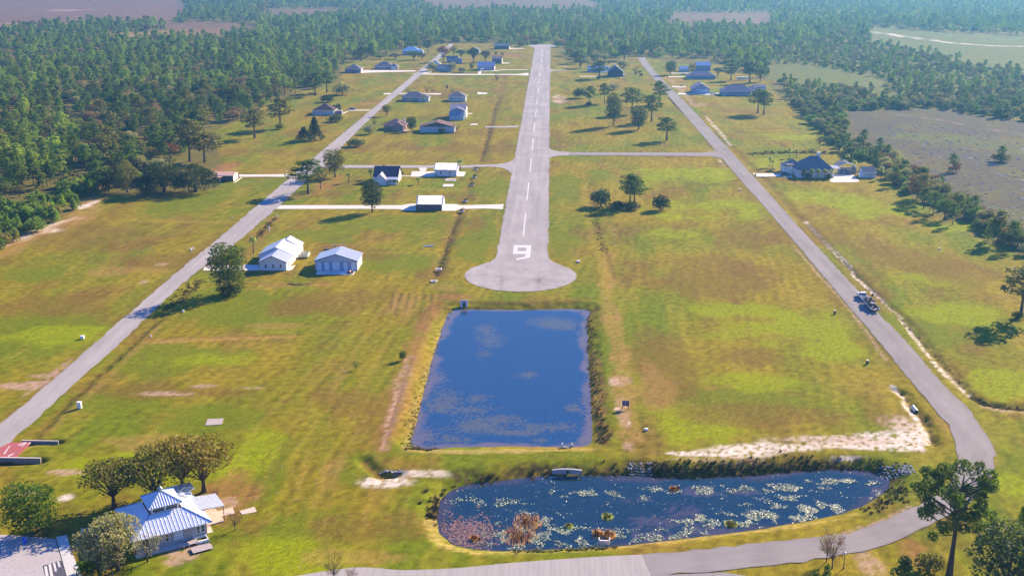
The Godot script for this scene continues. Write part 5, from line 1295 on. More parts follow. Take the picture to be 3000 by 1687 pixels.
func build_clubhouse(trim: Material) -> void:
	var c := thing("clubhouse", "grey clubhouse with blue-white ribbed metal roof and windowed cupola", "clubhouse", Vector3(-66.5, 0, -169.3), deg_to_rad(33.3))
	var wall := siding("club_wall", Color(0.42, 0.40, 0.40))
	var roof := metal_roof("club_roof", Color(0.76, 0.80, 0.84))
	roof.metallic = 0.2
	var rib := roof
	part(c, "wall", box(Vector3(-5.9, 0, -5.7), Vector3(5.9, 2.75, 5.7)), wall)
	var e := 6.65
	var y := 2.9
	var k := 2.75
	var yk := 5.0
	var lo := [Vector3(-e, y, e), Vector3(e, y, e), Vector3(e, y, -e), Vector3(-e, y, -e)]
	var hi := [Vector3(-k, yk, k), Vector3(k, yk, k), Vector3(k, yk, -k), Vector3(-k, yk, -k)]
	for i in 4:
		var j := (i + 1) % 4
		var st := start()
		add_slab(st, [lo[i], lo[j], hi[j], hi[i]], 0.1)
		var rp := part(c, "roof", done(st), roof)
		# ribs run square to the eave and stop at the hips
		for q in 21:
			var t := -1.0 + 2.0 * (q + 0.5) / 21.0
			var a: Vector3 = lo[i].lerp(lo[j], (t + 1.0) / 2.0)
			var across: Vector3 = (lo[j] - lo[i]).normalized()
			var inward := Vector3(0, 1, 0).cross(across)
			var run := (e - k) if absf(t * e) <= k else (e - absf(t * e))
			if run < 0.3: continue
			var top := a + inward * run + Vector3(0, (yk - y) * run / (e - k), 0)
			var rt := start()
			add_tube(rt, a + Vector3(0, 0.03, 0), top + Vector3(0, 0.03, 0), 0.035, 0.035, 4)
			part(rp, "rib", done(rt), rib)
		part(rp, "hip_cap", tube(lo[i] + Vector3(0, 0.05, 0), hi[i] + Vector3(0, 0.05, 0), 0.09, 0.09, 5), mat("blue_trim", Color.WHITE))
	# cupola
	part(c, "cupola_wall", box(Vector3(-2.3, 4.6, -2.3), Vector3(2.3, 6.0, 2.3)), siding("sky_siding", Color.WHITE))
	for wx in [-1.1, 1.1]:
		window(c, Vector3(wx, 5.05, 2.3), 1.85, 0.8)
		window(c, Vector3(2.3, 5.05, wx), 1.85, 0.8, PI / 2)
	var q0 := 2.85
	var ap := Vector3(0, 7.7, 0)
	var cl := [Vector3(-q0, 6.02, q0), Vector3(q0, 6.02, q0), Vector3(q0, 6.02, -q0), Vector3(-q0, 6.02, -q0)]
	for i in 4:
		var j := (i + 1) % 4
		var st := start()
		add_slab(st, [cl[i], cl[j], ap], 0.1)
		var rp := part(c, "cupola_roof", done(st), roof)
		for q in 13:
			var t := -1.0 + 2.0 * (q + 0.5) / 13.0
			var a: Vector3 = cl[i].lerp(cl[j], (t + 1.0) / 2.0)
			var inward := Vector3(0, 1, 0).cross((cl[j] - cl[i]).normalized())
			var run := q0 * (1.0 - absf(t))
			if run < 0.25: continue
			var rt := start()
			add_tube(rt, a + Vector3(0, 0.03, 0), a + inward * run + Vector3(0, 0.03 + 1.68 * run / q0, 0), 0.045, 0.045, 4)
			part(rp, "rib", done(rt), rib)
		part(rp, "hip_cap", tube(cl[i] + Vector3(0, 0.05, 0), ap + Vector3(0, 0.05, 0), 0.08, 0.08, 5), mats.blue_trim)
	var vent := part(c, "roof_vent", tube(Vector3(0, 7.4, 0), Vector3(0, 8.1, 0), 0.25, 0.25, 10), mats.grey_steel)
	part(vent, "vent_cap", tube(Vector3(0, 8.1, 0), Vector3(0, 8.5, 0), 0.4, 0.1, 10), mats.grey_steel)
	# side porch with its own ribbed roof
	var ps := start()
	add_slab(ps, [Vector3(5.4, 3.4, 2.2), Vector3(10.2, 3.0, 2.2), Vector3(10.2, 3.0, -3.2), Vector3(5.4, 3.4, -3.2)], 0.1)
	var pr := part(c, "porch_roof", done(ps), roof)
	for i in 11:
		var zz := 2.0 - i * 0.5
		part(pr, "rib", tube(Vector3(5.6, 3.42, zz), Vector3(10.2, 3.03, zz), 0.045, 0.045, 4), rib)
	var pb := start()
	add_slab(pb, [Vector3(1.0, 3.5, -6.2), Vector3(7.4, 3.3, -6.2), Vector3(7.4, 3.2, -9.6), Vector3(1.0, 3.2, -9.6)], 0.1)
	part(c, "porch_roof", done(pb), roof)
	for p in [[10.0, 2.0], [10.0, -3.0], [7.2, -9.4], [1.2, -9.4]]: part(c, "porch_post", tube(Vector3(p[0], 0, p[1]), Vector3(p[0], 2.95 if p[1] > -5 else 3.1, p[1]), 0.07, 0.07, 6), mat("dark_post", Color(0.12, 0.06, 0.05), 0.7))
	part(c, "porch_floor", box(Vector3(5.95, 0.02, -3.2), Vector3(9.9, 0.2, 2.4)), mats.tan_concrete)
	# windows and doors
	window(c, Vector3(1.0, 0.9, 5.7), 1.3, 1.4, 0.0, null, "window", mat("pale_blind", Color(0.55, 0.66, 0.72), 0.3))
	for wx in [-0.9, -2.6, 4.4, 5.2]: window(c, Vector3(wx, 1.0, 5.7), 0.55, 1.2)
	window(c, Vector3(-4.4, 0.9, 5.7), 1.0, 1.3)
	door(c, Vector3(3.6, 0.02, 5.7), 0.7, 1.9, mats.grey_door)
	part(c, "back_path", box(Vector3(-6.4, 0.0, 5.72), Vector3(2.2, 0.06, 7.2)), mats.path_concrete)

# ---------------------------------------------------------------- trees

var shapes := {}

func crown_mesh(blobs: Array, leaf: float, seed_: int, long := 1.6) -> ArrayMesh:
	# leaf sprays spread through a set of blobs: [centre, radius across, radius up, number]
	var r := RandomNumberGenerator.new()
	r.seed = seed_
	var v := PackedVector3Array()
	var n := PackedVector3Array()
	var c := PackedColorArray()
	var ix := PackedInt32Array()
	for b in blobs:
		var centre: Vector3 = b[0]
		var tone := r.randf_range(0.8, 1.15)
		for i in int(b[3]):
			var d := Vector3(r.randfn(), r.randfn() + 0.25, r.randfn()).normalized()
			var p := centre + Vector3(d.x * b[1], d.y * b[2], d.z * b[1]) * (0.45 + 0.6 * sqrt(r.randf()))
			var out := (d * 0.7 + Vector3(r.randfn(), r.randfn(), r.randfn()) * 0.8).normalized()
			var u := out.cross(Vector3(r.randfn(), r.randfn(), r.randfn())).normalized()
			var w := out.cross(u)
			var s := leaf * r.randf_range(0.6, 1.3)
			var at := v.size()
			v.append(p - u * s * long)
			v.append(p - w * s * 0.6 + out * s * 0.25)
			v.append(p + u * s * long)
			v.append(p + w * s * 0.6 + out * s * 0.25)
			var t := tone * r.randf_range(0.6, 1.35)
			var col := Color(t * r.randf_range(0.9, 1.15), t, t * r.randf_range(0.8, 1.1))
			var nn := out
			for k in 4:
				n.append(nn)
				c.append(col)
			if (v[at + 2] - v[at]).cross(v[at + 1] - v[at]).dot(out) > 0.0:
				for o in [0, 1, 2, 0, 2, 3]: ix.append(at + o)
			else:
				for o in [0, 2, 1, 0, 3, 2]: ix.append(at + o)
	var arr := []
	arr.resize(Mesh.ARRAY_MAX)
	arr[Mesh.ARRAY_VERTEX] = v
	arr[Mesh.ARRAY_NORMAL] = n
	arr[Mesh.ARRAY_COLOR] = c
	arr[Mesh.ARRAY_INDEX] = ix
	var m := ArrayMesh.new()
	m.add_surface_from_arrays(Mesh.PRIMITIVE_TRIANGLES, arr)
	return m

func trunk_mesh(h: float, r0: float, limbs: Array, lean := Vector3.ZERO) -> ArrayMesh:
	var st := start()
	var last := Vector3(0, -0.3, 0)
	for i in range(1, 5):
		var t := i / 4.0
		var p := Vector3(lean.x * t * t, h * t, lean.z * t * t)
		add_tube(st, last, p, r0 * (1.0 - (t - 0.25) * 0.8) * (1.35 if i == 1 else 1.0), r0 * (1.0 - t * 0.8), 6)
		last = p
	for l in limbs: add_tube(st, l[0], l[1], l[2], l[2] * 0.4, 4)
	return done(st)

func shape(kind: String) -> Dictionary:
	if shapes.has(kind): return shapes[kind]
	var r := RandomNumberGenerator.new()
	r.seed = hash(kind)
	var blobs := []
	var limbs := []
	var out := {"h": 10.0, "w": 8.0}
	match kind.rstrip("0123456789"):
		"pine":
			out.h = 11.8
			out.w = 5.3
			for i in 13:
				var y := 5.2 + i * 0.5 + r.randf_range(-0.3, 0.3)
				var a := i * 2.4 + r.randf()
				var reach := (1.0 - absf(y - 7.8) / 6.5) * 2.3 * r.randf_range(0.6, 1.15)
				var p := Vector3(cos(a) * reach, y + 0.2, sin(a) * reach)
				blobs.append([p, r.randf_range(0.95, 1.5), r.randf_range(0.6, 0.95), 64])
				limbs.append([Vector3(0, y - 0.7, 0), p, 0.07])
			blobs.append([Vector3(0, 11.2, 0), 0.8, 0.9, 70])
			out.crown = crown_mesh(blobs, 0.26, r.randi())
			out.trunk = trunk_mesh(11.0, 0.2, limbs)
		"hero":
			out.h = 14.0
			out.w = 12.0
			for i in 52:
				var y := r.randf_range(6.6, 12.6)
				var a := i * 2.4 + r.randf() * 0.6
				var most := sqrt(maxf(0.05, 1.0 - pow((y - 8.2) / 5.6, 2.0))) * 5.5
				if y < 8.0: most *= 0.55 + 0.45 * (y - 6.6) / 1.4
				var reach := most * sqrt(r.randf_range(0.25, 1.0))
				var p := Vector3(cos(a) * reach, y, sin(a) * reach)
				blobs.append([p, r.randf_range(0.75, 1.15), r.randf_range(0.45, 0.7), 130])
				limbs.append([Vector3(0, clampf(y - reach * 0.55, 5.4, 12.0), 0), p, 0.06 + reach * 0.012])
			blobs.append([Vector3(0, 13.2, 0), 1.3, 0.8, 300])
			blobs.append([Vector3(-2.4, 4.2, 0.6), 0.7, 0.6, 160])
			blobs.append([Vector3(-1.3, 5.2, 0.4), 0.6, 0.4, 100])
			limbs.append([Vector3(0, 5.0, 0), Vector3(-2.4, 4.2, 0.6), 0.07])
			out.crown = crown_mesh(blobs, 0.14, r.randi(), 1.9)
			out.trunk = trunk_mesh(12.5, 0.36, limbs, Vector3(0.3, 0, 0.1))
		"oak":
			out.h = 9.0
			out.w = 9.5
			for i in 16:
				var a := i * 2.4
				var reach := 3.3 * sqrt((i + 0.5) / 16.0)
				var p := Vector3(cos(a) * reach, 5.6 + 1.5 * (1.0 - reach / 3.6) + r.randf_range(-1.5, 0.7), sin(a) * reach)
				blobs.append([p, r.randf_range(1.3, 1.9), r.randf_range(0.9, 1.4), 125])
				limbs.append([Vector3(0, 1.8, 0), p, 0.12])
			out.crown = crown_mesh(blobs, 0.2, r.randi(), 1.3)
			out.trunk = trunk_mesh(4.5, 0.32, limbs)
		"liveoak":
			out.h = 8.0
			out.w = 14.0
			for i in 34:
				var a := i * 2.4
				var reach := 5.4 * sqrt((i + 0.5) / 34.0)
				var p := Vector3(cos(a) * reach, 1.4 + r.randf() * 5.2 * sqrt(maxf(0.0, 1.0 - pow(reach / 6.2, 2.0))), sin(a) * reach)
				blobs.append([p, r.randf_range(1.3, 1.9), r.randf_range(1.0, 1.5), 130])
			out.crown = crown_mesh(blobs, 0.2, r.randi(), 1.3)
			out.trunk = trunk_mesh(3.5, 0.5, [])
		"round":
			out.h = 11.0
			out.w = 8.6
			for i in 26:
				var a := i * 2.4
				var y := 2.6 + 7.4 * (i + 0.5) / 26.0
				var reach := 2.9 * sqrt(maxf(0.03, 1.0 - pow((y - 5.8) / 5.2, 2.0))) * r.randf_range(0.7, 1.05)
				var p := Vector3(cos(a) * reach, y, sin(a) * reach)
				blobs.append([p, r.randf_range(1.2, 1.6), r.randf_range(1.0, 1.5), 110])
			for i in 5: blobs.append([Vector3(0, 3.5 + i * 1.3, 0), 2.2, 1.4, 80])
			for i in 8: limbs.append([Vector3(0, 2.0, 0), blobs[i * 3][0], 0.1])
			out.crown = crown_mesh(blobs, 0.21, r.randi(), 1.3)
			out.trunk = trunk_mesh(6.0, 0.26, limbs)
		"cedar":
			out.h = 9.0
			out.w = 6.0
			for i in 30:
				var t := (i + 0.5) / 30.0
				var a := i * 2.4
				var reach := 2.5 * (1.0 - t) * r.randf_range(0.75, 1.1)
				blobs.append([Vector3(cos(a) * reach, 0.7 + t * 7.6, sin(a) * reach), 0.55 + 0.7 * (1.0 - t), 0.7, 80])
			out.crown = crown_mesh(blobs, 0.22, r.randi(), 1.2)
			out.trunk = trunk_mesh(7.0, 0.2, [])
		"young":
			out.h = 5.0
			out.w = 3.2
			for i in 12:
				var t := (i + 0.5) / 12.0
				var a := i * 2.4
				var reach := 1.15 * (1.0 - t) + 0.1
				blobs.append([Vector3(cos(a) * reach, 0.6 + t * 4.1, sin(a) * reach), 0.5 + 0.35 * (1.0 - t), 0.6, 32])
			out.crown = crown_mesh(blobs, 0.22, r.randi(), 1.7)
			out.trunk = trunk_mesh(4.0, 0.09, [])
		"bush":
			out.h = 2.3
			out.w = 3.5
			for i in 11:
				var a := i * 2.4
				var reach := 1.3 * sqrt((i + 0.5) / 11.0)
				blobs.append([Vector3(cos(a) * reach, 0.8 + r.randf_range(0.0, 0.9) * (1.2 - reach / 1.6), sin(a) * reach), 0.75, 0.7, 80])
			out.crown = crown_mesh(blobs, 0.15, r.randi(), 1.3)
			out.trunk = trunk_mesh(1.2, 0.1, [])
		"sparse":
			out.h = 7.0
			out.w = 6.0
			for i in 22:
				var a := i * 2.4
				var y := r.randf_range(2.6, 6.4)
				var reach := 2.5 * sqrt(maxf(0.05, 1.0 - pow((y - 4.4) / 2.8, 2.0))) * r.randf_range(0.5, 1.05)
				var p := Vector3(cos(a) * reach, y, sin(a) * reach)
				var mid := Vector3(cos(a) * reach * 0.4, y * 0.62, sin(a) * reach * 0.4)
				blobs.append([p, 0.7, 0.55, 26])
				limbs.append([Vector3(0, 1.2 + r.randf(), 0), mid, 0.06])
				limbs.append([mid, p, 0.04])
				for k in 4: limbs.append([mid.lerp(p, 0.5), p + Vector3(r.randfn(), r.randfn(), r.randfn()) * 0.6, 0.02])
			out.crown = crown_mesh(blobs, 0.12, r.randi(), 1.2)
			out.trunk = trunk_mesh(4.5, 0.14, limbs)
		"palm":
			out.h = 5.5
			out.w = 3.0
			var st := start()
			for i in 26:
				var a := i * 2.4
				var up := 0.9 - 1.6 * (i / 26.0)
				var d := Vector3(cos(a), 0, sin(a))
				var side := Vector3(-d.z, 0, d.x)
				var p := Vector3(0, 4.6, 0)
				for k in 4:
					var q := p + d * 0.38 + Vector3(0, (up - k * 0.42) * 0.38, 0)
					var w0 := 0.34 * sin(PI * (k + 0.35) / 4.6)
					var w1 := 0.34 * sin(PI * (k + 1.2) / 4.6) if k < 3 else 0.02
					quad(st, p - side * w0, p + side * w0, q + side * w1, q - side * w1)
					p = q
			out.crown = done(st)
			var ts := start()
			add_tube(ts, Vector3(0, -0.2, 0), Vector3(0.05, 2.4, 0), 0.2, 0.15, 7)
			add_tube(ts, Vector3(0.05, 2.4, 0), Vector3(0, 4.7, 0), 0.15, 0.19, 7)
			out.trunk = done(ts)
	shapes[kind] = out
	return out

func leaf_mat(tint: String) -> StandardMaterial3D:
	var tints := {"pine": Color(0.145, 0.205, 0.04), "dark": Color(0.06, 0.085, 0.026), "green": Color(0.13, 0.215, 0.034), "olive": Color(0.24, 0.22, 0.06), "gold": Color(0.34, 0.26, 0.06), "grey": Color(0.46, 0.42, 0.27), "rust": Color(0.26, 0.16, 0.09), "blue": Color(0.10, 0.14, 0.065), "fresh": Color(0.21, 0.30, 0.045), "reed": Color(0.17, 0.065, 0.03), "sedge": Color(0.10, 0.10, 0.025), "plain": Color.WHITE}
	var m := mat("leaf_" + tint, tints[tint], 0.6, 0.0, 0.3)
	m.vertex_color_use_as_albedo = true
	m.cull_mode = BaseMaterial3D.CULL_DISABLED
	m.backlight_enabled = true
	m.backlight = Color(0.85, 0.92, 0.45) if not tint in ["reed", "rust"] else Color(0.9, 0.7, 0.45)
	return m

func bark() -> StandardMaterial3D:
	return mat("bark", Color(0.10, 0.075, 0.06), 0.95)

func tree(kind: String, called: String, tint: String, x: float, z: float, h: float, w: float, label: String, group := "", y := 0.0) -> Node3D:
	var s := shape(kind)
	var o := thing(called, label, "bush" if called.contains("bush") or called.contains("shrub") else ("palm" if called.contains("palm") else "tree"), Vector3(x, y, z), fposmod(x * 12.9898 + z * 78.233, TAU), group)
	part(o, "trunk", s.trunk, bark())
	part(o, "crown", s.crown, leaf_mat(tint))
	var sy: float = h / s.h
	var sx: float = w / s.w * (1.18 if kind.begins_with("pine") else 1.0)
	o.scale = Vector3(sx, sy, sx)
	return o

func build_trees() -> void:
	# one by one, each as it stands
	for t in [["round2", "pine_tree", "pine", -94.67, -308.74, 15.51, 13.85, "broad leafy pine throwing its shadow over the pale west road"],
		["bush2", "bush", "dark", -93.87, -307.18, 3.66, 8.18, "dark bush at the foot of the broad roadside pine"],
		["round", "shade_tree", "dark", -69.20, -417.80, 12.72, 10.21, "dense dark oval tree beside the white concrete drive"],
		["pine2", "pine_tree", "pine", -101.39, -451.09, 13.79, 11.99, "pine leaning over the west road beside the cottage drive"],
		["sparse", "bare_tree", "rust", -98.21, -461.07, 10.82, 8.50, "reddish half-bare tree behind the roadside pine"],
		["round2", "shade_tree", "olive", -97.09, -487.63, 12.80, 12.17, "olive round-crowned tree where the taxi road meets the west road"],
		["bush", "bush", "blue", -101.99, -570.65, 4.17, 9.55, "low blue-green bush on the lawn beside the west road"],
		["cedar", "cedar_tree", "dark", -127.45, -590.50, 12.87, 9.88, "tall dark cedar, taller of a pair on the west lawn"],
		["cedar2", "cedar_tree", "dark", -133.46, -590.28, 7.31, 9.45, "shorter dark cedar, lower of a pair on the west lawn"],
		["pine3", "pine_tree", "olive", -156.28, -632.49, 16.89, 14.24, "lone olive pine with a bush at its foot on west lawn"],
		["bush2", "bush", "olive", -155.66, -627.94, 3.88, 5.47, "small bush at the foot of the lone olive pine"],
		["pine1", "pine_tree", "olive", -161.85, -596.06, 15.37, 12.60, "lone pine at the wood's edge casting a long lawn shadow"],
		["pine2", "pine_tree", "pine", -167.91, -785.72, 16.11, 12.55, "first pine of the pair behind the grey shrub"],
		["pine1", "pine_tree", "pine", -163.68, -807.01, 15.25, 12.88, "second pine of the pair behind the grey shrub"],
		["bush3", "shrub", "grey", -149.92, -793.28, 9.19, 14.35, "tall grey leafless shrub on the north-west lawn"],
		["bush", "bush", "dark", -152.47, -750.13, 5.16, 9.60, "dark clipped bush north of the brown-roofed house"],
		["bush2", "bush", "dark", -129.61, -659.41, 4.23, 10.60, "wide dark bush south of the brown-roofed house"],
		["bush", "bush", "dark", -141.40, -717.44, 2.67, 4.60, "dark shrub against the brown-roofed house wall"],
		["round", "shade_tree", "dark", -135.20, -700.76, 5.59, 4.49, "small dark tree beside the brown-roofed house porch"],
		["oak2", "shade_tree", "olive", -102.01, -684.73, 7.79, 7.68, "olive round tree on the verge by red-brown house"],
		["sparse2", "bare_tree", "olive", -102.29, -636.71, 7.15, 4.10, "thin small tree beside the red-brown house drive"],
		["bush3", "shrub", "grey", -101.18, -612.52, 5.27, 6.91, "grey-green shrub at the red-brown house drive"],
		["round2", "shade_tree", "dark", -79.14, -624.09, 8.35, 7.36, "dark bronze tree between red-brown house and wide house"],
		["bush", "bush", "dark", -60.92, -616.07, 3.30, 4.62, "dark round bush against the wide house's pale wall"],
		["sparse", "bare_tree", "olive", -53.36, -620.63, 5.32, 5.98, "thin leaning shrub at the wide house corner"],
		["sparse2", "bare_tree", "rust", -94.50, -627.97, 4.71, 4.04, "first reddish bare tree before the red-brown house"],
		["sparse", "bare_tree", "rust", -86.75, -628.24, 4.71, 5.05, "second reddish bare tree before the red-brown house"],
		["sparse", "bare_tree", "rust", -42.82, -877.56, 8.23, 5.09, "small rusty tree standing alone south of the aeroplane"],
		["sparse2", "bare_tree", "rust", -89.92, -802.44, 5.90, 5.96, "reddish bare shrub before the long lilac house"],
		["sparse", "bare_tree", "rust", -86.09, -802.57, 5.06, 5.11, "second reddish shrub before the long lilac house"],
		["sparse2", "bare_tree", "grey", -86.51, -749.33, 6.33, 3.59, "grey bare sapling on the lawn, tallest of a row"],
		["sparse", "bare_tree", "grey", -102.85, -748.75, 3.96, 2.39, "grey bare sapling, first of the lawn row"],
		["sparse", "bare_tree", "grey", -96.31, -748.98, 3.96, 2.39, "grey bare sapling, middle of the lawn row"],
		["sparse2", "bare_tree", "grey", -69.99, -789.16, 6.63, 5.02, "bare tree beside the square pale blue garage"],
		["sparse", "bare_tree", "olive", -102.22, -791.48, 6.24, 5.04, "bare tree beside the long lilac house's corner"],
		["cedar", "bush", "dark", -78.11, -833.81, 2.88, 2.12, "small dark pointed bush between long house and garage"],
		["oak", "shade_tree", "rust", -101.60, -1051.25, 16.25, 14.37, "bronze tree beside the far end of the west road"],
		["oak2", "shade_tree", "gold", -97.08, -1114.85, 10.89, 9.36, "tan tree across from the bronze roadside tree"],
		["bush3", "shrub", "grey", -102.40, -963.12, 8.00, 9.65, "grey shrub at the roadside before the grey-blue house"],
		["oak", "oak_tree", "dark", -87.98, -1088.92, 8.97, 12.58, "low spreading dark oak, western of the oak row"],
		["oak2", "oak_tree", "dark", -73.01, -1046.29, 15.09, 14.29, "tall spreading dark oak with a clear trunk"],
		["oak", "oak_tree", "dark", -61.81, -1052.65, 11.39, 12.16, "spreading dark oak beside the plum brick hangar"],
		["bush", "shrub", "grey", -85.14, -963.73, 8.00, 9.14, "grey-green shrub before the grey-blue house"],
		["bush2", "shrub", "grey", -76.23, -954.02, 5.45, 8.55, "grey clipped shrub beside the taxi road"],
		["round", "bush", "olive", -69.61, -974.49, 6.06, 4.62, "rounded bush beside the lilac hangar"],
		["round2", "bush", "dark", -55.64, -1123.06, 3.47, 2.82, "dark little tree on the north lawn, darker of two"],
		["round", "bush", "olive", -48.75, -1116.55, 3.45, 3.74, "olive little tree on the north lawn, wider of two"],
		["pine1", "pine_tree", "dark", -125.79, -1141.35, 12.90, 8.39, "dark pine standing before the pale blue roofed house"],
		["oak", "oak_tree", "blue", -131.44, -1068.48, 9.38, 16.86, "dark oak in front of the pale blue roofed house"],
		["oak2", "oak_tree", "blue", -123.57, -1068.76, 7.17, 10.12, "dark oak by the road before pale blue roofed house"],
		["oak2", "oak_tree", "blue", -150.27, -1074.05, 6.11, 14.70, "dark thicket oak west of the pale blue roofed house"],
		["oak", "oak_tree", "blue", -164.97, -1073.53, 4.44, 13.57, "low thicket oak nearest the north-west brick house"],
		["pine2", "pine_tree", "dark", -178.98, -1048.53, 13.01, 8.84, "pine behind the small square brick house"],
		["palm", "palm_tree", "olive", -99.38, -354.62, 6.42, 2.96, "sabal palm beside the long white house"],
		["palm", "palm_tree", "olive", -88.55, -475.21, 4.72, 3.10, "leaning palm on the cottage lawn near the road"],
		["palm", "palm_tree", "green", -57.57, -472.39, 3.12, 2.82, "small palm on the lawn beside the pale blue garage"],
		["palm", "palm_tree", "dark", -41.62, -503.26, 6.04, 3.27, "tall dark palm at the corner of the pale blue garage"],
		["palm", "palm_tree", "dark", -80.20, -484.20, 4.53, 3.16, "dark palm against the cottage's side wall"],
		["bush", "bush", "dark", -67.79, -494.33, 1.36, 2.14, "dark bush at the cottage's sunny corner"],
		["bush2", "bush", "green", -67.27, -472.71, 2.35, 2.57, "green bush before the cottage porch"]]:
		tree(t[0], t[1], t[2], t[3], t[4], t[5], t[6], t[7])
	# east of the runway
	for t in [["pine1", "pine_tree", "pine", 25.78, -741.01, 12.20, 8.63, "slim pine with a dark bush at its foot"],
		["bush", "bush", "dark", 25.16, -733.81, 3.63, 4.66, "dark bush at the foot of the slim pine"],
		["bush3", "bush", "blue", 20.03, -780.14, 7.35, 10.72, "tall dark bush west of the slim pine"],
		["pine2", "pine_tree", "pine", 36.13, -753.64, 12.62, 8.37, "pale green pine behind the dense grove pine"],
		["round", "pine_tree", "blue", 36.58, -648.52, 19.16, 11.38, "dense dark pine, tallest of the east grove"],
		["pine3", "pine_tree", "pine", 51.25, -701.86, 15.84, 12.64, "broad pine in the middle of the east grove"],
		["round2", "pine_tree", "blue", 50.28, -633.95, 13.43, 12.47, "low dense pine at the grove's southern edge"],
		["pine1", "pine_tree", "pine", 60.43, -666.10, 15.44, 10.60, "open pine at the grove's eastern edge"],
		["pine2", "pine_tree", "pine", 73.01, -748.76, 14.63, 10.28, "open pine of the grove beside the east road"],
		["pine3", "pine_tree", "pine", 62.72, -596.54, 12.25, 11.12, "lone pine south of the east grove"],
		["bush2", "bush", "grey", 46.74, -833.64, 4.69, 8.78, "grey bush north of the east grove"],
		["pine2", "pine_tree", "blue", 39.01, -909.08, 13.82, 12.42, "dark pine beside the dark barn house"],
		["bush", "bush", "dark", 38.34, -901.95, 2.34, 4.27, "small bush under the barn's dark pine"],
		["round", "shade_tree", "blue", 99.93, -938.88, 11.81, 11.31, "round blue-green tree across the road from the barn"],
		["sparse", "bare_tree", "olive", 68.89, -916.44, 10.89, 6.73, "thin pale tree on the barn's roadside lawn"],
		["oak", "oak_tree", "blue", 25.57, -993.57, 9.53, 14.59, "dark oak beside the runway's far end, southern one"],
		["oak2", "oak_tree", "blue", 22.84, -1037.94, 12.80, 17.40, "dark oak beside the runway's far end, northern one"],
		["bush3", "shrub", "grey", 64.46, -1000.29, 7.21, 12.57, "grey leafless thicket behind the barn"],
		["oak", "oak_tree", "blue", 40.33, -1056.24, 8.14, 13.26, "dark oak west of the light blue shed roofs"],
		["oak2", "oak_tree", "grey", 50.28, -1056.59, 8.14, 11.05, "grey oak over the light blue shed roofs"],
		["pine1", "pine_tree", "blue", 69.27, -1069.38, 14.24, 13.41, "tall pine north of the barn"],
		["bush", "bush", "dark", 75.20, -954.42, 1.97, 3.00, "round clipped bush, northern of two by the road"],
		["bush", "bush", "dark", 74.62, -928.59, 2.31, 3.31, "round clipped bush, southern of two by the road"],
		["oak2", "oak_tree", "olive", 119.03, -951.07, 8.82, 8.96, "yellow-green oak between the small sheds"],
		["pine3", "pine_tree", "pine", 131.01, -705.75, 14.98, 11.17, "pine in front of the blue-grey ranch house"],
		["pine1", "pine_tree", "pine", 133.35, -698.29, 14.40, 9.58, "twin pine beside the ranch house pine"],
		["oak", "oak_tree", "blue", 136.87, -923.39, 8.57, 10.63, "dark oak beside the tall lilac shed"],
		["pine2", "pine_tree", "blue", 143.37, -896.91, 12.95, 12.21, "tall pine over the dark blue house"],
		["pine1", "pine_tree", "blue", 155.49, -880.35, 16.33, 13.83, "tall pine with pale trunk behind the ranch house"],
		["oak2", "oak_tree", "blue", 165.30, -889.11, 11.92, 12.10, "dark oak at the wood's edge behind the ranch house"],
		["pine3", "pine_tree", "pine", 31.90, -431.86, 12.60, 7.97, "tall pine of the clump in the middle of the east field"],
		["pine2", "pine_tree", "pine", 33.95, -436.28, 9.61, 8.52, "second pine of the clump in the east field"],
		["bush3", "bush", "blue", 20.26, -431.02, 7.24, 8.67, "big loose shrub at the west end of the field clump"],
		["bush", "bush", "dark", 27.04, -426.99, 3.17, 6.96, "dark undergrowth bush under the field pines, western one"],
		["bush2", "bush", "dark", 32.29, -425.91, 3.21, 6.94, "dark undergrowth bush under the field pines, eastern one"],
		["bush", "bush", "dark", 43.55, -425.47, 6.12, 7.39, "round dark bush standing alone in the east field"],
		["sparse", "bare_tree", "olive", 139.42, -574.17, 8.67, 5.36, "thin ivy-clad tree north of the large white house"],
		["pine1", "pine_tree", "olive", 130.75, -295.23, 14.33, 9.92, "open pine with a dark bush at its foot, east lawn"],
		["bush", "bush", "dark", 129.26, -293.37, 1.98, 3.76, "dark bush at the foot of the east lawn pine"]]:
		tree(t[0], t[1], t[2], t[3], t[4], t[5], t[6], t[7])
	# palms and shrubs round the large white house
	for p in [[Vector2(103.72, -519.64), Vector2(104.84, -518.45), Vector2(118.07, -544.51), Vector2(121.65, -545.98), Vector2(143.52, -533.59), Vector2(140.01, -507.74), Vector2(147.59, -491.03)]]:
		var hs := [5.2, 4.0, 5.2, 4.6, 4.2, 6.0, 6.2]
		for i in p.size(): tree("palm", "palm_tree", "olive", p[i].x, p[i].y, hs[i], 2.6, ["taller of twin palms beside the manor drive's lawn bush", "shorter of twin palms beside the manor drive's lawn bush", "tall palm behind the large white house's west wing", "palm with drooping head behind the large white house's roof", "palm behind the screened pool enclosure", "tall palm between the pool enclosure and the small shed", "tall slender palm standing alone beyond the small shed"][i], "palms round the large white house")
	for i in 6:
		var q: Array = [Vector2(113.69, -493.37), Vector2(117.07, -493.26), Vector2(119.91, -493.14), Vector2(123.01, -493.25), Vector2(125.79, -492.91), Vector2(127.03, -495.84)]
		tree("palm", "palm_tree", "dark", q[i].x, q[i].y + 1.2, 4.6, 2.4, ["first palm from the drive in the house-front row", "second palm from the drive in the house-front row", "third palm from the drive in the house-front row", "fourth palm from the drive in the house-front row", "fifth palm from the drive in the house-front row", "palm at the house corner ending the house-front row"][i], "palms along the house front")
	for i in 2:
		var q: Array = [Vector2(115.31, -492.98), Vector2(124.17, -491.85)]
		tree("bush", "bush", "dark", q[i].x, q[i].y + 1.6, 2.6, 3.0, ["clipped dark bush at the drive end of the house front", "clipped dark bush at the court end of the house front"][i], "bushes along the house front")
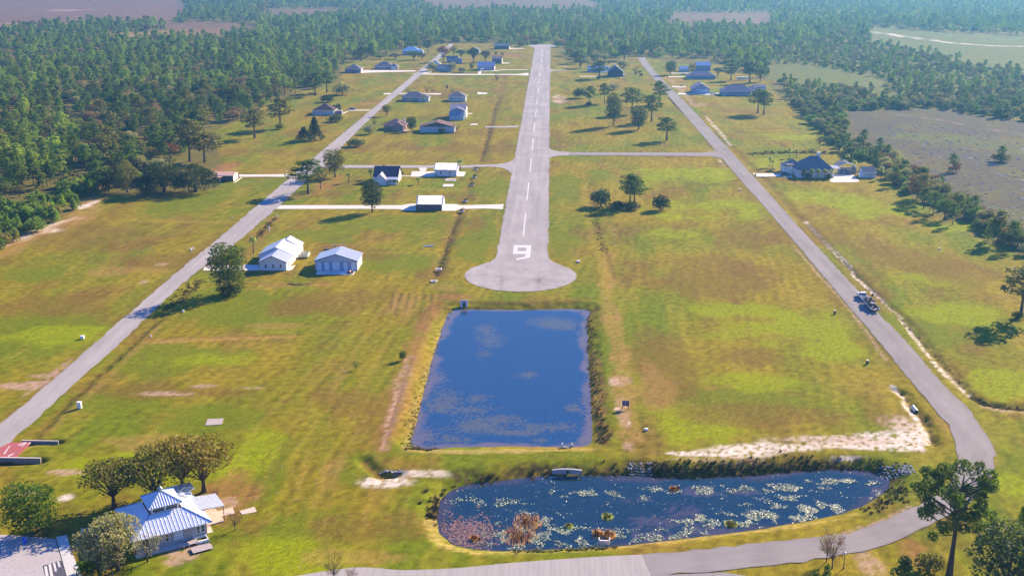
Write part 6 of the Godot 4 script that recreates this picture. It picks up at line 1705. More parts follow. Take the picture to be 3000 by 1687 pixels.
	tree("bush2", "bush", "grey", 102.57, -509.00, 1.86, 4.78, "grey bush under the twin palms by the manor drive")
	# oaks at the wood's edge
	for t in [["liveoak", "oak_tree", "dark", -163.04, -452.42, 16.03, 20.87, "huge dark live oak at the wood's edge, spreading widest"],
		["liveoak2", "oak_tree", "dark", -149.63, -452.89, 12.80, 21.86, "huge dark live oak beside the salmon-roofed house"],
		["liveoak", "oak_tree", "dark", -168.22, -445.08, 10.66, 11.26, "rounded dark oak before the huge live oak"],
		["liveoak2", "oak_tree", "olive", -178.44, -451.88, 14.54, 12.92, "olive oak at the wood's edge with grey twigs"],
		["round2", "oak_tree", "dark", -186.39, -451.60, 10.80, 9.94, "dark oak ending the row against the young pines"],
		["pine1", "pine_tree", "olive", -174.79, -524.13, 19.95, 13.12, "tall pine with bare trunk behind the live oaks"],
		["pine3", "pine_tree", "olive", -167.18, -522.80, 13.97, 14.22, "open-crowned pine behind the salmon-roofed house"]]:
		tree(t[0], t[1], t[2], t[3], t[4], t[5], t[6], t[7])
	# round the clubhouse
	for t in [["round", "shade_tree", "green", -88.78, -166.60, 9.95, 10.53, "dense bright green tree shading the car park"],
		["oak", "oak_tree", "olive", -78.45, -177.35, 10.27, 12.79, "olive oak with forked trunk behind the clubhouse"],
		["oak2", "oak_tree", "olive", -71.63, -179.16, 11.49, 13.40, "dark olive oak, middle of the clubhouse row"],
		["oak", "oak_tree", "gold", -67.81, -183.45, 12.27, 13.67, "golden tipped oak behind the clubhouse cupola"],
		["oak2", "oak_tree", "gold", -63.94, -183.82, 11.46, 14.73, "wide golden oak at the east end of clubhouse row"],
		["sparse", "bare_tree", "rust", -60.95, -180.44, 2.86, 2.37, "small rust-brown bush under the wide golden oak"],
		["sparse2", "bare_tree", "rust", -54.23, -169.77, 3.69, 3.07, "small bare tree on the lawn beside the clubhouse walk"],
		["oak", "shade_tree", "grey", -69.64, -156.25, 11.07, 9.95, "thin grey-green tree overhanging the clubhouse roof"],
		["oak2", "shade_tree", "grey", -72.00, -154.39, 9.32, 8.72, "thin olive tree in front of the clubhouse path"],
		["sparse", "shade_tree", "grey", -65.75, -158.93, 5.43, 6.40, "low grey branching tree at the clubhouse wall"],
		["bush", "bush", "green", -73.28, -154.70, 3.00, 4.94, "leafy green bush beside the footpath"],
		["sparse2", "bare_tree", "grey", -69.93, -154.50, 5.31, 5.69, "twiggy grey shrub at the clubhouse corner"],
		["round2", "bush", "green", -35.95, -254.61, 2.50, 2.35, "dark green bushlet beside the pond track"],
		["sparse", "bush", "fresh", -46.50, -247.68, 2.45, 2.11, "small thin green sapling on the mown field"]]:
		tree(t[0], t[1], t[2], t[3], t[4], t[5], t[6], t[7])
	# foreground, south-east
	tree("hero", "pine_tree", "pine", 65.10, -159.56, 20.20, 15.00, "tall spreading pine with a bare trunk over the road bend")
	tree("round", "shade_tree", "blue", 71.44, -152.97, 12.88, 12.81, "glossy dark evergreen tree south of the road bend")
	tree("round2", "shade_tree", "blue", 77.31, -155.84, 12.42, 7.80, "second dark evergreen beside the glossy evergreen")
	tree("young", "pine_tree", "pine", 56.15, -155.10, 5.76, 4.27, "young bushy pine south of the bending road")
	tree("young2", "pine_tree", "pine", 44.08, -154.67, 4.41, 2.04, "young slender pine on the verge south of the road")
	tree("young", "pine_tree", "pine", 42.11, -153.26, 3.97, 2.21, "young pine tip beside the slender young pine")
	tree("bush3", "shrub", "olive", 62.12, -160.52, 3.44, 4.97, "brown-olive shrub beside the tall pine's trunk")
	tree("bush", "bush", "green", 76.32, -172.81, 2.49, 2.84, "pale green bush behind the tall spreading pine")
	tree("sparse", "bare_tree", "grey", 46.20, -162.87, 6.40, 3.68, "slender tan tree beside the road south of lily pond")
	tree("sparse2", "bare_tree", "rust", 46.64, -160.88, 6.45, 4.99, "slender reddish tree beside the globe lamp")
	tree("sparse", "bare_tree", "olive", -33.88, -153.98, 5.60, 3.94, "thin dark shrub beside the south road's end")
	tree("sparse2", "bare_tree", "rust", -30.94, -153.40, 2.86, 2.43, "low reddish shrub on the south road's edge")
	tree("young2", "pine_tree", "pine", 81.68, -172.20, 6.07, 2.83, "dark young pine at the east verge of the bend")

# ---------------------------------------------------------------- woods

func build_forest() -> void:
	var woods := PackedVector2Array([Vector2(-193.07, -262.54), Vector2(-186.86, -325.88), Vector2(-186.40, -356.12), Vector2(-185.87, -372.65), Vector2(-182.58, -409.00), Vector2(-189.51, -445.59), Vector2(-170.34, -462.76), Vector2(-177.04, -509.19), Vector2(-192.90, -619.16), Vector2(-190.05, -666.80), Vector2(-187.21, -693.36), Vector2(-189.89, -767.92), Vector2(-177.65, -815.45), Vector2(-171.28, -891.71), Vector2(-189.37, -1007.65), Vector2(-192.62, -1066.98), Vector2(-157.58, -1102.78), Vector2(-153.86, -1149.29), Vector2(-129.89, -1255.24), Vector2(-108.40, -1291.26), Vector2(-62.81, -1292.87), Vector2(-41.84, -1214.13), Vector2(3.28, -1289.18), Vector2(18.23, -1082.84), Vector2(40.81, -1023.30), Vector2(50.37, -1075.53), Vector2(83.90, -1120.25), Vector2(112.82, -1094.74), Vector2(155.23, -1096.23), Vector2(159.07, -1019.90), Vector2(180.03, -889.51), Vector2(164.22, -787.11), Vector2(152.09, -631.29), Vector2(145.44, -558.77), Vector2(153.82, -531.23), Vector2(149.21, -482.68), Vector2(146.50, -407.38), Vector2(151.64, -377.75), Vector2(159.46, -356.99), Vector2(199.19, -279.43), Vector2(680.63, -697.42), Vector2(1727.14, -3145.45), Vector2(13.79, -3682.32), Vector2(-1489.25, -3032.34), Vector2(-982.37, -1039.21)])
	var clear := [[Vector2(-2578.84, -3844.56), Vector2(-1295.74, -3889.68), Vector2(-640.98, -1975.13), Vector2(-534.32, -1571.79), Vector2(-649.21, -1604.72), Vector2(-732.47, -1546.95), Vector2(-689.36, -1389.27), Vector2(-775.60, -1137.16)], [Vector2(-580.91, -1407.57), Vector2(-495.91, -1277.64), Vector2(-406.77, -1318.03), Vector2(-392.41, -1385.52), Vector2(-451.73, -1539.34), Vector2(-511.31, -1487.01)], [Vector2(-533.17, -1519.37), Vector2(-449.99, -1426.95), Vector2(-375.23, -1414.80), Vector2(-425.94, -1631.70), Vector2(-549.44, -1708.49)], [Vector2(-469.76, -1777.49), Vector2(-384.74, -1735.81), Vector2(-338.17, -1853.51), Vector2(-398.10, -2103.57), Vector2(-523.75, -2099.15)], [Vector2(153.75, -1560.63), Vector2(297.78, -1548.59), Vector2(379.53, -1983.11), Vector2(212.90, -1963.58)], [Vector2(-224.77, -2078.38), Vector2(93.02, -2029.64), Vector2(86.50, -2732.64), Vector2(-312.44, -2718.61)],
		[Vector2(447.13, -1606.31), Vector2(481.65, -1521.93), Vector2(538.17, -1461.70), Vector2(626.78, -1380.40), Vector2(393.91, -855.97), Vector2(402.51, -968.39), Vector2(380.42, -1023.95), Vector2(377.97, -1148.99), Vector2(362.43, -1295.85)], [Vector2(203.68, -1048.39), Vector2(240.83, -1019.04), Vector2(269.04, -907.20), Vector2(236.50, -765.51), Vector2(226.54, -829.66), Vector2(201.37, -859.78), Vector2(176.50, -903.94)], [Vector2(186.55, -715.77), Vector2(250.07, -733.33), Vector2(283.75, -673.41), Vector2(359.20, -629.83), Vector2(191.83, -322.05), Vector2(166.06, -342.84), Vector2(165.81, -380.48), Vector2(164.34, -404.19), Vector2(166.16, -451.80), Vector2(169.00, -496.05), Vector2(166.51, -556.02), Vector2(162.41, -610.22)], [Vector2(-147.13, -1028.22), Vector2(-119.77, -1136.18), Vector2(-140.40, -1210.66), Vector2(-163.29, -1188.87)]]
	var hedge := PackedVector2Array([Vector2(-188.64, -272.18), Vector2(-186.86, -325.88), Vector2(-185.90, -355.08), Vector2(-185.35, -371.53), Vector2(-182.02, -407.67), Vector2(-188.06, -444.05), Vector2(-203.08, -483.90), Vector2(-214.76, -456.97), Vector2(-221.88, -429.01), Vector2(-236.49, -348.12)])
	var cs := []
	for c in clear:
		var pv := PackedVector2Array(c)
		var lo := pv[0]
		var hi := pv[0]
		for p in pv:
			lo = lo.min(p)
			hi = hi.max(p)
		cs.append([pv, lo, hi])
	var east := PackedVector2Array([Vector2(214.14, -1124.83), Vector2(164.22, -787.11), Vector2(145.44, -558.77), Vector2(149.21, -482.68), Vector2(159.46, -356.99), Vector2(199.19, -279.43), Vector2(680.63, -697.42), Vector2(661.91, -1355.61), Vector2(380.68, -1345.72)])
	var r := RandomNumberGenerator.new()
	r.seed = 4242
	var sorts := {"pine": [], "broad": [], "young": []}
	var z := -300.0
	while z > -2900.0:
		var step := 5.8 if z > -560.0 else (6.4 if z > -800.0 else (7.0 if z > -1300.0 else (7.5 if z > -1800.0 else 10.0)))
		var half := 0.50 * absf(z) + 50.0
		var x := -half
		while x < half:
			var p := Vector2(x + r.randf_range(-0.5, 0.5) * step, z + r.randf_range(-0.5, 0.5) * step)
			x += step
			var pick := r.randf()
			var size := r.randf()
			var tone := r.randf()
			if not Geometry2D.is_point_in_polygon(p, woods): continue
			var free := true
			for c in cs:
				if p.x > c[1].x and p.y > c[1].y and p.x < c[2].x and p.y < c[2].y and Geometry2D.is_point_in_polygon(p, c[0]):
					free = false
					break
			if not free:
				if not (pick < 0.003 and p.x > 100.0 and z > -900.0): continue
			var n := noise_a.get_noise_2d(p.x * 0.7, p.y * 0.7)
			var thin := noise_a.get_noise_2d(p.x * 1.6 + 500.0, p.y * 0.9)
			var in_east := Geometry2D.is_point_in_polygon(p, east)
			if not in_east and thin < -0.1 and pick < 0.75: continue
			if in_east and z > -760.0:
				for k in 3:
					var pp := p + Vector2(r.randf_range(-2.5, 2.5), r.randf_range(-2.5, 2.5))
					if Geometry2D.is_point_in_polygon(pp, woods): sorts["young" if r.randf() < 0.4 else "broad"].append([pp, r.randf_range(2.2, 5.4), r.randf(), n])
			var front := Geometry2D.is_point_in_polygon(p, hedge)
			if front:
				for k in 3:
					var pp := p + Vector2(r.randf_range(-2.8, 2.8), r.randf_range(-2.8, 2.8))
					if Geometry2D.is_point_in_polygon(pp, hedge): sorts.young.append([pp, r.randf_range(3.4, 5.6), r.randf() * 0.5, n])
			if front and pick < 0.85: sorts.young.append([p, r.randf_range(3.6, 5.6), tone, n])
			elif in_east:
				if pick < 0.10: sorts.pine.append([p, 6.5 + size * 4.0, tone, n])
				elif pick < 0.55: sorts.young.append([p, 2.0 + size * 2.6, tone, n])
				else: sorts.broad.append([p, 3.2 + size * 3.6, tone, n])
			elif pick < 0.60 + n * 0.5: sorts.pine.append([p, 7.0 + size * size * 8.5, tone, n])
			elif pick < 0.78: sorts.broad.append([p, 5.0 + size * 5.0, tone, n])
			else: sorts.young.append([p, 3.0 + size * 3.5, tone, n])
		z -= step
	var kinds_of := {"pine": ["pine1", "pine2", "pine3"], "broad": ["round", "oak", "oak2"], "young": ["young", "young2", "bush3"]}
	var names := {"pine": ["pine_tree", "tall pine", "pines of the wood"], "broad": ["broadleaf_tree", "broad-crowned tree", "broad trees of the wood"], "young": ["young_tree", "low young tree", "young trees of the wood"]}
	var most := {"pine": 300, "broad": 160, "young": 220}
	var wood := Node3D.new()
	wood.name = "forest"
	add_child(wood)
	tag(wood, "dense pine wood spreading to the hazy distance round the airfield", "forest", "", "stuff")
	for sort in sorts:
		var list: Array = sorts[sort]
		list.sort_custom(func(a: Array, b: Array) -> bool: return a[0].y > b[0].y)
		var single := 0
		var rest := {}
		for t in list:
			var p: Vector2 = t[0]
			var pick: int = absi(int(p.x * 13.0 + p.y * 7.0)) % 3
			var kind: String = kinds_of[sort][pick]
			var s := shape(kind)
			var w: float = s.w * t[1] / s.h * (0.85 + 0.4 * t[2])
			if single < most[sort] and absf(p.x) < 0.42 * absf(p.y) + 4.0:
				single += 1
				var tint := "pine"
				if sort == "pine": tint = ["pine", "pine", "green", "olive"][int(t[2] * 3.99)]
				elif sort == "broad": tint = ["green", "grey", "grey", "olive", "rust"][int(t[2] * 4.99)]
				else: tint = ["green", "fresh", "pine", "olive"][int(t[2] * 3.99)]
				var look: String = {"pine": "dark green", "green": "bright green", "olive": "olive", "grey": "grey twiggy", "rust": "rusty brown", "blue": "blue-green", "fresh": "fresh yellow-green"}[tint]
				var stand := "in the wood west of the west road" if p.x < -20.0 else "in the tree line east of the east road"
				if absf(p.y) > 760.0: stand = "in the wood north of the houses"
				tree(kind, names[sort][0], tint, p.x, p.y, t[1], w, "%s %s %s" % [look, names[sort][1], stand], names[sort][2])
				continue
			if not rest.has(kind): rest[kind] = []
			rest[kind].append([p, t[1], w, t[2], t[3]])
		for kind in rest:
			var s := shape(kind)
			var far: Array = rest[kind]
			for which in ["crown", "trunk"]:
				var mm := MultiMesh.new()
				mm.transform_format = MultiMesh.TRANSFORM_3D
				mm.use_colors = which == "crown"
				mm.mesh = s[which]
				var used := far if which == "crown" else far.filter(func(a: Array) -> bool: return a[0].y > -1000.0)
				mm.instance_count = used.size()
				for i in used.size():
					var t: Array = used[i]
					var b := Basis(Vector3.UP, t[3] * 40.0).scaled(Vector3(t[2] / s.w, t[1] / s.h, t[2] / s.w))
					mm.set_instance_transform(i, Transform3D(b, Vector3(t[0].x, 0, t[0].y)))
					if which == "crown":
						var c := Color(0.15, 0.225, 0.042)
						if sort == "broad" and t[0].x > 120.0: c = [Color(0.15, 0.16, 0.09), Color(0.22, 0.20, 0.15), Color(0.10, 0.13, 0.07), Color(0.20, 0.17, 0.12)][int(t[3] * 3.99)]
						elif sort == "broad": c = [Color(0.15, 0.19, 0.06), Color(0.30, 0.26, 0.17), Color(0.10, 0.135, 0.065), Color(0.25, 0.22, 0.07), Color(0.28, 0.18, 0.12)][int(t[3] * 4.99)]
						elif sort == "young": c = [Color(0.17, 0.25, 0.045), Color(0.22, 0.31, 0.05), Color(0.27, 0.24, 0.07), Color(0.13, 0.21, 0.04)][int(t[3] * 3.99)]
						else: c = c.lerp(Color(0.28, 0.345, 0.055), clampf(t[4] * 1.5 + t[3] * 0.9 - 0.15, 0.0, 1.0))
						mm.set_instance_color(i, c * (0.75 + 0.95 * fposmod(t[3] * 37.0, 1.0)))
				var o := MultiMeshInstance3D.new()
				o.name = which + "s"
				o.multimesh = mm
				o.material_override = leaf_mat("plain") if which == "crown" else bark()
				o.set_meta("kind", "stuff")
				wood.add_child(o, true)

# ---------------------------------------------------------------- vehicles

func profile(points: Array, hw: float, inset := 0.06) -> ArrayMesh:
	# a side outline (z, y) swept across x, with narrowed cheeks so that its edges catch the light
	var pv := PackedVector2Array(points)
	if Geometry2D.is_polygon_clockwise(pv): pv.reverse()
	var mid := Vector2.ZERO
	for p in pv: mid += p / pv.size()
	var st := start()
	var small := PackedVector2Array()
	for p in pv: small.append(p.move_toward(mid, inset))
	var rings := [[-hw, small], [-hw + inset, pv], [hw - inset, pv], [hw, small]]
	for i in 3:
		for j in pv.size():
			var n := (j + 1) % pv.size()
			var a: Vector2 = rings[i][1][j]
			var b: Vector2 = rings[i][1][n]
			var c: Vector2 = rings[i + 1][1][n]
			var d: Vector2 = rings[i + 1][1][j]
			quad(st, Vector3(rings[i][0], a.y, a.x), Vector3(rings[i + 1][0], d.y, d.x), Vector3(rings[i + 1][0], c.y, c.x), Vector3(rings[i][0], b.y, b.x))
	var ids := Geometry2D.triangulate_polygon(small)
	for s in [-hw, hw]:
		for i in range(0, ids.size(), 3):
			tri(st, Vector3(s, small[ids[i]].y, small[ids[i]].x), Vector3(s, small[ids[i + 1]].y, small[ids[i + 1]].x), Vector3(s, small[ids[i + 2]].y, small[ids[i + 2]].x))
	return done(st)

func wheels(parent: Node, hw: float, zs: Array, r: float) -> void:
	for z in zs:
		for s in [-1.0, 1.0]:
			var o := Node3D.new()
			o.name = "wheel"
			parent.add_child(o, true)
			o.position = Vector3(s * (hw - 0.12), r, z)
			part(o, "tyre", tube(Vector3(-0.12, 0, 0), Vector3(0.12, 0, 0), r, r, 14), mat("rubber", Color(0.02, 0.02, 0.022), 0.9))
			part(o, "rim", tube(Vector3(s * 0.121, 0, 0), Vector3(s * 0.135, 0, 0), r * 0.6, r * 0.55, 10), mat("wheel_metal", Color(0.5, 0.5, 0.52), 0.35, 0.8))

func paint_mat(key: String, c: Color) -> StandardMaterial3D:
	var m := mat(key, c, 0.3, 0.0, 0.6)
	m.clearcoat_enabled = true
	m.clearcoat = 0.6
	return m

func car(label: String, key: String, c: Color, at: Vector3, turn: float, tall := false) -> Node3D:
	# nose towards -z
	var o := thing("parked_car", label, "car", at, turn)
	var m := paint_mat(key, c)
	var roof := 1.75 if tall else 1.42
	var belt := 1.05 if tall else 0.92
	part(o, "body", profile([Vector2(-2.3, 0.35), Vector2(-2.35, 0.65), Vector2(-2.2, belt - 0.18), Vector2(-1.15, belt), Vector2(2.0, belt + 0.02), Vector2(2.3, belt - 0.05), Vector2(2.32, 0.5), Vector2(2.2, 0.32)], 0.92, 0.08), m)
	part(o, "window", profile([Vector2(-1.15, belt - 0.02), Vector2(-0.4, roof - 0.06), Vector2(1.5, roof - 0.06), Vector2(2.1 if tall else 1.95, belt - 0.02)], 0.8, 0.1), mat("car_glass", Color(0.02, 0.025, 0.035), 0.08, 0.0, 0.8))
	part(o, "roof", profile([Vector2(-0.45, roof - 0.07), Vector2(-0.3, roof), Vector2(1.4, roof), Vector2(1.55, roof - 0.07)], 0.74, 0.05), m)
	wheels(o, 0.92, [-1.45, 1.4], 0.34)
	for s in [-0.65, 0.65]:
		part(o, "headlight", box(Vector3(s - 0.2, 0.6, -2.36), Vector3(s + 0.2, 0.76, -2.28)), mat("lamp_glass", Color(0.7, 0.72, 0.75), 0.15))
		part(o, "tail_light", box(Vector3(s - 0.18, 0.66, 2.26), Vector3(s + 0.18, 0.86, 2.33)), mat("tail_red", Color(0.35, 0.02, 0.02), 0.3))
	return o

func build_vehicles() -> void:
	var white := paint_mat("white_paint", Color(0.78, 0.79, 0.82))
	var glass := mat("car_glass", Color(0.02, 0.025, 0.035), 0.08, 0.0, 0.8)
	var dark := mat("black_metal", Color(0.03, 0.03, 0.035), 0.6, 0.3)
	var steel := mat("trailer_steel", Color(0.5, 0.48, 0.5), 0.45, 0.6)
	var x := 91.3
	# pickup drawing a trailer northwards along the east road
	var p := thing("pickup_truck", "white pickup truck towing a loaded trailer along the east road", "pickup", Vector3(x, 0.06, -310.2), deg_to_rad(-1.0))
	part(p, "body", profile([Vector2(-2.95, 0.45), Vector2(-2.98, 0.85), Vector2(-2.75, 1.1), Vector2(-1.3, 1.18), Vector2(0.85, 1.2), Vector2(0.9, 0.8), Vector2(2.9, 0.8), Vector2(2.92, 0.5)], 1.0, 0.08), white)
	part(p, "window", profile([Vector2(-1.3, 1.15), Vector2(-0.6, 1.82), Vector2(0.7, 1.84), Vector2(0.85, 1.15)], 0.88, 0.08), glass)
	part(p, "roof", profile([Vector2(-0.65, 1.8), Vector2(-0.5, 1.9), Vector2(0.62, 1.92), Vector2(0.76, 1.8)], 0.84, 0.05), white)
	for s in [-1.0, 1.0]: part(p, "bed_side", box(Vector3(s * 0.94 - 0.06, 0.8, 0.92), Vector3(s * 0.94 + 0.06, 1.2, 2.88)), white)
	part(p, "tailgate", box(Vector3(-0.87, 0.8, 2.78), Vector3(0.87, 1.2, 2.88)), white)
	part(p, "bed_floor", box(Vector3(-0.87, 0.802, 0.94), Vector3(0.87, 0.85, 2.76)), dark)
	for s in [-0.75, 0.75]: part(p, "headlight", box(Vector3(s - 0.2, 0.75, -3.0), Vector3(s + 0.2, 0.95, -2.9)), mat("lamp_glass", Color(0.7, 0.72, 0.75), 0.15))
	wheels(p, 1.0, [-1.85, 1.9], 0.4)
	var t := thing("flatbed_trailer", "steel flatbed trailer with white side rail behind the pickup", "trailer", Vector3(x, 0.06, -301.4), deg_to_rad(-1.0))
	part(t, "deck", box(Vector3(-1.1, 0.72, -4.4), Vector3(1.1, 0.86, 5.0)), mat("deck_planks", Color(0.16, 0.12, 0.12), 0.9))
	part(t, "tow_bar", tube(Vector3(0, 0.7, -4.4), Vector3(0, 0.62, -6.0), 0.08, 0.06, 6), dark)
	for s in [-1.1, 1.1]: part(t, "side_rail", box(Vector3(s - 0.05, 0.87, -4.4), Vector3(s + 0.05, 1.15, 5.0)), mat("rail_white", Color(0.75, 0.72, 0.75), 0.4))
	part(t, "headboard", box(Vector3(-1.1, 0.87, -4.5), Vector3(1.1, 1.5, -4.42)), steel)
	for s in [-0.75, 0.75]: part(t, "ramp", box(Vector3(s - 0.25, 0.87, 4.3), Vector3(s + 0.25, 1.9, 4.42)), steel)
	wheels(t, 1.1, [1.2, 2.1, 3.0], 0.36)
	for s in [-0.9, 0.9]: part(t, "tail_light", box(Vector3(s - 0.15, 0.74, 5.002), Vector3(s + 0.15, 0.85, 5.04)), mat("tail_red", Color(0.35, 0.02, 0.02), 0.3))
	var l := thing("farm_machine", "maroon farm machine strapped on the flatbed trailer", "machine", Vector3(x, 0.93, -302.4), deg_to_rad(-1.0))
	var maroon := paint_mat("maroon_paint", Color(0.075, 0.008, 0.022))
	part(l, "hood", profile([Vector2(-3.2, 0.4), Vector2(-3.25, 1.2), Vector2(-2.9, 1.4), Vector2(-0.6, 1.5), Vector2(-0.5, 0.5)], 0.62, 0.1), maroon)
	part(l, "body", profile([Vector2(-0.55, 0.4), Vector2(-0.55, 1.3), Vector2(0.6, 1.45), Vector2(1.3, 1.1), Vector2(1.4, 0.4)], 0.95, 0.12), maroon)
	part(l, "fender", box(Vector3(-1.0, 1.05, 0.2), Vector3(-0.6, 1.4, 1.6)), maroon)
	part(l, "fender", box(Vector3(0.6, 1.05, 0.2), Vector3(1.0, 1.4, 1.6)), maroon)
	part(l, "seat", soft_box(Vector3(0.5, 0.6, 0.5), 0.08), dark, Vector3(0, 1.4, 0.4))
	part(l, "roll_bar", tube(Vector3(-0.5, 1.3, 1.0), Vector3(-0.5, 2.1, 1.0), 0.04, 0.04, 5), dark)
	part(l, "roll_bar", tube(Vector3(0.5, 1.3, 1.0), Vector3(0.5, 2.1, 1.0), 0.04, 0.04, 5), dark)
	part(l, "implement", box(Vector3(-0.95, 0.1, 1.7), Vector3(0.95, 0.8, 3.6)), dark)
	part(l, "implement_frame", box(Vector3(-0.6, 0.802, 1.9), Vector3(0.6, 1.1, 3.2)), mat("machine_grey", Color(0.25, 0.2, 0.25), 0.5))
	wheels(l, 0.98, [-2.5], 0.36)
	wheels(l, 1.02, [0.9], 0.55)
	# parked cars
	var q: Array = [Vector2(-128.59, -713.40)]
	car("dark navy car parked on the drive of the brown-roofed house", "navy_paint", Color(0.02, 0.02, 0.07), Vector3(q[0].x, 0.05, q[0].y + 1.0), -PI / 2)
	q = [Vector2(106.64, -498.50)]
	car("dark car with pale roof on the large white house's drive", "ink_paint", Color(0.03, 0.03, 0.06), Vector3(q[0].x, 0.05, q[0].y + 0.8), -PI / 2, true)
	q = [Vector2(135.54, -506.41)]
	car("silver car parked beside the screened pool enclosure", "silver_paint", Color(0.42, 0.46, 0.5), Vector3(q[0].x, 0.05, q[0].y), -PI / 2, true)
	q = [Vector2(107.01, -809.26), Vector2(110.65, -814.86), Vector2(116.35, -804.18)]
	car("white car parked before the lilac garage door", "white_paint", Color.WHITE, Vector3(q[0].x, 0.05, q[0].y + 1.0), -PI / 2)
	car("dark car parked against the lilac garage door", "ink_paint", Color.WHITE, Vector3(q[1].x, 0.05, q[1].y + 0.5), 0.0, true)
	car("white car parked between lilac garage and ranch house", "white_paint", Color.WHITE, Vector3(q[2].x, 0.05, q[2].y), -PI / 2)
	q = [Vector2(153.39, -900.61)]
	var tr := thing("camper_trailer", "long white camper trailer under the trees behind ranch house", "trailer", Vector3(q[0].x, 0, q[0].y), 0.0)
	part(tr, "body", profile([Vector2(-1.2, 0.5), Vector2(-1.25, 2.4), Vector2(1.25, 2.4), Vector2(1.2, 0.5)], 4.6, 0.2), white)
	part(tr, "window", box(Vector3(-2.5, 1.3, 1.2), Vector3(-1.0, 1.9, 1.27)), glass)
	wheels(tr, 1.0, [0.0], 0.4)
	# high-winged aeroplane by the lilac hangar
	var a := thing("aeroplane", "small white high-winged aeroplane parked by the lilac hangar", "aeroplane", Vector3(-60.5, 0.05, -966.0), deg_to_rad(160.0))
	var st := start()
	var rings := [[-2.2, 0.35, 1.35], [-1.8, 0.55, 1.35], [0.0, 0.62, 1.5], [1.2, 0.55, 1.6], [3.2, 0.28, 1.65], [5.2, 0.12, 1.75]]
	for i in rings.size() - 1: add_tube(st, Vector3(0, rings[i][2], rings[i][0]), Vector3(0, rings[i + 1][2], rings[i + 1][0]), rings[i][1], rings[i + 1][1], 10)
	part(a, "fuselage", done(st), white)
	part(a, "wing", profile([Vector2(-0.7, 2.2), Vector2(-0.4, 2.34), Vector2(0.8, 2.22), Vector2(0.8, 2.16)], 5.5, 0.03), white)
	part(a, "tailplane", profile([Vector2(4.4, 1.75), Vector2(4.5, 1.82), Vector2(5.4, 1.8), Vector2(5.4, 1.76)], 1.6, 0.02), white)
	part(a, "fin", box(Vector3(-0.05, 1.7, 4.4), Vector3(0.05, 3.1, 5.3)), white)
	part(a, "windshield", profile([Vector2(-1.0, 1.7), Vector2(-0.4, 2.18), Vector2(0.9, 2.15), Vector2(1.0, 1.7)], 0.5, 0.05), glass)
	for s in [-1.0, 1.0]:
		part(a, "strut", tube(Vector3(s * 0.5, 1.2, 0.1), Vector3(s * 2.6, 2.18, 0.1), 0.04, 0.04, 5), white)
		part(a, "landing_leg", tube(Vector3(s * 0.4, 1.0, 0.2), Vector3(s * 1.2, 0.3, 0.2), 0.05, 0.05, 5), white)
		part(a, "wheel", tube(Vector3(s * 1.2 - 0.08, 0.25, 0.2), Vector3(s * 1.2 + 0.08, 0.25, 0.2), 0.25, 0.25, 10), mats.rubber)
	part(a, "nose_wheel", tube(Vector3(-0.07, 0.2, -1.7), Vector3(0.07, 0.2, -1.7), 0.2, 0.2, 10), mats.rubber)
	part(a, "nose_leg", tube(Vector3(0, 0.3, -1.7), Vector3(0, 1.1, -1.7), 0.05, 0.05, 5), white)
	part(a, "propeller", box(Vector3(-0.95, 1.3, -2.3), Vector3(0.95, 1.42, -2.26)), dark)
	# by the striped hangar
	var b := thing("boat", "small pale blue upturned boat before the striped hangar", "boat", Vector3(-65.0, 0.06, -330.6), deg_to_rad(-50.0))
	var hs := start()
	var hull := [[-1.9, 0.08, 0.5], [-1.4, 0.45, 0.42], [0.0, 0.62, 0.38], [1.5, 0.55, 0.36]]
	for i in hull.size() - 1:
		var u: Array = hull[i]
		var w: Array = hull[i + 1]
		for s in [-1.0, 1.0]:
			quad(hs, Vector3(s * u[1], 0.05, u[0]), Vector3(s * w[1], 0.05, w[0]), Vector3(s * w[1] * 0.6, w[2] + 0.2, w[0]), Vector3(s * u[1] * 0.6, u[2] + 0.2, u[0]))
		quad(hs, Vector3(-u[1] * 0.6, u[2] + 0.2, u[0]), Vector3(-w[1] * 0.6, w[2] + 0.2, w[0]), Vector3(w[1] * 0.6, w[2] + 0.2, w[0]), Vector3(u[1] * 0.6, u[2] + 0.2, u[0]))
	quad(hs, Vector3(-0.55, 0.05, 1.5), Vector3(-0.33, 0.56, 1.5), Vector3(0.33, 0.56, 1.5), Vector3(0.55, 0.05, 1.5))
	part(b, "hull", done(hs), mat("boat_blue", Color(0.5, 0.62, 0.75), 0.4))
	part(b, "keel", box(Vector3(-0.04, 0.56, -1.2), Vector3(0.04, 0.66, 1.5)), mats.boat_blue)
	var mo := thing("lawn_mower", "small red ride-on mower at the striped hangar's corner", "mower", Vector3(-62.4, 0.06, -331.3), deg_to_rad(70.0))
	part(mo, "hood", soft_box(Vector3(0.6, 0.5, 0.9), 0.08), paint_mat("mower_red", Color(0.4, 0.03, 0.03)), Vector3(0, 0.3, -0.5))
	part(mo, "seat", soft_box(Vector3(0.5, 0.5, 0.4), 0.08), dark, Vector3(0, 0.45, 0.4))
	part(mo, "mower_deck", soft_box(Vector3(1.1, 0.2, 0.8), 0.06), mats.mower_red, Vector3(0, 0.12, 0.0))
	wheels(mo, 0.5, [-0.7, 0.5], 0.22)

# ---------------------------------------------------------------- small things

func scatter(called: String, mesh: Mesh, m: Material, places: Array, label: String, category: String) -> void:
	# places: [position, turn, scale, colour]
	var mm := MultiMesh.new()
	mm.transform_format = MultiMesh.TRANSFORM_3D
	mm.use_colors = true
	mm.mesh = mesh
	mm.instance_count = places.size()
	for i in places.size():
		var p: Array = places[i]
		mm.set_instance_transform(i, Transform3D(Basis.from_euler(p[1]).scaled(p[2]), p[0]))
		mm.set_instance_color(i, p[3])
	var o := MultiMeshInstance3D.new()
	o.name = numbered(called)
	o.multimesh = mm
	o.material_override = m
	tag(o, label, category, "", "stuff")
	add_child(o)

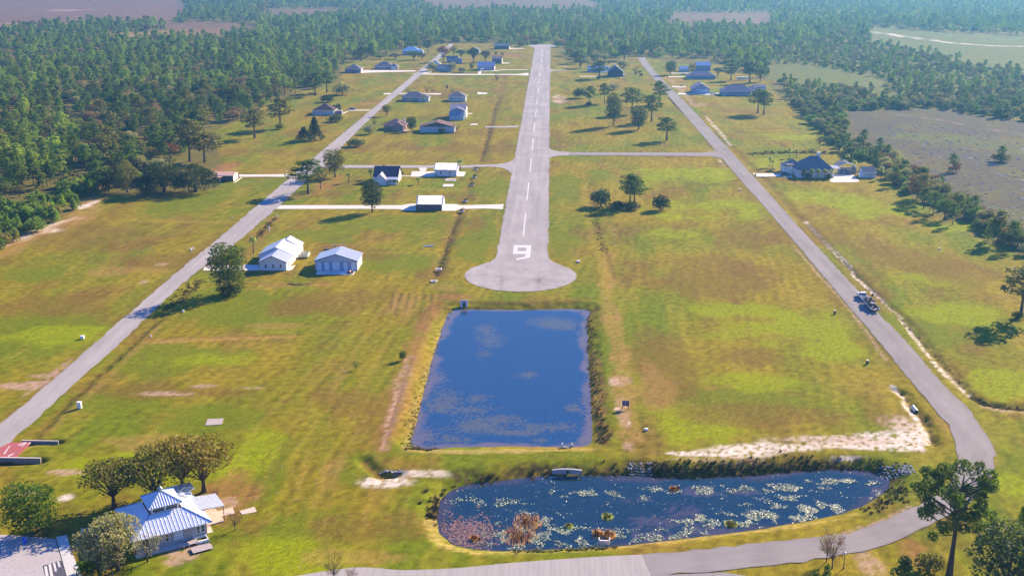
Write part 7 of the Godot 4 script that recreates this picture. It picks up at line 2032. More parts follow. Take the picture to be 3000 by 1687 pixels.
func stone_mesh(seed_: int) -> ArrayMesh:
	var r := RandomNumberGenerator.new()
	r.seed = seed_
	var st := start()
	var ring := []
	for i in 6:
		var a := TAU * i / 6.0
		ring.append([Vector3(cos(a) * r.randf_range(0.7, 1.1), r.randf_range(-0.3, 0.0), sin(a) * r.randf_range(0.7, 1.1)), Vector3(cos(a) * r.randf_range(0.4, 0.75), r.randf_range(0.4, 0.75), sin(a) * r.randf_range(0.4, 0.75))])
	for i in 6:
		var n := (i + 1) % 6
		quad(st, ring[i][0], ring[i][1], ring[n][1], ring[n][0])
		tri(st, ring[i][1], Vector3(0, 0.8, 0), ring[n][1])
	return done(st)

func tuft_mesh(seed_: int, n: int, spread: float) -> ArrayMesh:
	var r := RandomNumberGenerator.new()
	r.seed = seed_
	var st := SurfaceTool.new()
	st.begin(Mesh.PRIMITIVE_TRIANGLES)
	for i in n:
		var a := r.randf() * TAU
		var d := Vector3(cos(a), 0, sin(a))
		var p := d * r.randf() * spread * 0.5
		var side := Vector3(-d.z, 0, d.x) * 0.07
		var tip := p + d * r.randf_range(0.1, 0.5) * spread + Vector3(0, r.randf_range(0.55, 1.0), 0)
		var t := r.randf_range(0.65, 1.25)
		st.set_color(Color(t, t, t))
		st.set_normal((d * 0.6 + Vector3.UP * 0.8).normalized())
		st.add_vertex(p - side)
		st.set_color(Color(t, t, t))
		st.add_vertex(tip)
		st.set_color(Color(t, t, t))
		st.add_vertex(p + side)
	return st.commit()

func height_at(x: float, z: float) -> float:
	for b in bands:
		var i := int(round((x - b.x0) / b.dx))
		var j := int(round((z - b.z0) / b.dz))
		if i >= 0 and j >= 0 and i < b.nx and j < b.nz: return b.hgt[j * b.nx + i]
	return 0.0

func paved(x: float, z: float) -> bool:
	if x > -19.0 and x < 1.0 and z < -346.0: return true
	if Vector2(x + 9.0, z + 331.0).length() < 18.5: return true
	if x > -120.0 and x < -104.5: return true
	return x > 70.0 and x < 104.0 or z > -200.0 and x > -35.0 or x < -55.0 and z > -190.0

func build_details() -> void:
	var r := RandomNumberGenerator.new()
	r.seed = 99
	var tinted := mat("tinted", Color.WHITE, 0.85, 0.0, 0.3)
	tinted.vertex_color_use_as_albedo = true
	var blades := mat("blades", Color.WHITE, 0.8, 0.0, 0.2)
	blades.vertex_color_use_as_albedo = true
	blades.cull_mode = BaseMaterial3D.CULL_DISABLED
	blades.backlight_enabled = true
	blades.backlight = Color(0.7, 0.75, 0.4)
	var tuft := tuft_mesh(3, 26, 0.9)
	# weeds on the pond banks
	var places := []
	for job in [[[Vector2(-26.89, -294.37), Vector2(-9.01, -294.27), Vector2(9.95, -295.66)], 420, 2.2, Color(0.19, 0.15, 0.05), 0.75], [[Vector2(11.19, -292.84), Vector2(10.57, -263.70), Vector2(10.89, -239.43), Vector2(11.41, -218.89), Vector2(11.64, -208.79)], 380, 1.3, Color(0.26, 0.17, 0.07), 0.65], [[Vector2(-27.20, -291.49), Vector2(-28.25, -268.34), Vector2(-29.06, -243.06), Vector2(-29.06, -219.60), Vector2(-28.61, -205.83)], 300, 1.2, Color(0.55, 0.45, 0.14), 0.5], [[Vector2(-28.02, -204.33), Vector2(-25.64, -204.79), Vector2(-22.37, -204.53)], 60, 1.0, Color(0.25, 0.15, 0.06), 0.7],
		[[Vector2(-19.28, -177.26), Vector2(-18.19, -184.95), Vector2(-13.28, -189.16), Vector2(-5.81, -191.08), Vector2(1.78, -193.54)], 620, 2.4, Color(0.22, 0.14, 0.07), 1.1], [[Vector2(7.92, -194.09), Vector2(17.17, -195.10), Vector2(24.75, -194.34), Vector2(32.46, -194.96), Vector2(44.22, -196.74), Vector2(56.05, -198.20), Vector2(65.33, -195.77)], 1100, 2.8, Color(0.17, 0.12, 0.065), 0.75], [[Vector2(20.36, -196.60), Vector2(36.73, -197.87), Vector2(52.50, -199.48), Vector2(65.56, -199.24)], 1000, 2.6, Color(0.16, 0.11, 0.065), 0.65], [[Vector2(65.21, -192.74), Vector2(65.74, -189.49), Vector2(63.10, -185.45), Vector2(57.48, -180.70)], 160, 2.4, Color(0.16, 0.12, 0.05), 0.7], [[Vector2(-5.01, -165.30), Vector2(4.37, -166.15), Vector2(11.14, -167.44)], 160, 0.9, Color(0.18, 0.18, 0.05), 0.6]]:
		var line: Array = smooth(job[0], 6)
		for i in int(job[1]):
			var at := r.randf() * (line.size() - 1.001)
			var p: Vector2 = line[int(at)].lerp(line[int(at) + 1], fposmod(at, 1.0)) + Vector2(r.randfn(), r.randfn()) * float(job[2]) * 0.6
			var y := height_at(p.x, p.y)
			if y < -1.45: continue
			var s: float = job[4] * r.randf_range(0.35, 0.9)
			var c: Color = job[3]
			places.append([Vector3(p.x, y - 0.03, p.y), Vector3(0, r.randf() * TAU, 0), Vector3(s * 1.5, s, s * 1.5), c.lerp(Color(0.2, 0.22, 0.05), r.randf() * 0.4) * r.randf_range(0.9, 1.8)])
	# weeds in the roadside and lawn ditches
	for job in [[[Vector2(-35.32, -331.21), Vector2(-35.14, -376.81), Vector2(-34.45, -417.64)], 110, 0.6, 0.3], [[Vector2(-33.31, -530.00), Vector2(-34.97, -639.83), Vector2(-37.18, -791.49)], 130, 0.8, 0.35], [[Vector2(-106.02, -207.60), Vector2(-106.48, -229.26), Vector2(-106.50, -253.81), Vector2(-106.23, -285.19)], 200, 0.4, 0.22], [[Vector2(-108.13, -294.07), Vector2(-107.69, -322.04)], 120, 1.2, 0.5], [[Vector2(100.11, -556.01), Vector2(122.10, -561.48), Vector2(145.44, -558.77), Vector2(156.80, -542.14)], 300, 2.0, 0.8], [[Vector2(96.37, -236.39), Vector2(97.76, -232.30), Vector2(100.66, -229.72), Vector2(105.59, -229.23)], 120, 0.8, 0.45], [[Vector2(97.33, -293.56), Vector2(96.96, -272.22), Vector2(97.16, -257.60), Vector2(96.58, -239.94)], 70, 0.5, 0.3], [[Vector2(-104.08, -374.39), Vector2(-104.79, -406.36)], 90, 0.8, 0.5], [[Vector2(16.98, -487.02), Vector2(17.34, -402.83), Vector2(18.26, -357.08)], 120, 0.8, 0.4]]:
		var line: Array = job[0]
		for i in int(job[1]):
			var at := r.randf() * (line.size() - 1.001)
			var p: Vector2 = line[int(at)].lerp(line[int(at) + 1], fposmod(at, 1.0)) + Vector2(r.randfn(), r.randfn()) * float(job[2])
			var s: float = job[3] * r.randf_range(0.5, 1.4)
			places.append([Vector3(p.x, height_at(p.x, p.y) - 0.03, p.y), Vector3(0, r.randf() * TAU, 0), Vector3(s * 1.4, s, s * 1.4), Color(0.24, 0.19, 0.06) * r.randf_range(0.7, 1.4)])
	scatter("weeds", tuft, blades, places, "rough weeds and dead grass along banks and ditches", "weeds")
	# tussocks over the lawns and pale flecks of shell and stone
	places = []
	for i in 18000:
		var z := -140.0 - 330.0 * pow(r.randf(), 1.3)
		var x := r.randf_range(-0.42, 0.44) * absf(z)
		if paved(x, z) or height_at(x, z) < -0.5: continue
		if noise_a.get_noise_2d(x * 2.0 + 31.0, z * 1.4) < -0.05 and r.randf() < 0.75: continue
		var s := r.randf_range(0.05, 0.14)
		places.append([Vector3(x, height_at(x, z) - 0.02, z), Vector3(0, r.randf() * TAU, 0), Vector3(s * 2.2, s, s * 2.2), color_at(x, z) * r.randf_range(0.9, 1.5)])
	scatter("grass", tuft, blades, places, "low grass tussocks over the airfield lawns", "grass")
	places = []
	for i in 2600:
		var z := -140.0 - 300.0 * pow(r.randf(), 1.2)
		var x := r.randf_range(-0.42, 0.44) * absf(z)
		if paved(x, z) or height_at(x, z) < -0.4: continue
		if noise_a.get_noise_2d(x * 1.2 + 310.0, z * 1.0) < 0.08: continue
		var s := r.randf_range(0.04, 0.12)
		places.append([Vector3(x, height_at(x, z), z), Vector3(0, r.randf() * TAU, 0), Vector3(s * 1.5, s * 0.6, s), Color(0.7, 0.62, 0.54) * r.randf_range(0.6, 1.2)])
	scatter("gravel", stone_mesh(6), tinted, places, "pale flecks of stone and shell strewn over the lawns", "gravel")
	# reed beds standing in the lily pond, one by one
	for q in [[Vector2(-3.48, -176.86), 5.6, 1.5, "reed", "big rust-brown reed bed in the lily pond, northern half"], [Vector2(-4.81, -171.81), 6.6, 1.4, "reed", "big rust-brown reed bed in the lily pond, southern half"], [Vector2(3.97, -175.64), 1.6, 0.8, "sedge", "small yellow-green reed clump among lily pads"], [Vector2(10.93, -179.53), 2.2, 0.8, "sedge", "olive reed clump with dry tips in the lily pond"], [Vector2(8.98, -173.11), 2.2, 1.1, "reed", "brown reed clump near the lily pond's south bank"], [Vector2(10.92, -172.77), 2.6, 1.2, "reed", "rust reed clump beside the concrete outlet"], [Vector2(24.08, -190.79), 1.8, 0.8, "reed", "small brown reed clump near the north bank"], [Vector2(32.86, -177.71), 2.6, 0.7, "sedge", "dark sedge clump at the eastern lily drift"], [Vector2(-12.54, -170.72), 2.0, 0.9, "reed", "small rust reed tuft in the pond's western end"]]:
		var o := thing("reed_clump", q[4], "reeds", Vector3(q[0].x, -1.58, q[0].y))
		var bl := []
		for i in 9:
			var a := i * 2.4
			bl.append([Vector3(cos(a) * r.randf_range(0.6, 1.5), 0, sin(a) * r.randf_range(0.5, 1.1)) * q[1] * 0.34 * sqrt(i / 9.0) + Vector3(0, q[2] * r.randf_range(0.15, 0.4), 0), q[1] * r.randf_range(0.08, 0.2), q[2] * r.randf_range(0.25, 0.5), 44])
		part(o, "leaves", crown_mesh(bl, 0.10, 500 + int(q[1] * 100.0), 2.6), leaf_mat(q[3]))
		var bt := start()
		for i in 160:
			var a := r.randf() * TAU
			var at: Vector3 = Vector3(cos(a), 0, sin(a)) * float(q[1]) * 0.5 * sqrt(r.randf())
			var tip: Vector3 = at + Vector3(r.randfn() * 0.15, float(q[2]) * r.randf_range(0.4, 0.95), r.randfn() * 0.15)
			tri(bt, at - Vector3(0.03, 0, 0), tip, at + Vector3(0.03, 0, 0))
		part(o, "blades", done(bt), leaf_mat(q[3]))
	# sunken weed bed at the pond's west end
	places = []
	for i in 900:
		var p := Vector2(-14.02, -172.71) + Vector2(r.randfn() * 2.6, r.randfn() * 3.0)
		var s := r.randf_range(0.15, 0.4)
		places.append([Vector3(p.x, -1.49, p.y), Vector3(r.randf_range(-0.3, 0.3), r.randf() * TAU, 0), Vector3(s, s * 0.25, s), Color(0.17, 0.10, 0.11) * r.randf_range(0.6, 1.4)])
	var stone := stone_mesh(6)
	var pts := PackedVector2Array(lily_pond_shore())
	places = places.filter(func(a: Array) -> bool: return Geometry2D.is_point_in_polygon(Vector2(a[0].x, a[0].z), pts))
	scatter("water_weed", stone, tinted, places, "purple-brown matted water weed at the lily pond's western end", "water weed")
	# riprap stones
	for job in [[Vector2(18.03, -196.71), 2.4, 3.0, 190, "grey riprap stones running down the bank between dark hollows"], [Vector2(4.12, -194.28), 4.0, 1.1, 150, "blue-grey riprap stones below the white headwall"], [Vector2(67.94, -198.00), 3.4, 2.2, 210, "grey riprap stones at the lily pond's east end"], [Vector2(-30.23, -193.79), 2.2, 0.45, 60, "pale riprap stones in the gully west of the pond"]]:
		places = []
		for i in int(job[3]):
			var p: Vector2 = job[0] + Vector2(r.randf_range(-1, 1) * job[1], r.randf_range(-1, 1) * job[2])
			var s := r.randf_range(0.1, 0.27)
			places.append([Vector3(p.x, height_at(p.x, p.y) + 0.08, p.y), Vector3(r.randf(), r.randf() * TAU, r.randf()), Vector3(s, s * 0.8, s), Color(0.42, 0.41, 0.41) * r.randf_range(0.4, 1.6)])
		scatter("riprap", stone, tinted, places, job[4], "stones")
	# litter of pale stumps and roots on the cleared land
	places = []
	for i in 2600:
		var p := Vector2(r.randf_range(150.0, 360.0), r.randf_range(-690.0, -390.0))
		if not Geometry2D.is_point_in_polygon(p, PackedVector2Array([Vector2(194.79, -647.91), Vector2(227.71, -664.90), Vector2(259.69, -613.64), Vector2(286.72, -569.64), Vector2(178.66, -343.29), Vector2(170.98, -378.43), Vector2(169.55, -418.01), Vector2(174.09, -474.87), Vector2(177.20, -521.65), Vector2(182.83, -584.45)])): continue
		var s := r.randf_range(0.2, 0.6)
		places.append([Vector3(p.x, 0.0, p.y), Vector3(0, r.randf() * TAU, 0), Vector3(s * r.randf_range(1.0, 3.0), s * 0.6, s), Color(0.36, 0.33, 0.34) * r.randf_range(0.2, 1.7)])
	scatter("brushwood", stone, tinted, places, "pale stumps and brushwood strewn over the cleared land", "brushwood")
	# concrete work
	var conc: Material = mats.concrete
	var c := grained("old_concrete", Color(0.72, 0.67, 0.62), 0.9, mats.concrete.albedo_texture, 0.4, 0.2)
	var w: Vector2 = Vector2(-24.35, -300.37)
	var o := thing("culvert_headwall", "square concrete headwall with a dark oval pipe on the pond bank", "culvert", Vector3(w.x, -1.25, w.y - 0.6))
	headwall(o, 2.2, 2.3, Vector2(0.0, 1.05), 0.42, 0.95, c, deg_to_rad(-14.0))
	w = Vector2(3.88, -194.94)
	o = thing("culvert_headwall", "long white arched headwall with round pipe above blue stones", "culvert", Vector3(w.x, -1.25, w.y - 1.3))
	var hw := siding("headwall_white", Color(0.42, 0.41, 0.42))
	headwall(o, 5.8, 0.78, Vector2(0.1, 0.38), 0.33, 0.33, hw, 0.0)
	var arch := start()
	for i in 8:
		var x0 := -2.9 + i * 0.725
		var x1 := x0 + 0.725
		add_slab(arch, [Vector3(x0, 1.05 - x0 * x0 * 0.03, 0.22), Vector3(x1, 1.05 - x1 * x1 * 0.03, 0.22), Vector3(x1, 1.05 - x1 * x1 * 0.03, -0.25), Vector3(x0, 1.05 - x0 * x0 * 0.03, -0.25)], 0.265)
	part(o, "coping", done(arch), hw)
	w = Vector2(4.03, -207.13)
	o = thing("pond_outlet", "white concrete outlet frame at the pond's south shore", "culvert", Vector3(w.x, -0.9, w.y))
	part(o, "back", box(Vector3(-1.0, 0.0, 0.4), Vector3(1.0, 0.5, 0.6)), mats.headwall_white)
	for s in [-1.0, 1.0]: part(o, "cheek", box(Vector3(s - 0.1, 0.0, -0.7), Vector3(s + 0.1, 0.95, 0.398)), mats.headwall_white)
	part(o, "grate", box(Vector3(-0.9, 0.05, -0.2), Vector3(0.9, 0.4, 0.0)), mats.grey_steel)
	w = Vector2(9.95, -169.64)
	o = thing("pond_outlet", "small pale concrete outlet on the lily pond's south bank", "culvert", Vector3(w.x, -1.1, w.y))
	part(o, "back", box(Vector3(-0.9, 0.0, 0.2), Vector3(0.9, 0.7, 0.5)), c)
	for s in [-0.9, 0.9]: part(o, "cheek", box(Vector3(s - 0.12, 0.0, -0.5), Vector3(s + 0.12, 0.8, 0.198)), c)
	w = Vector2(81.19, -228.93)
	o = thing("culvert_pipe", "grey metal culvert pipe in the ditch beside the east road", "culvert", Vector3(w.x, -0.75, w.y))
	var ps := start()
	add_bore(ps, Vector3(0.0, 0.3, 1.4), 0.45, 0.45, 3.0)
	part(o, "pipe", done(ps), mats.grey_steel)
	var inlets := [[Vector2(-35.28, -322.79), "square concrete ditch inlet beside the turning circle"], [Vector2(-35.17, -336.32), "round pale ditch inlet north of the square one"], [Vector2(-34.82, -507.35), "dark scrubby ditch inlet beside the taxi road"], [Vector2(-34.09, -488.37), "dark scrubby ditch inlet with a fallen slab"], [Vector2(-34.06, -471.18), "dark scrubby ditch inlet south of the fallen slab"], [Vector2(-34.43, -437.71), "dark scrubby ditch inlet north of the hangar apron"], [Vector2(-34.38, -419.87), "dark scrubby ditch inlet south of the hangar apron"]]
	for i in inlets.size():
		o = thing("ditch_inlet", inlets[i][1], "culvert", Vector3(inlets[i][0].x, -0.05, inlets[i][0].y))
		part(o, "collar", box(Vector3(-0.9, 0, 0.3), Vector3(0.9, 0.4, 0.6)), c)
		part(o, "collar", box(Vector3(-0.9, 0, -1.2), Vector3(0.9, 0.4, -0.95)), c)
		for sx in [-0.8, 0.8]: part(o, "cheek", box(Vector3(sx - 0.1, 0, -0.948), Vector3(sx + 0.1, 0.42, 0.298)), c)
		if i > 1: part(o, "weeds", crown_mesh([[Vector3(0.3, 0.7, -0.6), 0.8, 0.7, 120], [Vector3(-0.3, 0.5, -0.2), 0.6, 0.5, 80]], 0.12, 40 + i), leaf_mat("dark"))
	# low walls of the red crossing on the west road
	o = thing("culvert_wall", "long thin concrete culvert wall north of the red crossing", "wall", Vector3.ZERO)
	var a0: Vector2 = Vector2(-108.18, -204.53)
	var b0: Vector2 = Vector2(-100.54, -205.29)
	part(o, "wall", box(Vector3(a0.x, -1.2, a0.y - 0.15), Vector3(b0.x, 0.2, a0.y + 0.15)), mat("culvert_concrete", Color(0.24, 0.22, 0.20), 0.9))  # plain concrete, darker than the coping above it
	part(o, "coping", box(Vector3(a0.x, 0.202, a0.y - 0.16), Vector3(b0.x, 0.26, a0.y + 0.1)), conc)
	o = thing("culvert_wall", "long thin concrete culvert wall south of the red crossing", "wall", Vector3.ZERO)
	a0 = Vector2(-112.74, -196.32)
	b0 = Vector2(-100.54, -196.60)
	part(o, "wall", box(Vector3(a0.x, -1.4, a0.y - 0.2), Vector3(b0.x, 0.25, a0.y + 0.2)), mats.culvert_concrete)
	part(o, "coping", box(Vector3(a0.x, 0.252, a0.y - 0.2), Vector3(b0.x, 0.32, a0.y + 0.12)), conc)
	# painted streaks on the red crossing
	var scuffs := [[Vector2(-109.11, -198.49), Vector2(-109.69, -202.33), Vector2(-109.48, -202.17), Vector2(-108.76, -198.34)], [Vector2(-108.18, -202.71), Vector2(-107.25, -204.06), Vector2(-107.03, -203.90), Vector2(-107.75, -202.40)], [Vector2(-107.18, -202.09), Vector2(-107.04, -204.07), Vector2(-106.82, -203.91), Vector2(-106.90, -201.94)], [Vector2(-107.84, -197.59), Vector2(-107.20, -198.87), Vector2(-106.99, -198.56), Vector2(-107.42, -197.29)], [Vector2(-106.31, -203.27), Vector2(-106.13, -204.10), Vector2(-105.91, -203.78), Vector2(-106.02, -202.95)]]
	for s in scuffs: setting("road_scuff", sheet(s, 0.076, 0.004), mats.runway_paint)
	# slab on the field
	setting("old_slab", sheet([Vector2(-73.34, -217.13), Vector2(-71.48, -217.32), Vector2(-70.01, -217.56), Vector2(-69.49, -214.46), Vector2(-71.37, -213.96), Vector2(-72.89, -213.78)], 0.08, 0.1), grained("weathered_slab", Color(0.42, 0.37, 0.34), 0.9, mats.concrete.albedo_texture, 0.4, 0.2))
	# blue notice board
	w = Vector2(17.11, -225.99)
	o = thing("notice_board", "blue notice board on two posts beside the pond track", "sign", Vector3(w.x, 0, w.y))
	for s in [-0.62, 0.62]: part(o, "post", box(Vector3(s - 0.07, 0, -0.07), Vector3(s + 0.07, 1.9, 0.07)), mat("post_dark", Color(0.04, 0.04, 0.07), 0.7))
	var bd := part(o, "board", box(Vector3(-0.75, 0.75, 0.072), Vector3(0.75, 1.95, 0.13)), mat("board_blue", Color(0.03, 0.05, 0.18), 0.5))
	part(bd, "emblem", tube(Vector3(0, 1.42, 0.12), Vector3(0, 1.42, 0.136), 0.26, 0.26, 14), mat("emblem_pale", Color(0.25, 0.32, 0.5), 0.5))
	# windsock
	o = thing("windsock", "orange windsock on a thin pole in the east field", "windsock", Vector3(Vector2(22.14, -369.57).x, 0, Vector2(22.14, -369.57).y))
	part(o, "pole", tube(Vector3(0, 0, 0), Vector3(0, 5.2, 0), 0.05, 0.04, 8), mat("pole_grey", Color(0.35, 0.35, 0.33), 0.5))
	part(o, "ring", tube(Vector3(0.02, 5.18, 0), Vector3(0.1, 5.12, 0.0), 0.26, 0.26, 10), mats.pole_grey)
	part(o, "sock", tube(Vector3(0.1, 5.12, 0), Vector3(1.3, 3.9, 0.2), 0.25, 0.12, 10), mat("sock_orange", Color(0.85, 0.22, 0.10), 0.7))
	part(o, "guy_base", soft_box(Vector3(0.4, 0.25, 0.4), 0.05), c)
	# service boxes and markers
	var boxes := [[Vector2(-121.58, -267.53), 0.9, 0.8, "white rounded utility box on the west verge, by itself"], [Vector2(-103.37, -222.02), 0.9, 1.5, "pale tall utility cabinet beside the west road ditch"], [Vector2(-121.49, -357.35), 0.6, 0.7, "white utility post on the brown west field, larger of two"], [Vector2(-121.01, -358.42), 0.4, 0.8, "thin white marker beside the utility post"], [Vector2(-120.41, -403.83), 0.5, 0.5, "small dark-sided box beside the west verge"], [Vector2(-104.10, -269.39), 0.35, 0.5, "tiny white marker by the ploughed strip's end"], [Vector2(-102.46, -290.63), 0.5, 0.5, "small lavender box under the big pine's shadow"], [Vector2(79.68, -295.24), 0.5, 1.1, "small dark post box west of the pickup"], [Vector2(78.09, -256.12), 0.55, 0.9, "small dark-footed white box by the east road verge"], [Vector2(95.32, -313.83), 0.5, 0.9, "slim dark marker across from the pickup"], [Vector2(80.67, -464.03), 0.7, 0.6, "small pale box on the east field's road verge"], [Vector2(132.47, -367.33), 0.5, 0.6, "tiny white box on the bright east lawn"], [Vector2(-104.06, -407.46), 0.3, 0.9, "white post beside the ditch behind the white house"], [Vector2(-121.69, -498.83), 0.35, 0.6, "tiny white post near the salmon house drive"], [Vector2(9.48, -347.17), 1.0, 0.5, "low white and black box east of the turning circle"], [Vector2(99.55, -854.28), 0.9, 1.6, "brick gate post beside the east drive"], [Vector2(93.05, -496.62), 0.5, 1.1, "dark post box at the large house's drive"], [Vector2(20.77, -214.59), 0.7, 0.4, "small white drain box at the field's corner"]]
	for b in boxes:
		o = thing("utility_box", b[3], "utility box", Vector3(b[0].x, height_at(b[0].x, b[0].y), b[0].y))
		var m: Material = mats.white_trim if not String(b[3]).contains("dark") and not String(b[3]).contains("brick") else mat("box_dark", Color(0.10, 0.08, 0.08), 0.7)
		part(o, "case", soft_box(Vector3(b[1], b[2], b[1] * 0.8), 0.05), m)
		part(o, "lid", soft_box(Vector3(b[1] * 1.08, 0.08, b[1] * 0.88), 0.02), mats.white_trim, Vector3(0, b[2], 0))
	# white post sign behind the white house
	w = Vector2(-101.52, -385.22)
	o = thing("post_sign", "white post with a small hanging sign behind the white house", "sign", Vector3(w.x, 0, w.y))
	part(o, "post", box(Vector3(-0.12, 0, -0.1), Vector3(0.12, 1.9, 0.1)), mats.white_trim)
	part(o, "arm", box(Vector3(-0.8, 1.5, -0.05), Vector3(-0.122, 1.62, 0.05)), mats.white_trim)
	part(o, "plate", box(Vector3(-0.75, 1.05, -0.04), Vector3(-0.2, 1.45, 0.04)), mat("sign_violet", Color(0.4, 0.35, 0.6), 0.6))
	# metal sheets on the lawn, and a log heap
	w = Vector2(-41.77, -366.04)
	for i in 4:
		whole("roof_sheet", box(Vector3(-1.7 + i * 0.1, 0.02 + i * 0.06, -0.9), Vector3(1.7 - i * 0.2, 0.05 + i * 0.06, 0.9 - i * 0.2)), mats.grey_steel, ["grey metal sheet lying on the lawn, lowest of the stack", "grey metal sheet on the lawn, second of the stack", "grey metal sheet on the lawn, third of the stack", "grey metal sheet on the lawn, topmost of the stack"][i], "metal sheet", Vector3(w.x + 0.3 * i, 0, w.y), 0.12 * i)
	w = Vector2(-75.55, -319.00)
	for i in 5:
		whole("log", tube(Vector3(-1.6, 0.12, 0), Vector3(1.4, 0.16 + 0.1 * (i % 2), 0.4), 0.13, 0.09, 7), bark(), "dead branch lying on the ditch bank south of the striped hangar", "branch", Vector3(w.x - 2.4 + i * 1.2, -0.02, w.y + (i % 3) * 0.4), 0.35 * i, "dead branches on the ditch bank")
	# swing frame behind the hangar
	w = Vector2(-71.82, -361.53)
	o = thing("swing_frame", "thin white frame standing behind the striped hangar", "frame", Vector3(w.x, 0, w.y))
	for s in [-2.0, 2.0]: part(o, "post", tube(Vector3(s, 0, 0), Vector3(s, 1.5, 0), 0.05, 0.05, 6), mats.white_trim)
	part(o, "rail", tube(Vector3(-2.0, 1.5, 0), Vector3(2.0, 1.5, 0), 0.05, 0.05, 6), mats.white_trim)
	w = Vector2(-75.67, -360.34)
	whole("fire_pit", tube(Vector3(0, 0, 0), Vector3(0, 0.4, 0), 0.8, 0.9, 12), mats.box_dark, "dark round fire pit behind the striped hangar", "fire pit", Vector3(w.x, 0, w.y))
	# globe lamp by the road bend
	w = Vector2(48.50, -160.94)
	o = thing("street_lamp", "white globe lamp on a short dark post beside the road", "lamp", Vector3(w.x, 0, w.y))
	part(o, "post", tube(Vector3(0, 0, 0), Vector3(0, 2.5, 0), 0.07, 0.05, 8), mats.post_dark)
	var sp := SphereMesh.new()
	sp.radius = 0.26
	sp.height = 0.52
	sp.radial_segments = 14
	sp.rings = 8
	part(o, "globe", sp, mat("globe_white", Color(0.8, 0.8, 0.8), 0.3), Vector3(0, 2.72, 0))
	part(o, "base", tube(Vector3(0, 0, 0), Vector3(0, 0.25, 0), 0.14, 0.1, 8), mats.post_dark)
	clubhouse_yard(c)

func add_bore(st: SurfaceTool, c: Vector3, rx: float, ry: float, depth: float) -> void:
	# the inside of a pipe running back from c, closed at its far end
	for i in 20:
		var a := TAU * i / 20.0
		var b := TAU * (i + 1) / 20.0
		var p := c + Vector3(cos(a) * rx, sin(a) * ry, 0)
		var q := c + Vector3(cos(b) * rx, sin(b) * ry, 0)
		var back := Vector3(0, 0, -depth)
		quad(st, p, q, q + back, p + back)
		tri(st, c + back, q + back, p + back)

func headwall(o: Node3D, w: float, h: float, c: Vector2, rx: float, ry: float, m: Material, lean: float) -> void:
	# a wall pierced by a real pipe
	var st := start()
	var x := w / 2.0
	var z := 0.2
	var turns := []
	for i in 20: turns.append(TAU * i / 20.0)
	for p in [Vector2(x, h), Vector2(-x, h), Vector2(-x, 0), Vector2(x, 0)]: turns.append(fposmod((p - c).angle(), TAU))
	turns.sort()
	for i in turns.size():
		var a: float = turns[i]
		var b: float = turns[(i + 1) % turns.size()]
		var edge := []
		for t in [a, b]:
			var d := Vector2(cos(t), sin(t))
			var kx := (x - c.x * signf(d.x)) / maxf(absf(d.x), 0.0001)
			var ky := ((h - c.y) if d.y > 0.0 else c.y) / maxf(absf(d.y), 0.0001)
			var e := c + d * minf(kx, ky)
			edge.append([Vector3(c.x + d.x * rx, c.y + d.y * ry, z), Vector3(e.x, e.y, z)])
		quad(st, edge[0][0], edge[0][1], edge[1][1], edge[1][0])
	quad(st, Vector3(-x, h, z), Vector3(-x, h, -0.25), Vector3(x, h, -0.25), Vector3(x, h, z))
	quad(st, Vector3(x, 0, z), Vector3(x, h, z), Vector3(x, h, -0.25), Vector3(x, 0, -0.25))
	quad(st, Vector3(-x, 0, -0.25), Vector3(-x, h, -0.25), Vector3(-x, h, z), Vector3(-x, 0, z))
	var body := part(o, "wall", done(st), m)
	body.rotation.x = lean
	var bt := start()
	add_bore(bt, Vector3(c.x, c.y, z), rx, ry, 1.2)
	part(body, "pipe", done(bt), m)
	var rim := start()
	for i in 20:
		var a := TAU * i / 20.0
		var b := TAU * (i + 1) / 20.0
		var p := Vector3(c.x + cos(a) * rx, c.y + sin(a) * ry, z + 0.02)
		var q := Vector3(c.x + cos(b) * rx, c.y + sin(b) * ry, z + 0.02)
		quad(rim, p, Vector3(c.x + cos(a) * rx * 1.2, c.y + sin(a) * ry * 1.12, z + 0.02), Vector3(c.x + cos(b) * rx * 1.2, c.y + sin(b) * ry * 1.12, z + 0.02), q)
	part(body, "pipe_rim", done(rim), m)

func chair(label: String, at: Vector3, turn: float) -> void:
	var o := thing("garden_chair", label, "chair", at, turn)
	var m := mat("plastic_blue_white", Color(0.62, 0.70, 0.80), 0.5)
	part(o, "seat", soft_box(Vector3(0.55, 0.06, 0.5), 0.02), m, Vector3(0, 0.4, 0))
	part(o, "backrest", box(Vector3(-0.27, 0.46, -0.25), Vector3(0.27, 1.0, -0.2)), m)
	for s in [-1.0, 1.0]:
		part(o, "armrest", box(Vector3(s * 0.27 - 0.03, 0.62, -0.2), Vector3(s * 0.27 + 0.03, 0.66, 0.25)), m)
		for z in [-0.2, 0.2]: part(o, "leg", box(Vector3(s * 0.24 - 0.03, 0, z - 0.03), Vector3(s * 0.24 + 0.03, 0.4, z + 0.03)), m)

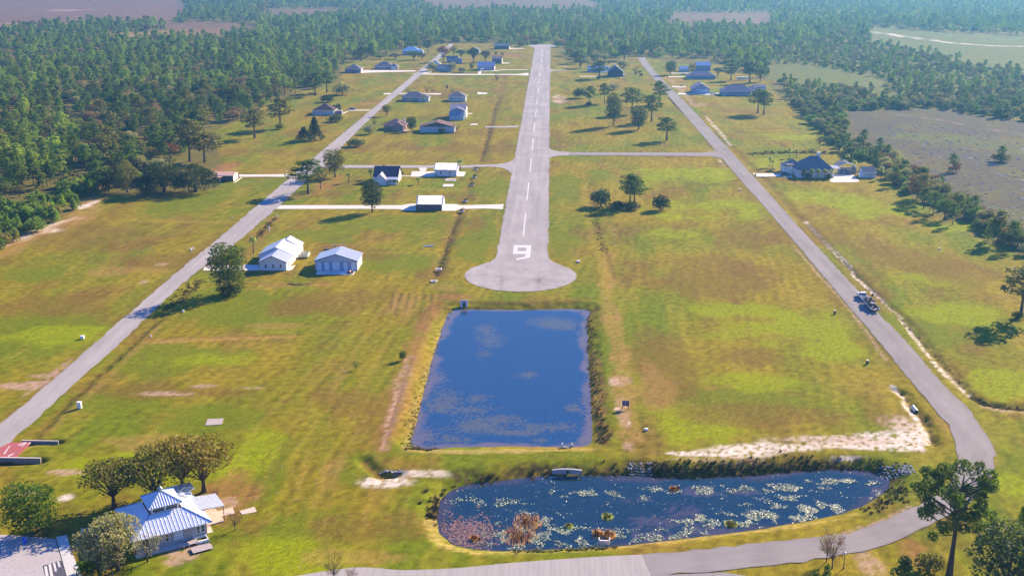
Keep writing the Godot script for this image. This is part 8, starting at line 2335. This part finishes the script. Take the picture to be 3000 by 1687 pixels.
func clubhouse_yard(c: Material) -> void:
	var turn := deg_to_rad(33.3)
	var plank := mat("grey_planks", Color(0.42, 0.36, 0.36), 0.9)
	var g: Array = [Vector2(-60.15, -164.97), Vector2(-58.04, -163.22), Vector2(-59.04, -166.14), Vector2(-60.83, -163.83), Vector2(-61.60, -164.10), Vector2(-61.83, -165.63), Vector2(-61.26, -166.47), Vector2(-60.89, -167.32)]
	var o := thing("wooden_deck", "low square wooden deck beside the clubhouse wall", "deck", Vector3(g[0].x, 0, g[0].y), turn)
	for i in 6: part(o, "plank", box(Vector3(-0.9, 0.35, -0.72 + i * 0.24), Vector3(0.9, 0.4, -0.5 + i * 0.24)), plank)
	for s in [[-0.8, 0.6], [0.8, 0.6], [-0.8, -0.6], [0.8, -0.6]]: part(o, "leg", box(Vector3(s[0] - 0.06, 0, s[1] - 0.06), Vector3(s[0] + 0.06, 0.348, s[1] + 0.06)), plank)
	o = thing("wooden_deck", "wide low wooden platform reaching onto the clubhouse lawn", "deck", Vector3(g[1].x, 0, g[1].y), turn)
	for i in 8: part(o, "plank", box(Vector3(-1.7, 0.22, -1.0 + i * 0.25), Vector3(1.7, 0.27, -0.77 + i * 0.25)), plank)
	for s in [[-1.6, 0.85], [1.6, 0.85], [-1.6, -0.85], [1.6, -0.85]]: part(o, "leg", box(Vector3(s[0] - 0.06, 0, s[1] - 0.06), Vector3(s[0] + 0.06, 0.218, s[1] + 0.06)), plank)
	o = thing("planter", "white framed square planter at the clubhouse corner", "planter", Vector3(g[2].x, 0, g[2].y), turn)
	for s in [[-1.1, -1.0, -0.95, 1.0], [0.95, -1.0, 1.1, 1.0], [-0.948, 0.6, 0.948, 1.0], [-0.948, -1.0, 0.948, -0.85]]: part(o, "side", box(Vector3(s[0], 0, s[1]), Vector3(s[2], 0.4, s[3])), mats.white_trim)
	o = thing("bench", "pale slab bench beside the clubhouse deck", "bench", Vector3(g[3].x, 0, g[3].y), turn)
	part(o, "seat", soft_box(Vector3(1.2, 0.1, 0.5), 0.03), mats.tan_concrete, Vector3(0, 0.4, 0))
	for s in [-0.45, 0.45]: part(o, "leg", box(Vector3(s - 0.1, 0, -0.2), Vector3(s + 0.1, 0.4, 0.2)), mats.tan_concrete)
	o = thing("bench", "small pale stool at the clubhouse path's edge", "stool", Vector3(g[4].x, 0, g[4].y + 0.6), turn)
	part(o, "seat", soft_box(Vector3(0.7, 0.1, 0.5), 0.03), mats.tan_concrete, Vector3(0, 0.4, 0))
	for s in [-0.25, 0.25]: part(o, "leg", box(Vector3(s - 0.07, 0, -0.18), Vector3(s + 0.07, 0.4, 0.18)), mats.tan_concrete)
	chair("pale blue garden chair beside the small stool", Vector3(g[5].x, 0, g[5].y), turn + 0.4)
	chair("pale blue garden chair next to the clubhouse wall", Vector3(g[6].x, 0, g[6].y), turn + 1.9)
	chair("pale blue garden chair behind the low square deck", Vector3(g[7].x, 0, g[7].y), turn - 0.4)
	chair("pale blue garden chair against the wall by the planter", Vector3(g[7].x + 0.9, 0, g[7].y - 0.4), turn + 0.1)
	var w: Vector2 = Vector2(-88.76, -164.22)
	o = thing("bin", "bright blue plastic bin on the shaded car park", "bin", Vector3(w.x, 0.05, w.y))
	part(o, "body", soft_box(Vector3(0.6, 0.9, 0.6), 0.08), mat("bin_blue", Color(0.02, 0.12, 0.75), 0.4))
	part(o, "lid", soft_box(Vector3(0.66, 0.1, 0.66), 0.03), mats.bin_blue, Vector3(0, 0.9, 0))
	var ps: Array = [Vector2(-79.91, -166.92), Vector2(-78.98, -166.87), Vector2(-78.45, -167.37)]
	for i in 3:
		whole("post", soft_box(Vector3(0.22, 1.5, 0.22), 0.04), mats.white_trim, ["white post beside the footpath, nearest the car park", "white post beside the footpath, middle of three", "white post beside the footpath, nearest the clubhouse"][i], "post", Vector3(ps[i].x, 0, ps[i].y), turn)
	w = Vector2(-79.21, -162.42)
	o = thing("handrail", "thin white handrail along the clubhouse footpath", "handrail", Vector3(w.x, 0, w.y), turn + 0.8)
	for s in [-0.9, 0.0, 0.9]: part(o, "post", tube(Vector3(s, 0, 0), Vector3(s, 1.0, 0), 0.03, 0.03, 6), mats.white_trim)
	part(o, "rail", tube(Vector3(-0.9, 1.0, 0), Vector3(0.9, 1.0, 0), 0.035, 0.035, 6), mats.white_trim)
